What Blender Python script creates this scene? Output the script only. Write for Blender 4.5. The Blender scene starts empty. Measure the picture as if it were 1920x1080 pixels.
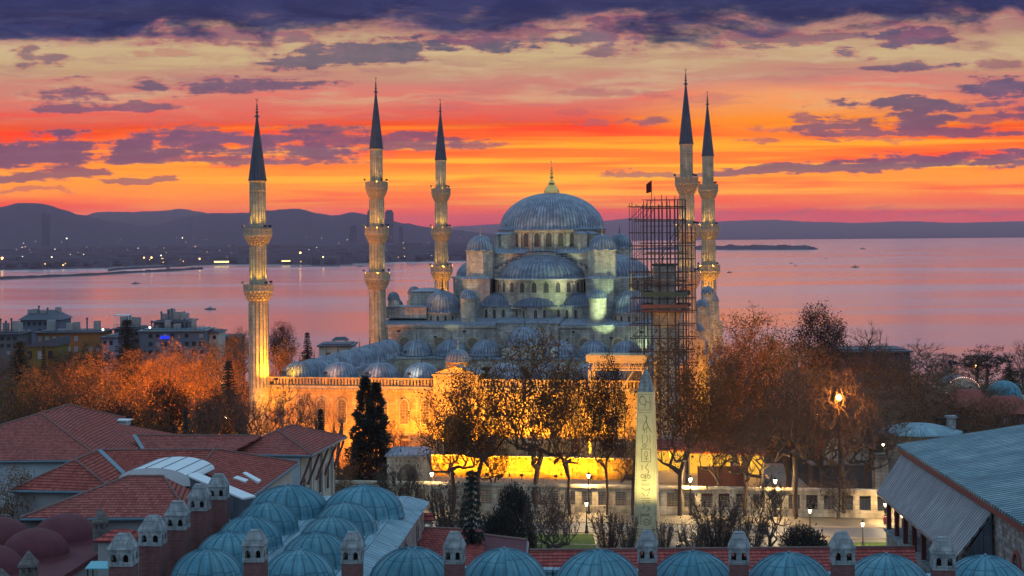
import bpy, math, random
from mathutils import Vector, Matrix
import numpy as np
R = math.radians
PI = math.pi
scene = bpy.context.scene
col = scene.collection

# ---------------------------------------------------------------- camera
F, CY, ROLL, CAMZ = 2996.0, 430.0, 0.008, 37.0      # focal length and horizon in units of a 1920 wide frame
cs, sn = math.cos(ROLL), math.sin(ROLL)
cam = bpy.data.cameras.new('camera')
cam.sensor_width = 36.0
cam.lens = 36.0 * F / 1920.0
cam.shift_y = -(540 - CY) / 1920.0
cam.clip_start, cam.clip_end = 1.0, 60000.0
camo = bpy.data.objects.new('camera', cam)
col.objects.link(camo)
m = Matrix(((cs, sn, 0), (0, 0, -1), (-sn, cs, 0))).to_4x4()
m.translation = (0, 0, CAMZ)
camo.matrix_world = m
scene.camera = camo

# ---------------------------------------------------------------- exposure
scene.view_settings.view_transform = 'Standard'
scene.view_settings.look = 'None'
scene.view_settings.exposure = 0.15
scene.view_settings.gamma = 1.0
scene.cycles.max_bounces = 6
scene.cycles.diffuse_bounces = 3
scene.cycles.glossy_bounces = 3
scene.cycles.transmission_bounces = 3
scene.cycles.volume_bounces = 0
scene.cycles.transparent_max_bounces = 6
scene.cycles.sample_clamp_indirect = 4.0
scene.cycles.use_denoising = True


def S(r, g, b):
    """sRGB 0-255 -> linear rgba"""
    f = lambda c: (c / 255 / 12.92) if c / 255 <= 0.04045 else ((c / 255 + 0.055) / 1.055) ** 2.4
    return (f(r), f(g), f(b), 1)


# ------------------------------------------------- small node-graph helper
class G:
    def __init__(s, tree):
        s.t = tree
        s.n = tree.nodes
        s.n.clear()

    def node(s, typ, **kw):
        n = s.n.new(typ)
        for k, v in kw.items():
            setattr(n, k, v)
        return n

    def put(s, sock, v):
        if isinstance(v, X):
            s.t.links.new(v.o, sock)
        elif isinstance(v, bpy.types.NodeSocket):
            s.t.links.new(v, sock)
        else:
            sock.default_value = v

    def math(s, op, a, b=None, c=None, clamp=False):
        n = s.node('ShaderNodeMath', operation=op)
        n.use_clamp = clamp
        for i, v in enumerate((a, b, c)):
            if v is not None:
                s.put(n.inputs[i], v)
        return X(s, n.outputs[0])

    def ss(s, x, lo, hi, a=0.0, b=1.0):
        n = s.node('ShaderNodeMapRange', interpolation_type='SMOOTHSTEP')
        for i, v in enumerate((x, lo, hi, a, b)):
            s.put(n.inputs[i], v)
        return X(s, n.outputs[0])

    def comb(s, x, y, z=0.0):
        n = s.node('ShaderNodeCombineXYZ')
        for i, v in enumerate((x, y, z)):
            s.put(n.inputs[i], v)
        return n.outputs[0]

    def sep(s, v):
        n = s.node('ShaderNodeSeparateXYZ')
        s.put(n.inputs[0], v)
        return [X(s, o) for o in n.outputs]

    def noise(s, vec, scale=1.0, detail=3.0, rough=0.55, dist=0.0):
        n = s.node('ShaderNodeTexNoise')
        if vec is not None:
            s.put(n.inputs['Vector'], vec)
        s.put(n.inputs['Scale'], scale)
        s.put(n.inputs['Detail'], detail)
        s.put(n.inputs['Roughness'], rough)
        s.put(n.inputs['Distortion'], dist)
        return X(s, n.outputs[0])

    def mix(s, f, a, b, blend='MIX'):
        n = s.node('ShaderNodeMix', data_type='RGBA', blend_type=blend)
        s.put(n.inputs[0], f)
        s.put(n.inputs[6], a)
        s.put(n.inputs[7], b)
        return n.outputs[2]

    def ramp(s, f, stops, interp='LINEAR'):
        n = s.node('ShaderNodeValToRGB')
        n.color_ramp.interpolation = interp
        e = n.color_ramp.elements
        while len(e) < len(stops):
            e.new(0.5)
        for el, (p, c) in zip(e, stops):
            el.position = p
            el.color = c
        s.put(n.inputs[0], f)
        return n.outputs[0]


class X:
    def __init__(s, g, o): s.g, s.o = g, o
    def __add__(s, b): return s.g.math('ADD', s, b)
    def __radd__(s, b): return s.g.math('ADD', b, s)
    def __sub__(s, b): return s.g.math('SUBTRACT', s, b)
    def __rsub__(s, b): return s.g.math('SUBTRACT', b, s)
    def __mul__(s, b): return s.g.math('MULTIPLY', s, b)
    def __rmul__(s, b): return s.g.math('MULTIPLY', s, b)
    def __truediv__(s, b): return s.g.math('DIVIDE', s, b)
    def max(s, b): return s.g.math('MAXIMUM', s, b)
    def min(s, b): return s.g.math('MINIMUM', s, b)
    def abs(s): return s.g.math('ABSOLUTE', s)
    def frac(s): return s.g.math('FRACT', s)
    def floor(s): return s.g.math('FLOOR', s)


# ---------------------------------------------------------------- sky
SUN_EL, SUN_AZ = 0.5, -16.0          # degrees above the horizon, degrees right of +Y
AMB = 1.0
world = bpy.data.worlds.new('World')
scene.world = world
world.use_nodes = True
g = G(world.node_tree)
tc = g.node('ShaderNodeTexCoord')
dx, dy, dz = g.sep(tc.outputs['Generated'])
yy = dy.max(0.08)
Us = dx / yy * F                    # horizontal tangent of the direction, in the same units as F
Vs = dz / yy * F                    # height over the horizon
# fine horizontal streaks of the high cirrus bend the colour bands
w1 = g.noise(g.comb(Us * 0.0016, Vs * 0.012), 1.0, 4.0, 0.6)
w2 = g.noise(g.comb(Us * 0.0035 + 7.0, Vs * 0.055 + 3.0), 1.0, 3.0, 0.6)
w3 = g.noise(g.comb(Us * 0.0009 + 31.0, Vs * 0.004 + 11.0), 1.0, 2.0, 0.5)
vb = Vs + (w1 - 0.5) * 80.0 + (w2 - 0.5) * 60.0 + (w3 - 0.5) * 60.0
stops = [(-60, (214, 82, 88)), (-8, (212, 82, 90)), (6, (248, 82, 62)), (24, (255, 84, 36)), (50, (255, 104, 12)), (78, (255, 142, 2)),
         (106, (255, 144, 6)), (126, (255, 120, 28)), (150, (255, 120, 52)), (184, (238, 112, 80)), (214, (216, 108, 96)),
         (246, (212, 118, 100)), (276, (196, 126, 106)), (304, (190, 148, 110)), (330, (200, 172, 122)), (362, (184, 150, 114)),
         (392, (168, 122, 108)), (430, (150, 110, 110)), (600, (70, 80, 120))]
front = g.ramp((vb + 60.0) / 660.0, [((p + 60) / 660.0, S(*c)) for p, c in stops])
# yellow and rose streaks
ys = g.ss(g.noise(g.comb(Us * 0.0011 + 3.3, Vs * 0.048), 1.0, 3.0, 0.55), 0.47, 0.62) * g.ss(Vs, 20.0, 60.0) * g.ss(Vs, 230.0, 120.0)
front = g.mix(ys * g.ss(Us, -800.0, -250.0, 0.3, 0.85), front, S(255, 176, 8))
rs = g.ss(g.noise(g.comb(Us * 0.0016 + 13.3, Vs * 0.03 + 5.0), 1.0, 3.0, 0.55), 0.52, 0.68) * g.ss(Vs, -20.0, 40.0) * g.ss(Vs, 330.0, 200.0)
front = g.mix(rs * 0.65, front, S(244, 84, 78))
# warm gap of clear sky low on the right
gap = g.ss(((Us - 560.0) / 430.0) * ((Us - 560.0) / 430.0) + ((Vs - 216.0) / 62.0) * ((Vs - 216.0) / 62.0) + (w1 - 0.5) * 1.6, 1.1, 0.0)
front = g.mix(gap * 0.6, front, S(246, 172, 92))
cf1 = g.noise(g.comb(Us * 0.011, Vs * 0.03), 1.0, 5.0, 0.62)
cf2 = g.noise(g.comb(Us * 0.0032 + 5.0, Vs * 0.014 + 2.0), 1.0, 5.0, 0.6, 0.4)
cf3 = g.noise(g.comb(Us * 0.02 + 9.0, Vs * 0.045 + 1.0), 1.0, 5.0, 0.66)
cf4 = g.noise(g.comb(Us * 0.0075 + 21.0, Vs * 0.022 + 6.0), 1.0, 4.0, 0.62)
cf5 = g.noise(g.comb(Us * 0.0075 + 41.0, Vs * 0.022 + 16.0), 1.0, 4.0, 0.62)
cf6 = g.noise(g.comb(Us * 0.0045 + 33.0, Vs * 0.06 + 12.0), 1.0, 4.0, 0.6)
pert = (cf6 - 0.5) * 4.4 + (cf1 - 0.5) * 3.4 + (cf2 - 0.5) * 2.6 + (cf3 - 0.5) * 4.2
Uw = Us + (cf4 - 0.5) * 95.0
Vw = Vs + (cf5 - 0.5) * 46.0 + (cf1 - 0.5) * 16.0


def to_uv(px, py):
    ddx, ddy = px - 960, py - CY
    return cs * ddx - sn * ddy, -(sn * ddx + cs * ddy)


# every low cloud: photo-measured bearing, height, half width, half height, density
clouds = [(130, 288, 190, 26, 1), (360, 272, 150, 25, 1), (520, 278, 130, 26, 1), (600, 262, 80, 20, .9), (760, 270, 110, 15, .9), (880, 268, 60, 8, .8),
          (60, 330, 90, 11, .9), (420, 300, 190, 11, .9), (270, 339, 55, 5, .8), (60, 357, 60, 4, .6), (20, 300, 90, 14, 1),
          (450, 162, 165, 11, .9), (150, 179, 70, 10, .85), (120, 201, 75, 10, .85), (290, 199, 70, 8, .85), (375, 241, 45, 6, .8), (140, 147, 25, 5, .8),
          (75, 105, 44, 18, .8), (570, 118, 70, 16, .9), (690, 98, 95, 24, .9), (890, 84, 120, 16, .95), (560, 78, 50, 9, .8),
          (1155, 100, 46, 10, .8), (1130, 175, 80, 8, .6), (1070, 214, 26, 7, .4), (1215, 231, 42, 7, .8), (1130, 236, 45, 5, .6), (1430, 266, 36, 6, .7),
          (1440, 245, 45, 6, .6), (1600, 105, 34, 12, .9), (1700, 124, 90, 8, .9), (1880, 128, 50, 9, .7), (1710, 72, 70, 22, 1), (1480, 74, 130, 13, .8), (1130, 66, 90, 26, .9), (980, 72, 60, 24, .8),
          (1710, 198, 125, 11, .95), (1870, 166, 60, 20, 1), (1850, 192, 60, 8, .9), (1560, 236, 70, 13, .9), (1510, 222, 18, 15, .8), (1725, 228, 56, 13, .95), (1830, 228, 44, 9, .8), (1905, 218, 40, 11, .9),
          (1720, 249, 190, 9, .9), (1560, 264, 40, 4, .7), (1660, 264, 60, 4, .6), (1800, 304, 210, 12, 1), (1890, 300, 90, 14, 1), (1600, 316, 110, 9, .95), (1440, 322, 130, 7, .9), (1260, 327, 110, 5, .75),
          (1850, 400, 230, 3, .4), (1500, 395, 200, 3, .4), (300, 98, 46, 8, .5), (420, 68, 180, 14, .8), (120, 60, 160, 16, .9)]
mask = belly = None
for (px, py, rx, ry, dn) in clouds:
    cu, cv = to_uv(px, py)
    ax = (Uw - cu) * (1 / (rx * 1.2))
    ay = (Vw - cv) * (1 / (ry * 1.28))
    ay = ay.max(ay * -1.35)          # flatter undersides
    d = ax * ax + ay * ay + pert
    k = g.ss(d, 1.5, 0.35, 0.0, dn)
    mask = k if mask is None else mask.max(k)
    if rx > 85:                       # the same cloud a little higher: what is left below it is the lit underside
        ay2 = ay - 0.42
        k2 = g.ss(ax * ax + ay2 * ay2 + pert, 1.5, 0.35, 0.0, dn)
        belly = k2 if belly is None else belly.max(k2)
    else:
        belly = k if belly is None else belly.max(k)
# the heavy bank along the top of the view
bank_n = g.noise(g.comb(Us * 0.0036 + 2.0, Vs * 0.011 + 9.0), 1.0, 6.0, 0.62, 0.5)
bank = g.ss(Vs + (bank_n - 0.5) * 210.0 + (cf1 - 0.5) * 70.0 + (cf3 - 0.5) * 40.0, 334.0, 404.0)
edge = g.ss(mask, 0.0, 0.5) * g.ss(mask, 0.95, 0.4)
cloudcol = g.ramp(Vs / 450.0, [(0.0, S(150, 76, 96)), (0.2, S(112, 74, 104)), (0.36, S(86, 72, 106)), (0.6, S(66, 72, 104)), (0.85, S(54, 62, 98)), (1.0, S(46, 58, 100))])
cloudcol = g.mix(g.ss(cf2 + (cf3 - 0.5) * 0.8, 0.35, 0.7) * 0.5, cloudcol, S(132, 96, 122))
cloudcol = g.mix(edge * 0.5, cloudcol, S(240, 104, 84))
cloudcol = g.mix(g.ss(mask - belly, 0.1, 0.8) * 0.75, cloudcol, S(246, 112, 78))
cir = g.ss(g.noise(g.comb(Us * 0.0024 + 51.0, Vs * 0.03 + 8.0 + (cf2 - 0.5) * 2.0), 1.0, 6.0, 0.66), 0.47, 0.66) * g.ss(Vs, 190.0, 260.0)
front = g.mix(cir * 0.6, front, S(206, 176, 132))
cir2 = g.ss(g.noise(g.comb(Us * 0.003 + 77.0, Vs * 0.036 + 2.0 + (cf2 - 0.5) * 2.0), 1.0, 6.0, 0.66), 0.5, 0.68) * g.ss(Vs, 150.0, 230.0)
front = g.mix(cir2 * 0.5, front, S(168, 104, 108))
hs = g.node('ShaderNodeHueSaturation')
g.put(hs.inputs['Saturation'], g.ss(Vs, 300.0, 110.0, 0.95, 1.3))
g.put(hs.inputs['Value'], g.ss(Vs, 320.0, 110.0, 1.0, 1.25))
g.put(hs.inputs['Color'], front)
front = hs.outputs[0]
front = g.mix(mask * 0.9, front, cloudcol)
bn2 = g.noise(g.comb(Us * 0.0052 + 12.0, Vs * 0.026 + 4.0), 1.0, 7.0, 0.7, 0.7)
bcol = g.mix(g.ss(bn2, 0.40, 0.60), S(10, 32, 78), S(44, 54, 98))
bcol = g.mix(g.ss(bn2 + (cf3 - 0.5) * 0.5, 0.60, 0.74) * 0.45, bcol, S(128, 80, 116))
bcol = g.mix(g.ss(bank, 0.85, 0.2) * 0.75, bcol, S(196, 92, 108))
bcol = g.mix(g.ss(Vs, 392.0, 455.0) * 0.7, bcol, S(24, 46, 94))
front = g.mix(bank * 0.96, front, bcol)
# the rest of the dome: clear blue-teal dusk overhead and to the west, behind the camera
up = g.ramp(dz, [(0.0, (0.33, 0.37, 0.50, 1)), (0.22, (0.37, 0.52, 0.74, 1)), (0.55, (0.41, 0.66, 0.94, 1)), (1.0, (0.36, 0.60, 0.88, 1))])
sky = g.node('ShaderNodeTexSky', sky_type='NISHITA')
sky.sun_disc = False
sky.sun_elevation = R(SUN_EL)
sky.sun_rotation = R(SUN_AZ)
up = g.mix(0.05, up, sky.outputs[0], 'ADD')
ff = g.ss(dy, 0.35, 0.75) * g.ss(dz, 0.34, 0.16)
fin = g.mix(ff, up, front)
bg = g.node('ShaderNodeBackground')
g.put(bg.inputs[0], fin)
bg.inputs[1].default_value = AMB
wo = g.node('ShaderNodeOutputWorld')
g.t.links.new(bg.outputs[0], wo.inputs[0])

# ---------------------------------------------------------------- the sun, just under the far ridge
sl = bpy.data.lights.new('sun', 'SUN')
sl.energy = 0.12
sl.angle = R(0.5)
sl.color = (1.0, 0.42, 0.16)
so = bpy.data.objects.new('sun', sl)
col.objects.link(so)
so.rotation_euler = Vector((-math.sin(R(SUN_AZ)) * math.cos(R(SUN_EL)), -math.cos(R(SUN_AZ)) * math.cos(R(SUN_EL)), -math.sin(R(SUN_EL)))).to_track_quat('-Z', 'Y').to_euler()


# ---------------------------------------------------------------- measuring helpers
def at(px, py, Y):
    """point at depth Y seen at photo pixel (px, py)"""
    ddx, ddy = px - 960, py - CY
    return Vector(((cs * ddx - sn * ddy) / F * Y, Y, CAMZ - (sn * ddx + cs * ddy) / F * Y))


def hz(px, py, z):
    """point at height z seen at photo pixel (px, py)"""
    v = sn * (px - 960) + cs * (py - CY)
    return at(px, py, (CAMZ - z) * F / v)


TH = 0.199                            # the mosque stands turned by this angle
MC = Vector((-8.606, 244.618, 0))
e1 = Vector((math.cos(TH), -math.sin(TH), 0))
e2 = Vector((math.sin(TH), math.cos(TH), 0))


def mp(px, py, b):
    """(a, z) in the mosque's own frame on the plane b metres behind its front"""
    d = at(px, py, 1.0)
    d = Vector((d.x, 1.0, d.z - CAMZ))
    t = (b + MC.dot(e2)) / d.dot(e2)
    p = d * t
    return (p - MC).dot(e1), p.z + CAMZ


# ---------------------------------------------------------------- mesh builder
INV = {}


class MB:
    def __init__(s):
        s.v, s.f, s.uv, s.sm = [], [], [], []

    def face(s, pts, uv=None, smooth=False, us=1.0, vs=1.0):
        k = len(s.v)
        pts = [Vector(p) for p in pts]
        s.v += pts
        s.f.append(tuple(range(k, k + len(pts))))
        if uv is None:
            n = Vector((0, 0, 0))
            for i in range(len(pts)):
                p, q = pts[i], pts[(i + 1) % len(pts)]
                n += p.cross(q)
            if n.length < 1e-12:
                n = Vector((0, 0, 1))
            n.normalize()
            t = Vector((-n.y, n.x, 0))
            t = Vector((1, 0, 0)) if t.length < 0.05 else t.normalized()
            b = n.cross(t)
            uv = [(p.dot(t) * us, p.dot(b) * vs) for p in pts]
        s.uv.append(uv)
        s.sm.append(smooth)

    def raw(s, verts, faces, smooth=False):
        k = len(s.v)
        s.v += verts
        for f in faces:
            s.f.append(tuple(i + k for i in f))
            s.uv.append([(0, 0)] * len(f))
            s.sm.append(smooth)

    def hexa(s, p):
        """p: 4 bottom points then 4 top points, counter-clockwise from above"""
        for q in ((3, 2, 1, 0), (4, 5, 6, 7), (0, 1, 5, 4), (1, 2, 6, 5), (2, 3, 7, 6), (3, 0, 4, 7)):
            s.face([p[i] for i in q])

    def box(s, x0, y0, z0, x1, y1, z1):
        s.hexa([(x0, y0, z0), (x1, y0, z0), (x1, y1, z0), (x0, y1, z0), (x0, y0, z1), (x1, y0, z1), (x1, y1, z1), (x0, y1, z1)])

    def obox(s, c, r, n, w, d, h):
        """box standing on c: w along r, d along n, h up"""
        c, r, n = Vector(c), Vector(r) * (w / 2), Vector(n) * (d / 2)
        u = Vector((0, 0, h))
        b = [c - r - n, c + r - n, c + r + n, c - r + n]
        if Vector(r).cross(Vector(n)).z < 0:
            b = b[::-1]
        s.hexa(b + [p + u for p in b])

    def prism(s, poly, z0, z1, cap=True):
        n = len(poly)
        for i in range(n):
            p, q = poly[i], poly[(i + 1) % n]
            s.face([(p[0], p[1], z0), (q[0], q[1], z0), (q[0], q[1], z1), (p[0], p[1], z1)])
        if cap:
            s.face([(p[0], p[1], z1) for p in poly])
            s.face([(p[0], p[1], z0) for p in poly[::-1]])

    def lathe(s, c, prof, n=32, a0=0.0, a1=2 * PI, ribs=None, smooth=True, caps=False, sx=1.0, ax=0.0):
        """prof: (radius, height) from bottom to top; ribs: how many u units go round"""
        c = Vector(c)
        full = abs(a1 - a0 - 2 * PI) < 1e-6
        arc = 0.0
        rmax = max(p[0] for p in prof)
        rb = ribs if ribs else 2 * PI * rmax
        for j in range(len(prof) - 1):
            (r0, h0), (r1, h1) = prof[j], prof[j + 1]
            st = math.hypot(r1 - r0, h1 - h0)
            for i in range(n):
                t0, t1 = a0 + (a1 - a0) * i / n, a0 + (a1 - a0) * (i + 1) / n
                P = lambda r, t, h: c + Vector((r * math.cos(t) * sx, r * math.sin(t), h)) if ax == 0 else c + Vector((r * math.cos(t) * sx * math.cos(ax) - r * math.sin(t) * math.sin(ax), r * math.cos(t) * sx * math.sin(ax) + r * math.sin(t) * math.cos(ax), h))
                u0, u1 = t0 / (2 * PI) * rb, t1 / (2 * PI) * rb
                pts, uv = [P(r0, t0, h0), P(r0, t1, h0)], [(u0, arc), (u1, arc)]
                if r1 > 1e-5:
                    pts += [P(r1, t1, h1), P(r1, t0, h1)]
                    uv += [(u1, arc + st), (u0, arc + st)]
                else:
                    pts += [P(0, t0, h1)]
                    uv += [((u0 + u1) / 2, arc + st)]
                if r0 <= 1e-5:
                    pts, uv = pts[1:], uv[1:]
                s.face(pts, uv, smooth)
            arc += st

    def tube(s, pts, rad, n=6, cap=True):
        pts = [Vector(p) for p in pts]
        if not hasattr(rad, '__len__'):
            rad = [rad] * len(pts)
        k = len(s.v)
        for i, p in enumerate(pts):
            d = (pts[min(i + 1, len(pts) - 1)] - pts[max(i - 1, 0)])
            d = d.normalized() if d.length > 1e-9 else Vector((0, 0, 1))
            t = d.cross(Vector((0, 0, 1)))
            t = d.cross(Vector((1, 0, 0))) if t.length < 0.1 else t
            t.normalize()
            b = d.cross(t)
            for j in range(n):
                a = 2 * PI * j / n
                s.v.append(p + (t * math.cos(a) + b * math.sin(a)) * rad[i])
        for i in range(len(pts) - 1):
            for j in range(n):
                j2 = (j + 1) % n
                s.f.append((k + i * n + j, k + i * n + j2, k + (i + 1) * n + j2, k + (i + 1) * n + j))
                s.uv.append([(j / n, i), ((j + 1) / n, i), ((j + 1) / n, i + 1), (j / n, i + 1)])
                s.sm.append(n > 4)
        if cap:
            for base in (k, k + (len(pts) - 1) * n):
                s.f.append(tuple(range(base, base + n)))
                s.uv.append([(0, 0)] * n)
                s.sm.append(False)

    def ball(s, c, r, n=10, m=6, sz=1.0):
        prof = [(max(1e-6, r * math.sin(PI * j / m)), -r * sz * math.cos(PI * j / m)) for j in range(m + 1)]
        s.lathe(c, prof, n)

    def build(s, name, mat, parent=None, world=False, merge=True):
        me = bpy.data.meshes.new(name)
        vs = s.v
        if world and parent is not None:
            iv = INV[parent.name]
            vs = [iv @ p for p in map(Vector, vs)]
        me.from_pydata([tuple(p) for p in vs], [], s.f)
        uvl = me.uv_layers.new(name='UVMap')
        flat = [c for fu in s.uv for uv in fu for c in uv]
        uvl.data.foreach_set('uv', flat)
        me.polygons.foreach_set('use_smooth', s.sm)
        me.update()
        if merge and any(s.sm):
            import bmesh
            bm = bmesh.new()
            bm.from_mesh(me)
            bmesh.ops.remove_doubles(bm, verts=bm.verts, dist=1e-4)
            bm.to_mesh(me)
            bm.free()
        me.materials.append(mat)
        o = bpy.data.objects.new(name, me)
        col.objects.link(o)
        if parent is not None:
            o.parent = parent
            INV[o.name] = INV[parent.name]
        return o


def empty(name, loc=(0, 0, 0), rz=0.0):
    o = bpy.data.objects.new(name, None)
    o.empty_display_size = 0.5
    col.objects.link(o)
    o.location = loc
    o.rotation_euler.z = rz
    INV[o.name] = (Matrix.Translation(Vector(loc)) @ Matrix.Rotation(rz, 4, 'Z')).inverted()
    return o


def tag(o, label, cat, group=None, kind=None):
    if label:
        o['label'] = label
    if cat:
        o['category'] = cat
    if group:
        o['group'] = group
    if kind:
        o['kind'] = kind
    return o


def structure(o):
    o['kind'] = 'structure'
    return o


def thing(name, label, cat, loc=(0, 0, 0), rz=0.0, group=None):
    return tag(empty(name, loc, rz), label, cat, group)


def copy_tree(o, parent=None):
    c = o.copy()
    col.objects.link(c)
    if parent is not None:
        c.parent = parent
    for ch in list(o.children):
        copy_tree(ch, c)
    return c


# ---------------------------------------------------------------- materials
def mat(name):
    m_ = bpy.data.materials.new(name)
    m_.use_nodes = True
    gg = G(m_.node_tree)
    out = gg.node('ShaderNodeOutputMaterial')
    p = gg.node('ShaderNodeBsdfPrincipled')
    gg.t.links.new(p.outputs[0], out.inputs[0])
    return m_, gg, p, out


def uvs(gg):
    return gg.sep(gg.node('ShaderNodeTexCoord').outputs['UV'])


def objco(gg):
    return gg.node('ShaderNodeTexCoord').outputs['Object']


def bump(gg, p, h, strength=0.5, dist=0.05):
    b = gg.node('ShaderNodeBump')
    b.inputs['Strength'].default_value = strength
    b.inputs['Distance'].default_value = dist
    gg.put(b.inputs['Height'], h)
    gg.t.links.new(b.outputs[0], p.inputs['Normal'])


def plain(name, c, rough=0.7, metal=0.0, var=0.25, sc=1.5, emit=None, es=0.0):
    m_, gg, p, _ = mat(name)
    n = gg.noise(objco(gg), sc, 5.0, 0.6)
    k = (n - 0.5) * (2 * var) + 1.0
    cc = gg.mix(1.0, (*c, 1), gg.comb(k, k, k), 'MULTIPLY')
    gg.put(p.inputs['Base Color'], cc)
    p.inputs['Roughness'].default_value = rough
    p.inputs['Metallic'].default_value = metal
    if rough > .7:
        p.inputs['Specular IOR Level'].default_value = 0.12
    if emit:
        p.inputs['Emission Color'].default_value = (*emit, 1)
        p.inputs['Emission Strength'].default_value = es
    return m_


def ashlar(name, c, bw=0.9, bh=0.42, var=0.25, mortar=0.65, stain=0.5, stain_sc=0.16):
    m_, gg, p, _ = mat(name)
    u, v, _z = uvs(gg)
    br = gg.node('ShaderNodeTexBrick')
    gg.put(br.inputs['Vector'], gg.comb(u, v))
    br.inputs['Color1'].default_value = (1 - var, 1 - var, 1 - var, 1)
    br.inputs['Color2'].default_value = (1 + var * 0.6, 1 + var * 0.6, 1 + var * 0.55, 1)
    br.inputs['Mortar'].default_value = (mortar, mortar, mortar, 1)
    br.inputs['Scale'].default_value = 1.0
    br.inputs['Mortar Size'].default_value = 0.02
    br.inputs['Brick Width'].default_value = bw
    br.inputs['Row Height'].default_value = bh
    n1 = gg.noise(objco(gg), stain_sc, 6.0, 0.62)
    n2 = gg.noise(gg.comb(u * 1.3, v * 0.16), 1.0, 5.0, 0.6)      # run-off streaks
    n3 = gg.noise(objco(gg), 2.2, 4.0, 0.6)
    k = gg.ss(n1, 0.3, 0.7, 1 - stain * 0.5, 1 + stain * 0.25) * gg.ss(n2, 0.3, 0.72, 1 - stain * 0.45, 1.12) * ((n3 - 0.5) * 0.35 + 1.0)
    cc = gg.mix(1.0, (*c, 1), br.outputs[0], 'MULTIPLY')
    cc = gg.mix(1.0, cc, gg.comb(k, k, k), 'MULTIPLY')
    gg.put(p.inputs['Base Color'], cc)
    p.inputs['Roughness'].default_value = 0.9
    p.inputs['Specular IOR Level'].default_value = 0.15
    bump(gg, p, br.outputs[1], 0.35, -0.03)
    return m_


def lead(name, c, seam=1.0, width=0.05, cross=0.0, patina=(0.30, 0.36, 0.38), pk=0.6, rough=0.5, dark=0.45, streak=(0.66, 1.22), psc=0.7, spec=0.3):
    m_, gg, p, _ = mat(name)
    u, v, _z = uvs(gg)
    uf = (u * (1 / seam)).frac()
    d = (uf - 0.5).abs()
    line = gg.ss(d, 0.5 - width * 2.2, 0.5 - width * 0.6)
    cell = gg.noise(gg.comb((u * (1 / seam)).floor() * 3.71, (v * (1 / 1.9)).floor() * 1.37), 1.0, 0.0)
    st = gg.noise(gg.comb(u * (3.2 / seam), v * 0.35), 1.0, 5.0, 0.65)
    n1 = gg.noise(objco(gg), psc, 6.0, 0.65)
    k = gg.ss(st, 0.3, 0.72, streak[0], streak[1]) * ((cell - 0.5) * 0.5 + 1.0)
    cc = gg.mix(gg.ss(n1, 0.38, 0.7) * pk, (*c, 1), (*patina, 1))
    k = k * (X(gg, gg.node('ShaderNodeObjectInfo').outputs['Random']) * 0.28 + 0.86)
    cc = gg.mix(1.0, cc, gg.comb(k, k, k), 'MULTIPLY')
    h = line
    if cross:
        vf = ((v + cell * 0.9) * (1 / cross)).frac()
        l2 = gg.ss((vf - 0.5).abs(), 0.5 - 0.05 / cross, 0.5 - 0.01 / cross) * 0.6
        line = line.max(l2)
    cc = gg.mix(line * (1 - dark), cc, (c[0] * 0.25, c[1] * 0.27, c[2] * 0.3, 1))
    gg.put(p.inputs['Base Color'], cc)
    p.inputs['Roughness'].default_value = rough
    p.inputs['Metallic'].default_value = 0.0
    p.inputs['Specular IOR Level'].default_value = spec
    bump(gg, p, h + n1 * 0.9, 0.6, 0.06)
    return m_


def tiles(name, c, row=0.36, cw=0.26, c2=None, lichen=0.28):
    m_, gg, p, _ = mat(name)
    u, v, _z = uvs(gg)
    r = v * (1 / row)
    ri = r.floor()
    uo = u * (1 / cw) + gg.noise(gg.comb(ri * 1.7, 0.0), 1.0, 0.0) * 0.3
    rf = r.frac()
    uf = (uo.frac() - 0.5).abs()                    # barrel across
    tone = gg.noise(gg.comb(uo.floor() * 2.31, ri * 3.17), 1.0, 0.0)
    n1 = gg.noise(objco(gg), 0.22, 6.0, 0.65)
    n2 = gg.noise(objco(gg), 1.6, 5.0, 0.65)
    lap = gg.ss(rf, 0.5, 0.8)                      # lap shadow painted dark into the colour of each course
    groove = gg.ss(uf, 0.36, 0.5)
    cc = gg.mix(gg.ss(tone, 0.25, 0.75), (*c, 1), (*(c2 or (c[0] * 0.62, c[1] * 0.55, c[2] * 0.55)), 1))
    cc = gg.mix(gg.ss(n1, 0.44, 0.72) * lichen, cc, (0.10, 0.085, 0.075, 1))
    cc = gg.mix(gg.ss(n2, 0.55, 0.8) * lichen * 0.8, cc, (0.30, 0.24, 0.20, 1))
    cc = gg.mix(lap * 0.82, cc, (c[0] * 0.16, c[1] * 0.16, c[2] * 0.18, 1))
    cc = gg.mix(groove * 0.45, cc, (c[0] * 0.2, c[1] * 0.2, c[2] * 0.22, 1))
    gg.put(p.inputs['Base Color'], cc)
    p.inputs['Roughness'].default_value = 0.9
    p.inputs['Specular IOR Level'].default_value = 0.08
    hh = (1.0 - rf) * 0.7 + (0.5 - uf) * 1.0
    bump(gg, p, hh, 0.8, 0.06)
    return m_


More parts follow.
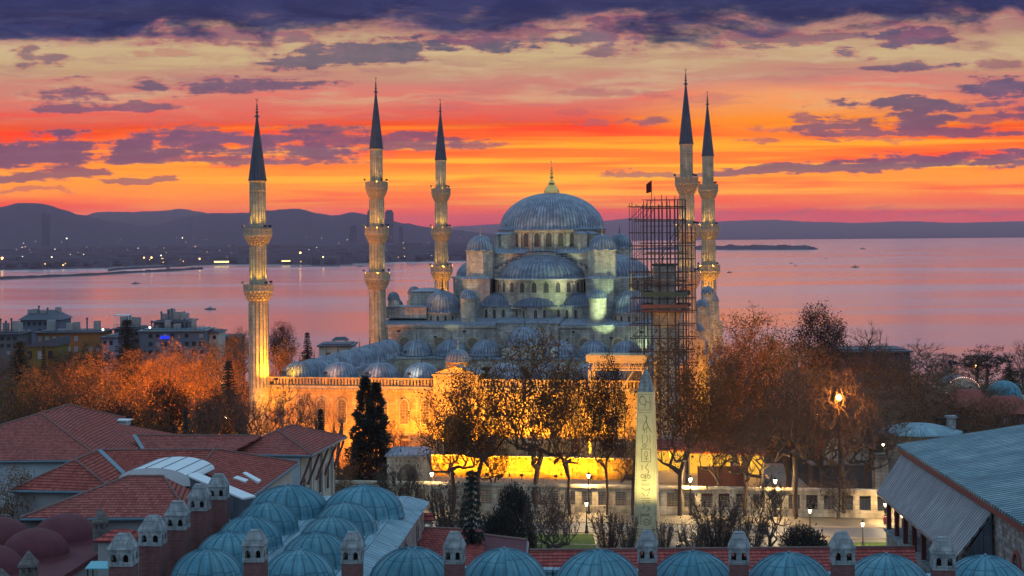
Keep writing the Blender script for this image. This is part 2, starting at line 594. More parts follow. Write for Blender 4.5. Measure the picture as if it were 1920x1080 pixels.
def leaf_mat(name, c, c2, trans=0.35):
    m_, gg, p, out = mat(name)
    n = gg.noise(objco(gg), 0.45, 4.0, 0.6)
    oi = gg.node('ShaderNodeObjectInfo')
    gi = gg.node('ShaderNodeNewGeometry')
    k = gg.math('ADD', n * 0.75, X(gg, gi.outputs['Random Per Island']) * 0.5)
    cc = gg.mix(gg.ss(k, 0.35, 0.85), (*c, 1), (*c2, 1))
    cc = gg.mix(X(gg, oi.outputs['Random']) * 0.35, cc, (c[0] * 0.6, c[1] * 0.55, c[2] * 0.6, 1))
    gg.put(p.inputs['Base Color'], cc)
    p.inputs['Roughness'].default_value = 0.75
    p.inputs['Specular IOR Level'].default_value = 0.2
    tr = gg.node('ShaderNodeBsdfTranslucent')
    gg.put(tr.inputs[0], cc)
    mx = gg.node('ShaderNodeMixShader')
    mx.inputs[0].default_value = trans
    gg.t.links.new(p.outputs[0], mx.inputs[1])
    gg.t.links.new(tr.outputs[0], mx.inputs[2])
    gg.t.links.new(mx.outputs[0], out.inputs[0])
    return m_


def lattice(name, c, c2, sc, ww=0.25):
    """pierced stone or iron grille: dark holes between bars"""
    m_, gg, p, _ = mat(name)
    u, v, _z = uvs(gg)
    a = ((u * (1 / sc)).frac() - 0.5).abs()
    b = ((v * (1 / sc)).frac() - 0.5).abs()
    k = gg.ss(a.max(b), 0.5 - ww, 0.5 - ww * 0.7)
    gg.put(p.inputs['Base Color'], gg.mix(k, (*c2, 1), (*c, 1)))
    p.inputs['Roughness'].default_value = 0.8
    return m_


def glow(name, c, s_):
    m_, gg, p, out = mat(name)
    e = gg.node('ShaderNodeEmission')
    e.inputs[0].default_value = (*c, 1)
    e.inputs[1].default_value = s_
    gg.t.links.new(e.outputs[0], out.inputs[0])
    return m_


M = {}
M['stone'] = ashlar('limestone_ashlar', (0.42, 0.375, 0.31))
M['stone_facade'] = ashlar('floodlight_tint_ashlar', (0.47, 0.31, 0.15), 1.1, 0.5, 0.2, 0.7, 0.5, 0.25)  # orange of the floodlights is put into this stone's colour
M['stone_min'] = ashlar('minaret_stone', (0.43, 0.34, 0.23), 0.8, 0.4, 0.2, 0.6, 0.5, 0.3)
M['stone_trim'] = ashlar('carved_stone', (0.42, 0.33, 0.22), 0.7, 0.5, 0.15, 0.7, 0.35)
M['stone_grey'] = ashlar('weathered_grey_stone', (0.37, 0.345, 0.30), 1.1, 0.5, 0.2, 0.55, 0.7, 0.3)
M['stone_wall'] = ashlar('precinct_stone', (0.50, 0.43, 0.32), 1.3, 0.55, 0.18, 0.6, 0.7, 0.4)
M['rubble'] = ashlar('rubble_masonry', (0.30, 0.25, 0.22), 0.46, 0.26, 0.45, 0.6, 0.4, 0.6)
M['brick'] = ashlar('red_brick', (0.13, 0.058, 0.055), 0.26, 0.085, 0.3, 1.2, 0.4, 0.8)
M['cap'] = ashlar('pale_chimney_stone', (0.28, 0.30, 0.30), 0.7, 0.45, 0.12, 0.6, 0.8, 2.4)
M['cap_dark'] = ashlar('sooty_stone', (0.15, 0.135, 0.125), 0.5, 0.3, 0.2, 0.7, 0.6, 2.0)
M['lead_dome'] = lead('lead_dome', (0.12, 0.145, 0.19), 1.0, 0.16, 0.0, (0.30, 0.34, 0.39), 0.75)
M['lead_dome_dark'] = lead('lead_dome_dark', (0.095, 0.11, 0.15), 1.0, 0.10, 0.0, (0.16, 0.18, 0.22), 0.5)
M['lead_flat'] = lead('lead_sheet', (0.17, 0.20, 0.245), 0.7, 0.07, 2.4, (0.28, 0.31, 0.35), 0.5)
M['spire'] = lead('spire_lead', (0.048, 0.055, 0.08), 1.0, 0.10, 0.0, (0.08, 0.09, 0.12), 0.5)
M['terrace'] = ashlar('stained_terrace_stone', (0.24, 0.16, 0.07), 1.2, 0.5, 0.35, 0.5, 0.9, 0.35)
M['lead_near'] = lead('lead_near_dome', (0.055, 0.165, 0.212), 1.0, 0.03, 1.35, (0.11, 0.24, 0.28), 0.95, 0.5, 0.05, (0.72, 1.16), 0.8, 0.12)
M['lead_roof'] = lead('lead_near_roof', (0.15, 0.245, 0.28), 0.55, 0.05, 1.7, (0.22, 0.34, 0.38), 0.8, 0.5, 0.2, (0.55, 1.3), 0.8, 0.12)
M['lead_big'] = lead('lead_hall_roof', (0.075, 0.19, 0.22), 0.55, 0.17, 2.3, (0.27, 0.42, 0.43), 0.95, 0.5, 0.0, (0.6, 1.3), 0.35, 0.15)
M['lead_skirt'] = lead('lead_skirt_roof', (0.175, 0.185, 0.19), 0.46, 0.11, 0.0, (0.27, 0.27, 0.265), 0.8, 0.5, 0.05)
M['lead_panel'] = lead('lead_cladding', (0.07, 0.085, 0.105), 0.62, 0.03, 0.0, (0.09, 0.11, 0.13), 0.5, 0.6, 0.4)
M['tile'] = tiles('terracotta_tiles', (0.36, 0.10, 0.078))
M['tile_b'] = tiles('brick_red_tiles', (0.35, 0.085, 0.062), 0.36, 0.26, None, 0.22)
M['tile_near'] = tiles('pantiles', (0.36, 0.075, 0.062), 0.40, 0.30, None, 0.3)
M['ridge'] = plain('ridge_tile', (0.20, 0.12, 0.105), 0.8, 0, 0.4, 3)
M['red_dome'] = plain('oxide_red_render', (0.10, 0.030, 0.036), 0.75, 0, 0.4, 0.9)
M['render'] = plain('cream_render', (0.40, 0.37, 0.31), 0.85, 0, 0.3, 0.5)
M['render_blue'] = plain('pale_blue_render', (0.30, 0.34, 0.36), 0.85, 0, 0.25, 0.5)
M['render_grey'] = plain('grey_render', (0.24, 0.235, 0.23), 0.85, 0, 0.35, 0.4)
M['gutter'] = plain('zinc_gutter', (0.10, 0.16, 0.19), 0.5, 0.3, 0.2, 2)
M['teal'] = plain('teal_sheet', (0.07, 0.30, 0.33), 0.5, 0, 0.2, 2)
M['white_metal'] = plain('white_sheet_metal', (0.50, 0.54, 0.54), 0.45, 0, 0.12, 1.5)
M['dark_glass'] = plain('dark_glass', (0.02, 0.025, 0.03), 0.15, 0, 0.1, 1)
M['dark'] = plain('painted_recess_shade', (0.018, 0.016, 0.016), 0.9, 0, 0.2, 1)  # near-black colour stands in for the shade inside openings
M['wood_red'] = plain('oxblood_timber', (0.10, 0.028, 0.025), 0.7, 0, 0.3, 2)
M['red_trim'] = plain('red_fascia', (0.24, 0.055, 0.04), 0.7, 0, 0.3, 2)
M['iron'] = plain('black_iron', (0.018, 0.018, 0.02), 0.55, 0.4, 0.2, 3)
M['steel'] = plain('rusted_scaffold_steel', (0.055, 0.04, 0.045), 0.6, 0.3, 0.3, 3)
M['plank'] = plain('scaffold_plank', (0.10, 0.065, 0.05), 0.8, 0, 0.3, 2)
M['net_red'] = plain('rust_red_netting', (0.13, 0.06, 0.05), 0.9, 0, 0.3, 1)
M['net_green'] = plain('green_netting', (0.05, 0.075, 0.06), 0.9, 0, 0.3, 1)
M['gantry'] = plain('painted_gantry_steel', (0.45, 0.30, 0.14), 0.6, 0, 0.2, 2)
M['gold'] = plain('gilded_metal', (0.75, 0.45, 0.14), 0.3, 1.0, 0.1, 3)
M['bronze'] = plain('dark_bronze', (0.07, 0.055, 0.05), 0.45, 0.7, 0.2, 3)
M['granite'] = plain('rose_granite', (0.50, 0.40, 0.23), 0.6, 0, 0.25, 1.2)
M['granite_cut'] = plain('granite_carving', (0.20, 0.165, 0.10), 0.85, 0, 0.2, 2)
M['lat_stone'] = lattice('pierced_stone', (0.30, 0.22, 0.14), (0.03, 0.02, 0.018), 0.24, 0.17)
M['lat_iron'] = lattice('iron_bars', (0.018, 0.014, 0.014), (0.15, 0.065, 0.035), 0.30, 0.10)
M['win'] = lattice('leaded_glass', (0.12, 0.10, 0.085), (0.022, 0.022, 0.03), 0.42, 0.10)
M['bark'] = plain('bark', (0.075, 0.055, 0.045), 0.9, 0, 0.4, 2)
M['bark_grey'] = plain('grey_bark', (0.10, 0.09, 0.085), 0.9, 0, 0.4, 2)
M['twig'] = plain('bare_twigs', (0.10, 0.066, 0.05), 0.9, 0, 0.3, 1)
M['twig_pale'] = plain('pale_twigs', (0.17, 0.11, 0.07), 0.9, 0, 0.35, 1)
M['leaf_brown'] = leaf_mat('autumn_leaves', (0.115, 0.052, 0.022), (0.20, 0.095, 0.03))
M['leaf_dark'] = leaf_mat('dark_leaves', (0.030, 0.020, 0.016), (0.055, 0.032, 0.018))
M['leaf_gold'] = leaf_mat('golden_leaves', (0.22, 0.10, 0.025), (0.34, 0.16, 0.04))
M['leaf_olive'] = leaf_mat('olive_leaves', (0.055, 0.055, 0.022), (0.13, 0.09, 0.028))
M['needle'] = leaf_mat('dark_needles', (0.016, 0.028, 0.024), (0.035, 0.045, 0.034), 0.1)
M['bush'] = leaf_mat('dark_bush', (0.022, 0.025, 0.022), (0.04, 0.04, 0.03), 0.1)
M['lamp_glow'] = glow('lamp_glow', (1.0, 0.82, 0.55), 18.0)
M['lamp_soft'] = glow('lamp_soft_glow', (1.0, 0.80, 0.52), 4.0)
M['sodium'] = glow('sodium_glow', (1.0, 0.45, 0.10), 10.0)
M['flood_glow'] = glow('flood_glow', (1.0, 0.70, 0.22), 12.0)

# ================================================================ SETTING
rnd = random.Random(7)


def hash2(x, y):
    return (math.sin(x * 12.9898 + y * 78.233) * 43758.5453) % 1.0


def vnoise(x, y):
    xi, yi = math.floor(x), math.floor(y)
    fx, fy = x - xi, y - yi
    fx, fy = fx * fx * (3 - 2 * fx), fy * fy * (3 - 2 * fy)
    a = hash2(xi, yi) * (1 - fx) + hash2(xi + 1, yi) * fx
    b = hash2(xi, yi + 1) * (1 - fx) + hash2(xi + 1, yi + 1) * fx
    return a * (1 - fy) + b * fy


def fbm(x, y, o=4):
    s_, a, f = 0, 0.5, 1.0
    for _ in range(o):
        s_ += a * vnoise(x * f, y * f)
        a *= 0.5
        f *= 2.03
    return s_


SEA = -38.0


def ground_z(x, y):
    t = min(max((y - 345) / 330.0, 0), 1)
    t = t * t * (3 - 2 * t)
    return -46.0 * t + (fbm(x * .05, y * .05) - .5) * 0.7 * min(1, max(0, (y - 250) / 40))


gm = MB()
NX, NY = 60, 70
gv = []
for j in range(NY + 1):
    for i in range(NX + 1):
        x, y = -700 + 1400 * i / NX, -120 + 860 * j / NY
        gv.append(Vector((x, y, ground_z(x, y))))
gm.raw(gv, [(j * (NX + 1) + i, j * (NX + 1) + i + 1, (j + 1) * (NX + 1) + i + 1, (j + 1) * (NX + 1) + i) for j in range(NY) for i in range(NX)], True)
M['soil'] = plain('garden_soil', (0.045, 0.04, 0.028), 0.95, 0, 0.5, 0.12)
structure(gm.build('ground', M['soil'], merge=False))

# paved hippodrome street between the tiled roofs and the precinct wall
m_, gg, p, _ = mat('street_paving')
u, v, _z = uvs(gg)
br = gg.node('ShaderNodeTexBrick')
gg.put(br.inputs['Vector'], gg.comb(u, v))
br.inputs['Color1'].default_value = (0.19, 0.15, 0.10, 1)
br.inputs['Color2'].default_value = (0.25, 0.20, 0.135, 1)
br.inputs['Mortar'].default_value = (0.07, 0.06, 0.05, 1)
br.inputs['Scale'].default_value = 1.0
br.inputs['Brick Width'].default_value = 1.2
br.inputs['Row Height'].default_value = 0.6
br.inputs['Mortar Size'].default_value = 0.03
n1 = gg.noise(objco(gg), 0.16, 6.0, 0.65)
k = gg.ss(n1, 0.3, 0.7, 0.65, 1.2)
gg.put(p.inputs['Base Color'], gg.mix(1.0, br.outputs[0], gg.comb(k, k, k), 'MULTIPLY'))
p.inputs['Roughness'].default_value = 0.55
bump(gg, p, br.outputs[1], 0.3, -0.02)
M['paving'] = m_


def gp(px, py, z=0.0):
    return hz(px, py, z)


st = MB()
st.face([(-60, 150, 0.02), (75, 150, 0.02), (75, 216, 0.02), (-60, 222, 0.02)])
structure(st.build('street', M['paving']))
# asphalt-grey tram lane with kerbs, running along the wall
ln = MB()
M['asphalt'] = plain('worn_asphalt', (0.135, 0.125, 0.115), 0.6, 0, 0.25, 0.5)
ln.face([(-60, 204.8, 0.028), (75, 184.5, 0.028), (75, 191, 0.028), (-60, 211.3, 0.028)])
structure(ln.build('road', M['asphalt']))
kb = MB()
for y0, y1 in ((211.4, 191.1), (204.5, 184.2), (196.5, 177.0)):
    kb.hexa([(-60, y0, 0.0), (75, y1, 0.0), (75, y1 + .28, 0.0), (-60, y0 + .28, 0.0), (-60, y0, 0.12), (75, y1, 0.12), (75, y1 + .28, 0.12), (-60, y0 + .28, 0.12)])
structure(kb.build('kerb', M['stone_trim']))
M['lawn'] = plain('lawn_grass', (0.06, 0.10, 0.022), 0.95, 0, 0.5, 0.9)
lw = MB()
for (x0, x1, y0, y1) in ((-9, 9.5, 172, 193.5), (36, 52, 160, 187.0), (10.5, 35, 158, 184.0), (-40, -10, 160, 190)):
    lw.face([(x0, y0, 0.036), (x1, y0, 0.036), (x1, y1, 0.036), (x0, y1, 0.036)])
structure(lw.build('lawn', M['lawn']))
# raised court between the precinct wall and the mosque
ct = MB()
ct.face([(-75, 222.5, 0.03), (42, 215.5, 0.03), (42, 250, 0.03), (-75, 268, 0.03)])
M['court'] = plain('court_paving', (0.22, 0.19, 0.14), 0.8, 0, 0.3, 0.35)
structure(ct.build('court', M['court']))

# the sea
m_, gg, p, out = mat('sea_water')
oc = gg.sep(objco(gg))
pat = gg.noise(gg.comb(oc[0] * 0.0011, oc[1] * 0.0042), 1.0, 4.0, 0.6, 0.6)
rip = gg.noise(gg.comb(oc[0] * 0.035, oc[1] * 0.085), 1.0, 4.0, 0.65)
rip2 = gg.noise(gg.comb(oc[0] * 0.006, oc[1] * 0.03), 1.0, 3.0, 0.6)
p.inputs['Base Color'].default_value = (0.055, 0.05, 0.07, 1)
p.inputs['IOR'].default_value = 1.33
rgh = gg.ss(pat, 0.35, 0.65, 0.14, 0.21)
gg.put(p.inputs['Roughness'], rgh)
bump(gg, p, rip + rip2 * 1.2, 0.06, 1.2)
gl = gg.node('ShaderNodeBsdfGlossy')
gl.inputs['Color'].default_value = (1.0, 0.93, 0.92, 1)
gg.put(gl.inputs['Roughness'], rgh)
gg.t.links.new(p.inputs['Normal'].links[0].from_socket, gl.inputs['Normal'])
lw_ = gg.node('ShaderNodeLayerWeight')
lw_.inputs[0].default_value = 0.5
mx = gg.node('ShaderNodeMixShader')
gg.put(mx.inputs[0], gg.ss(X(gg, lw_.outputs['Facing']), 0.55, 0.97))
gg.t.links.new(p.outputs[0], mx.inputs[1])
gg.t.links.new(gl.outputs[0], mx.inputs[2])
gg.t.links.new(mx.outputs[0], out.inputs[0])
M['sea'] = m_
sm = MB()
sm.face([(-9000, 520, SEA), (9000, 520, SEA), (9000, 9800, SEA), (-9000, 9800, SEA)])
structure(sm.build('sea', M['sea']))

# the far shore and its hills
M['hill'] = plain('wooded_hill', (0.028, 0.03, 0.045), 0.95, 0, 0.4, 0.006)
M['hill2'] = plain('far_hill', (0.040, 0.040, 0.05), 0.95, 0, 0.3, 0.003)


def lerp_pts(pts, x):
    for (a, b), (c, d) in zip(pts, pts[1:]):
        if a <= x <= c:
            t = (x - a) / (c - a)
            t = t * t * (3 - 2 * t) * 0.6 + t * 0.4
            return b + (d - b) * t
    return pts[0][1] if x < pts[0][0] else pts[-1][1]


def hill(name, prof, Yr, front, depth, mat_, step=6, rough=1.0):
    """prof: ridge in photo pixels at distance Yr; front: (distance, z) of the foot; the back falls away over depth metres"""
    b = MB()
    xs = [prof[0][0] + i * step for i in range(int((prof[-1][0] - prof[0][0]) / step) + 1)]
    Yf, zf = front
    rows = []
    for i, x in enumerate(xs):
        y = lerp_pts(prof, x) + (fbm(x * 0.06, Yr) - 0.5) * 3.2 * rough + (hash2(x, Yr) - .5) * 0.7 * rough
        top = at(x, y, Yr)
        foot = Vector((top.x * Yf / Yr * 1.0, Yf, zf))
        rw = []
        for t in (0, .15, .3, .45, .6, .75, .88, 1.0):
            q = foot.lerp(top, t)
            q.z = zf + (top.z - zf) * (t ** 1.7) + (fbm(q.x * .004, q.y * .004) - .5) * 34 * t * (1 - t) * rough
            q.x += 0
            rw.append(q)
        rw.append(Vector((top.x * 1.03, Yr + depth * .4, zf + (top.z - zf) * .6)))
        rw.append(Vector((top.x * 1.06, Yr + depth, zf)))
        rows.append(rw)
    n = len(rows[0])
    vs = [q for rw in rows for q in rw]
    b.raw(vs, [(i * n + j, (i + 1) * n + j, (i + 1) * n + j + 1, i * n + j + 1) for i in range(len(rows) - 1) for j in range(n - 1)], True)
    return structure(b.build(name, mat_, merge=False))


hill('hill', [(-320, 405), (-120, 398), (0, 389), (35, 381), (62, 381), (92, 384), (118, 393), (145, 402), (200, 414), (300, 428), (400, 440)], 6400, (4300, SEA + 4), 1500, M['hill'])
hill('hill', [(80, 412), (160, 404), (182, 398), (250, 397), (300, 395), (346, 391), (368, 396), (400, 402), (470, 412), (560, 420)], 9000, (5600, SEA + 6), 1800, M['hill2'])
hill('hill', [(280, 424), (360, 405), (400, 400), (460, 399), (500, 395), (530, 392), (560, 391), (592, 399), (622, 404), (660, 399), (690, 402), (720, 410), (760, 419), (820, 428), (900, 436), (1000, 444)], 7000, (4400, SEA + 4), 1500, M['hill'])
hill('hill', [(700, 436), (860, 424), (940, 420), (1060, 418), (1130, 414), (1185, 409), (1240, 411), (1320, 416), (1380, 414), (1450, 412), (1520, 416), (1600, 418), (1700, 415), (1800, 418), (1900, 415), (2060, 417), (2300, 420)], 14500, (9700, SEA + 1), 2500, M['hill2'], 8, .6)

# flat built-up land on the far shore
sh = [(-420, 508), (-150, 507), (0, 506), (90, 505), (160, 503), (205, 500), (300, 497), (420, 495), (500, 495), (560, 496), (625, 498), (660, 494), (740, 491), (870, 488), (960, 485), (1060, 480), (1140, 474)]
lb = MB()
vs = []
for (px, py) in sh:
    q = hz(px, py, SEA)
    for dd, z in ((0, SEA - 1), (8, SEA + 3), (260, SEA + 6), (800, SEA + 12), (1700, SEA + 20)):
        vs.append(Vector((q.x * (q.y + dd) / q.y, q.y + dd, z)))
lb.raw(vs, [(i * 5 + j, (i + 1) * 5 + j, (i + 1) * 5 + j + 1, i * 5 + j + 1) for i in range(len(sh) - 1) for j in range(4)])
M['shore'] = plain('far_shore_land', (0.03, 0.032, 0.042), 0.95, 0, 0.3, 0.01)
structure(lb.build('far_shore', M['shore'], merge=False))
# low wooded headland far out on the right
hp = [(1150, 466.5), (1280, 462), (1335, 459.5), (1352, 461), (1370, 458.5), (1390, 460.5), (1420, 459), (1448, 460.5), (1470, 458.8), (1492, 461), (1508, 459), (1522, 462), (1534, 466)]
pb = MB()
vs = []
for i in range(0, 97):
    x = 1150 + 4 * i
    y = lerp_pts(hp, x) + (hash2(x, 2) - .5) * 1.6
    q = hz(x, 468.3, SEA)
    tp = at(x, min(y, 467.5), q.y + 60)
    vs += [Vector((q.x, q.y, SEA - 1)), Vector((tp.x, tp.y, tp.z)), Vector((tp.x * 1.02, tp.y + 200, SEA - 1))]
pb.raw(vs, [(i * 3 + j, (i + 1) * 3 + j, (i + 1) * 3 + j + 1, i * 3 + j + 1) for i in range(96) for j in range(2)])
structure(pb.build('headland', M['shore'], merge=False))

# far city: blocks nobody could count
cb = MB()
M['far_block'] = plain('far_block', (0.075, 0.07, 0.085), 0.9, 0, 0.5, 0.02)
for i in range(1500):
    px = rnd.uniform(-60, 1120)
    q = hz(px, lerp_pts(sh, px), SEA)
    dd = rnd.uniform(25, 1500)
    Y = q.y + dd
    x = q.x * Y / q.y
    z = SEA + 4 + dd * 0.0095
    w, d, h = rnd.uniform(9, 34), rnd.uniform(10, 26), rnd.choice((6, 8, 10, 12, 15, 18, 22)) * rnd.uniform(.8, 1.2)
    cb.box(x - w, Y - d, z - 6, x + w, Y + d, z + h * 0.6)
tag(cb.build('far_city', M['far_block']), 'hazy low city blocks covering the far shore across the water', 'city', kind='stuff')
# dark waterside trees on that shore
tb = MB()
for i in range(900):
    px = rnd.uniform(-60, 1100)
    q = hz(px, lerp_pts(sh, px), SEA)
    Y = q.y + rnd.uniform(10, 420)
    x = q.x * Y / q.y
    tb.ball((x, Y, SEA + 5), rnd.uniform(7, 17), 6, 4, .7)
M['far_trees'] = plain('far_trees', (0.02, 0.024, 0.028), 0.95, 0, 0.4, 0.05)
tag(tb.build('far_trees', M['far_trees'], merge=False), 'dark belt of trees along the far waterfront', 'trees', kind='stuff')

# lights on the far shore
for nm, c, lst in (('warm', (1, .55, .15), None), ('white', (1, .85, .6), None)):
    b = MB()
    for i in range(36 if nm == 'warm' else 24):
        px = rnd.choice((rnd.uniform(0, 460), rnd.uniform(200, 860), rnd.uniform(300, 460), rnd.uniform(510, 740)))
        q = hz(px, lerp_pts(sh, px), SEA)
        Y = q.y + abs(rnd.gauss(0, 130)) - 8
        x = q.x * Y / q.y
        z = SEA + 4 + rnd.uniform(2, 9)
        r = rnd.uniform(.7, 1.5)
        b.box(x - r, Y - r, z - r, x + r, Y + r, z + r)
    for i in range(26):
        px = rnd.uniform(0, 880)
        q = hz(px, lerp_pts(sh, px), SEA)
        dd = rnd.uniform(200, 1900)
        Y = q.y + dd
        x = q.x * Y / q.y
        z = SEA + 18 + dd * 0.02
        r = rnd.uniform(.4, .8)
        b.box(x - r, Y - r, z - r, x + r, Y + r, z + r)
    M['far_' + nm] = glow('far_light_' + nm, c, 2.4)
    tag(b.build('shore_lights', M['far_' + nm]), 'scattered tiny %s lights glowing along the far shore' % ('amber' if nm == 'warm' else 'white'), 'lights', kind='stuff')

# bright quay buildings and masts across the water
M['quay_glow'] = glow('quay_windows', (1.0, .72, .25), 2.6)
for (px, py, w, hgt, lab) in ((415, 491, 27, 5, 'long brightly lit quay pavilion at the end of the jetty'), (536, 489, 16, 3.5, 'small lit ferry pier right of the leftmost minaret across the water')):
    q = at(px, py + 3, 3560)
    t = thing('ferry_terminal', lab, 'terminal', q)
    wm = w / F * 3560 / 2
    b = MB(); b.box(-wm, -6, 0, wm, 10, 2.0); b.build('base', M['far_block'], t)
    b = MB(); b.box(-wm * .95, -5, 2.0, wm * .95, 9, 2.0 + hgt * .7); b.build('window_band', M['quay_glow'], t)
    b = MB(); b.hexa([(-wm * 1.05, -8, 2 + hgt * .7), (wm * 1.05, -8, 2 + hgt * .7), (wm * 1.05, 12, 2 + hgt * .7), (-wm * 1.05, 12, 2 + hgt * .7), (-wm * .8, -4, 4.4 + hgt * .7), (wm * .8, -4, 4.4 + hgt * .7), (wm * .8, 8, 4.4 + hgt * .7), (-wm * .8, 8, 4.4 + hgt * .7)])
    b.build('roof', M['far_block'], t)
M['harbour_glow'] = glow('harbour_lamp', (1, .55, .14), 9)
M['harbour_white'] = glow('harbour_lamp_white', (1, .85, .6), 4)
for (px, py, r, mm, lab) in ((97, 497, 2.6, 'harbour_glow', 'brightest amber harbour lamp on the left far quay'), (97, 482, 1.6, 'harbour_white', 'white lamp standing above the brightest amber quay lamp'), (4, 484, 3.0, 'harbour_glow', 'amber harbour lamp at the left edge of the far shore'),
                             (110, 491, 1.5, 'harbour_white', 'white lamp just right of the brightest amber quay lamp'), (270, 483, 1.8, 'harbour_glow', 'left one of two amber lamps side by side on the far shore'), (284, 483, 2.0, 'harbour_glow', 'right one of two amber lamps side by side on the far shore'),
                             (302, 479, 1.6, 'harbour_white', 'white lamp right of the two amber far shore lamps'), (563, 474, 2.4, 'harbour_glow', 'tall amber lamp on the shore between the two left minarets'), (606, 482, 1.7, 'harbour_glow', 'amber lamp left of the second minaret on the far shore'), (374, 485, 1.8, 'harbour_glow', 'amber lamp behind the lit quay pavilion'),
                             (4, 516, 2.6, 'harbour_glow', 'amber beacon lamp on the near end of the breakwater'), (54, 499, 1.4, 'harbour_white', 'white lamp on the left quay between two amber ones'), (125, 447, 1.6, 'harbour_white', 'lone white lamp high in the city by the left skyscraper'), (342, 446, 1.2, 'harbour_white', 'lone white lamp high in the city left of the first minaret')):
    q = at(px, py, 3400)
    zb = SEA
    t = thing('harbour_lamp', lab, 'lamp', (q.x, q.y, zb))
    b = MB(); b.tube([(0, 0, 0), (0, 0, q.z - zb)], [.5, .3], 5); b.build('mast', M['iron'], t)
    b = MB(); b.ball((0, 0, q.z - zb), r * .8, 8, 5); b.build('lantern', M[mm], t)

# breakwaters
M['riprap'] = plain('breakwater_rock', (0.05, 0.05, 0.055), 0.95, 0, 0.5, 0.3)
for pts, lab in (([(-60, 526), (60, 521), (150, 517), (260, 511), (340, 507), (385, 504)], 'long rock breakwater reaching across the left water'), ([(203, 508), (235, 505), (290, 502), (360, 498), (412, 496)], 'shorter jetty behind the long breakwater')):
    b = MB()
    cps = []
    for (a, c), (d, e) in zip(pts, pts[1:]):
        for k_ in range(8):
            t = k_ / 8
            cps.append(hz(a + (d - a) * t, c + (e - c) * t, SEA))
    vs = []
    for i, q in enumerate(cps):
        hh = 3.2 + hash2(i, 3) * 1.6
        vs += [q + Vector((0, -7, -1)), q + Vector((0, -2, hh)), q + Vector((0, 4, hh * .9)), q + Vector((0, 10, -1))]
    b.raw(vs, [(i * 4 + j, (i + 1) * 4 + j, (i + 1) * 4 + j + 1, i * 4 + j + 1) for i in range(len(cps) - 1) for j in range(3)])
    tag(b.build('breakwater', M['riprap'], merge=False), lab, 'breakwater')
q = hz(315, 505, SEA)
t = thing('harbour_beacon', 'small dark beacon tower standing on the jetty', 'beacon', q)
b = MB(); b.lathe((0, 0, 0), [(3.5, 0), (3.2, 4), (2.2, 5), (1.8, 14), (2.6, 15), (2.6, 16)], 10); b.build('tower', M['far_block'], t)
b = MB(); b.lathe((0, 0, 16), [(1.4, 0), (1.4, 3), (1.8, 3.1), (0, 5)], 10); b.build('lantern_room', M['riprap'], t)

# towers of the far city
M['far_tower'] = lattice('far_tower_glass', (0.06, 0.06, 0.08), (0.035, 0.04, 0.06), 6.0, .2)


def tower(px, w, ytop, Y, lab, crown):
    q = at(px, ytop, Y)
    t = thing('high_rise_tower', lab, 'skyscraper', (q.x, Y, SEA + 15))
    wm = w / F * Y / 2
    h = q.z - SEA - 15
    b = MB(); b.box(-wm, -wm, 0, wm, wm, h); b.build('facade', M['far_tower'], t)
    b = MB()
    if crown == 'step':
        b.box(-wm * .7, -wm * .7, h, wm * .7, wm * .7, h + 6)
    else:
        b.box(-wm * .95, -wm * .95, h, -wm * .6, wm * .95, h + 14); b.box(wm * .6, -wm * .95, h, wm * .95, wm * .95, h + 9)
    b.build('crown', M['far_tower'], t)


tower(694, 10, 397, 5600, 'hazy narrow tower partly behind the second minaret', 'step')
tower(730, 15, 397, 5600, 'wider hazy slab tower just right of the second minaret', 'step')
tower(87, 13, 408, 5000, 'lone hazy skyscraper under the left hill', 'open')
tower(663, 14, 426, 5400, 'short hazy block left of the second minaret on the far shore', 'step')
tower(752, 8, 428, 5400, 'small slim hazy block right of the slab tower', 'step')

# boats
M['hull'] = plain('dark_hull', (0.06, 0.055, 0.06), 0.6, 0, 0.2, 0.5)
M['cabin'] = plain('pale_cabin', (0.25, 0.22, 0.22), 0.6, 0, 0.2, 0.5)
for (px, py, ln_, lab) in ((255, 532, 22, 'small boat far out before the breakwater'), (395, 580, 19, 'dark boat on the pink water left of the first minaret'), (1368, 511, 16, 'small boat close right of the far right minaret'), (1484, 494, 13, 'left boat of two close together below the headland'), (1492, 498, 10, 'right boat of two close together below the headland'),
                           (1604, 501, 24, 'wide low boat in the middle of the right water'), (1618, 467, 34, 'ship near the horizon right of the headland'), (622, 496, 40, 'ferry moored at the far shore left of the second minaret'), (1549, 484, 14, 'tiny boat between the headland and the wide boat'), (676, 500, 20, 'small boat touching the second minaret on its left')):
    q = hz(px, py, SEA)
    t = thing('boat', lab, 'boat', q, rnd.uniform(-.3, .3), 'boats on the water')
    ln_ *= .6
    L, W_, H_ = ln_ * .5, ln_ * .13, ln_ * .08
    b = MB()
    deck = [(-L, -W_), (L * .5, -W_), (L, 0), (L * .5, W_), (-L, W_)]
    low = [(-L * .92, -W_ * .6), (L * .45, -W_ * .6), (L * .8, 0), (L * .45, W_ * .6), (-L * .92, W_ * .6)]
    for i in range(5):
        j = (i + 1) % 5
        b.face([(*low[i], -.5), (*low[j], -.5), (*deck[j], H_), (*deck[i], H_)])
    b.face([(*d_, H_) for d_ in deck])
    b.build('hull', M['hull'], t)
    b = MB(); b.box(-L * .5, -W_ * .6, H_, L * .15, W_ * .6, H_ * 2.1); b.box(-L * .2, -W_ * .4, H_ * 2.1, L * .1, W_ * .4, H_ * 2.9); b.build('cabin', M['cabin'], t)

# ================================================================ MOSQUE
def dome_prof(r, h, n=10, lip=0.12, pw=1.0):
    p = [(r * 1.05, -lip * 2), (r * 1.05, 0)]
    for i in range(n + 1):
        t = PI / 2 * i / n
        p.append((max(r * math.cos(t), 1e-6), h * math.sin(t) ** pw))
    return p


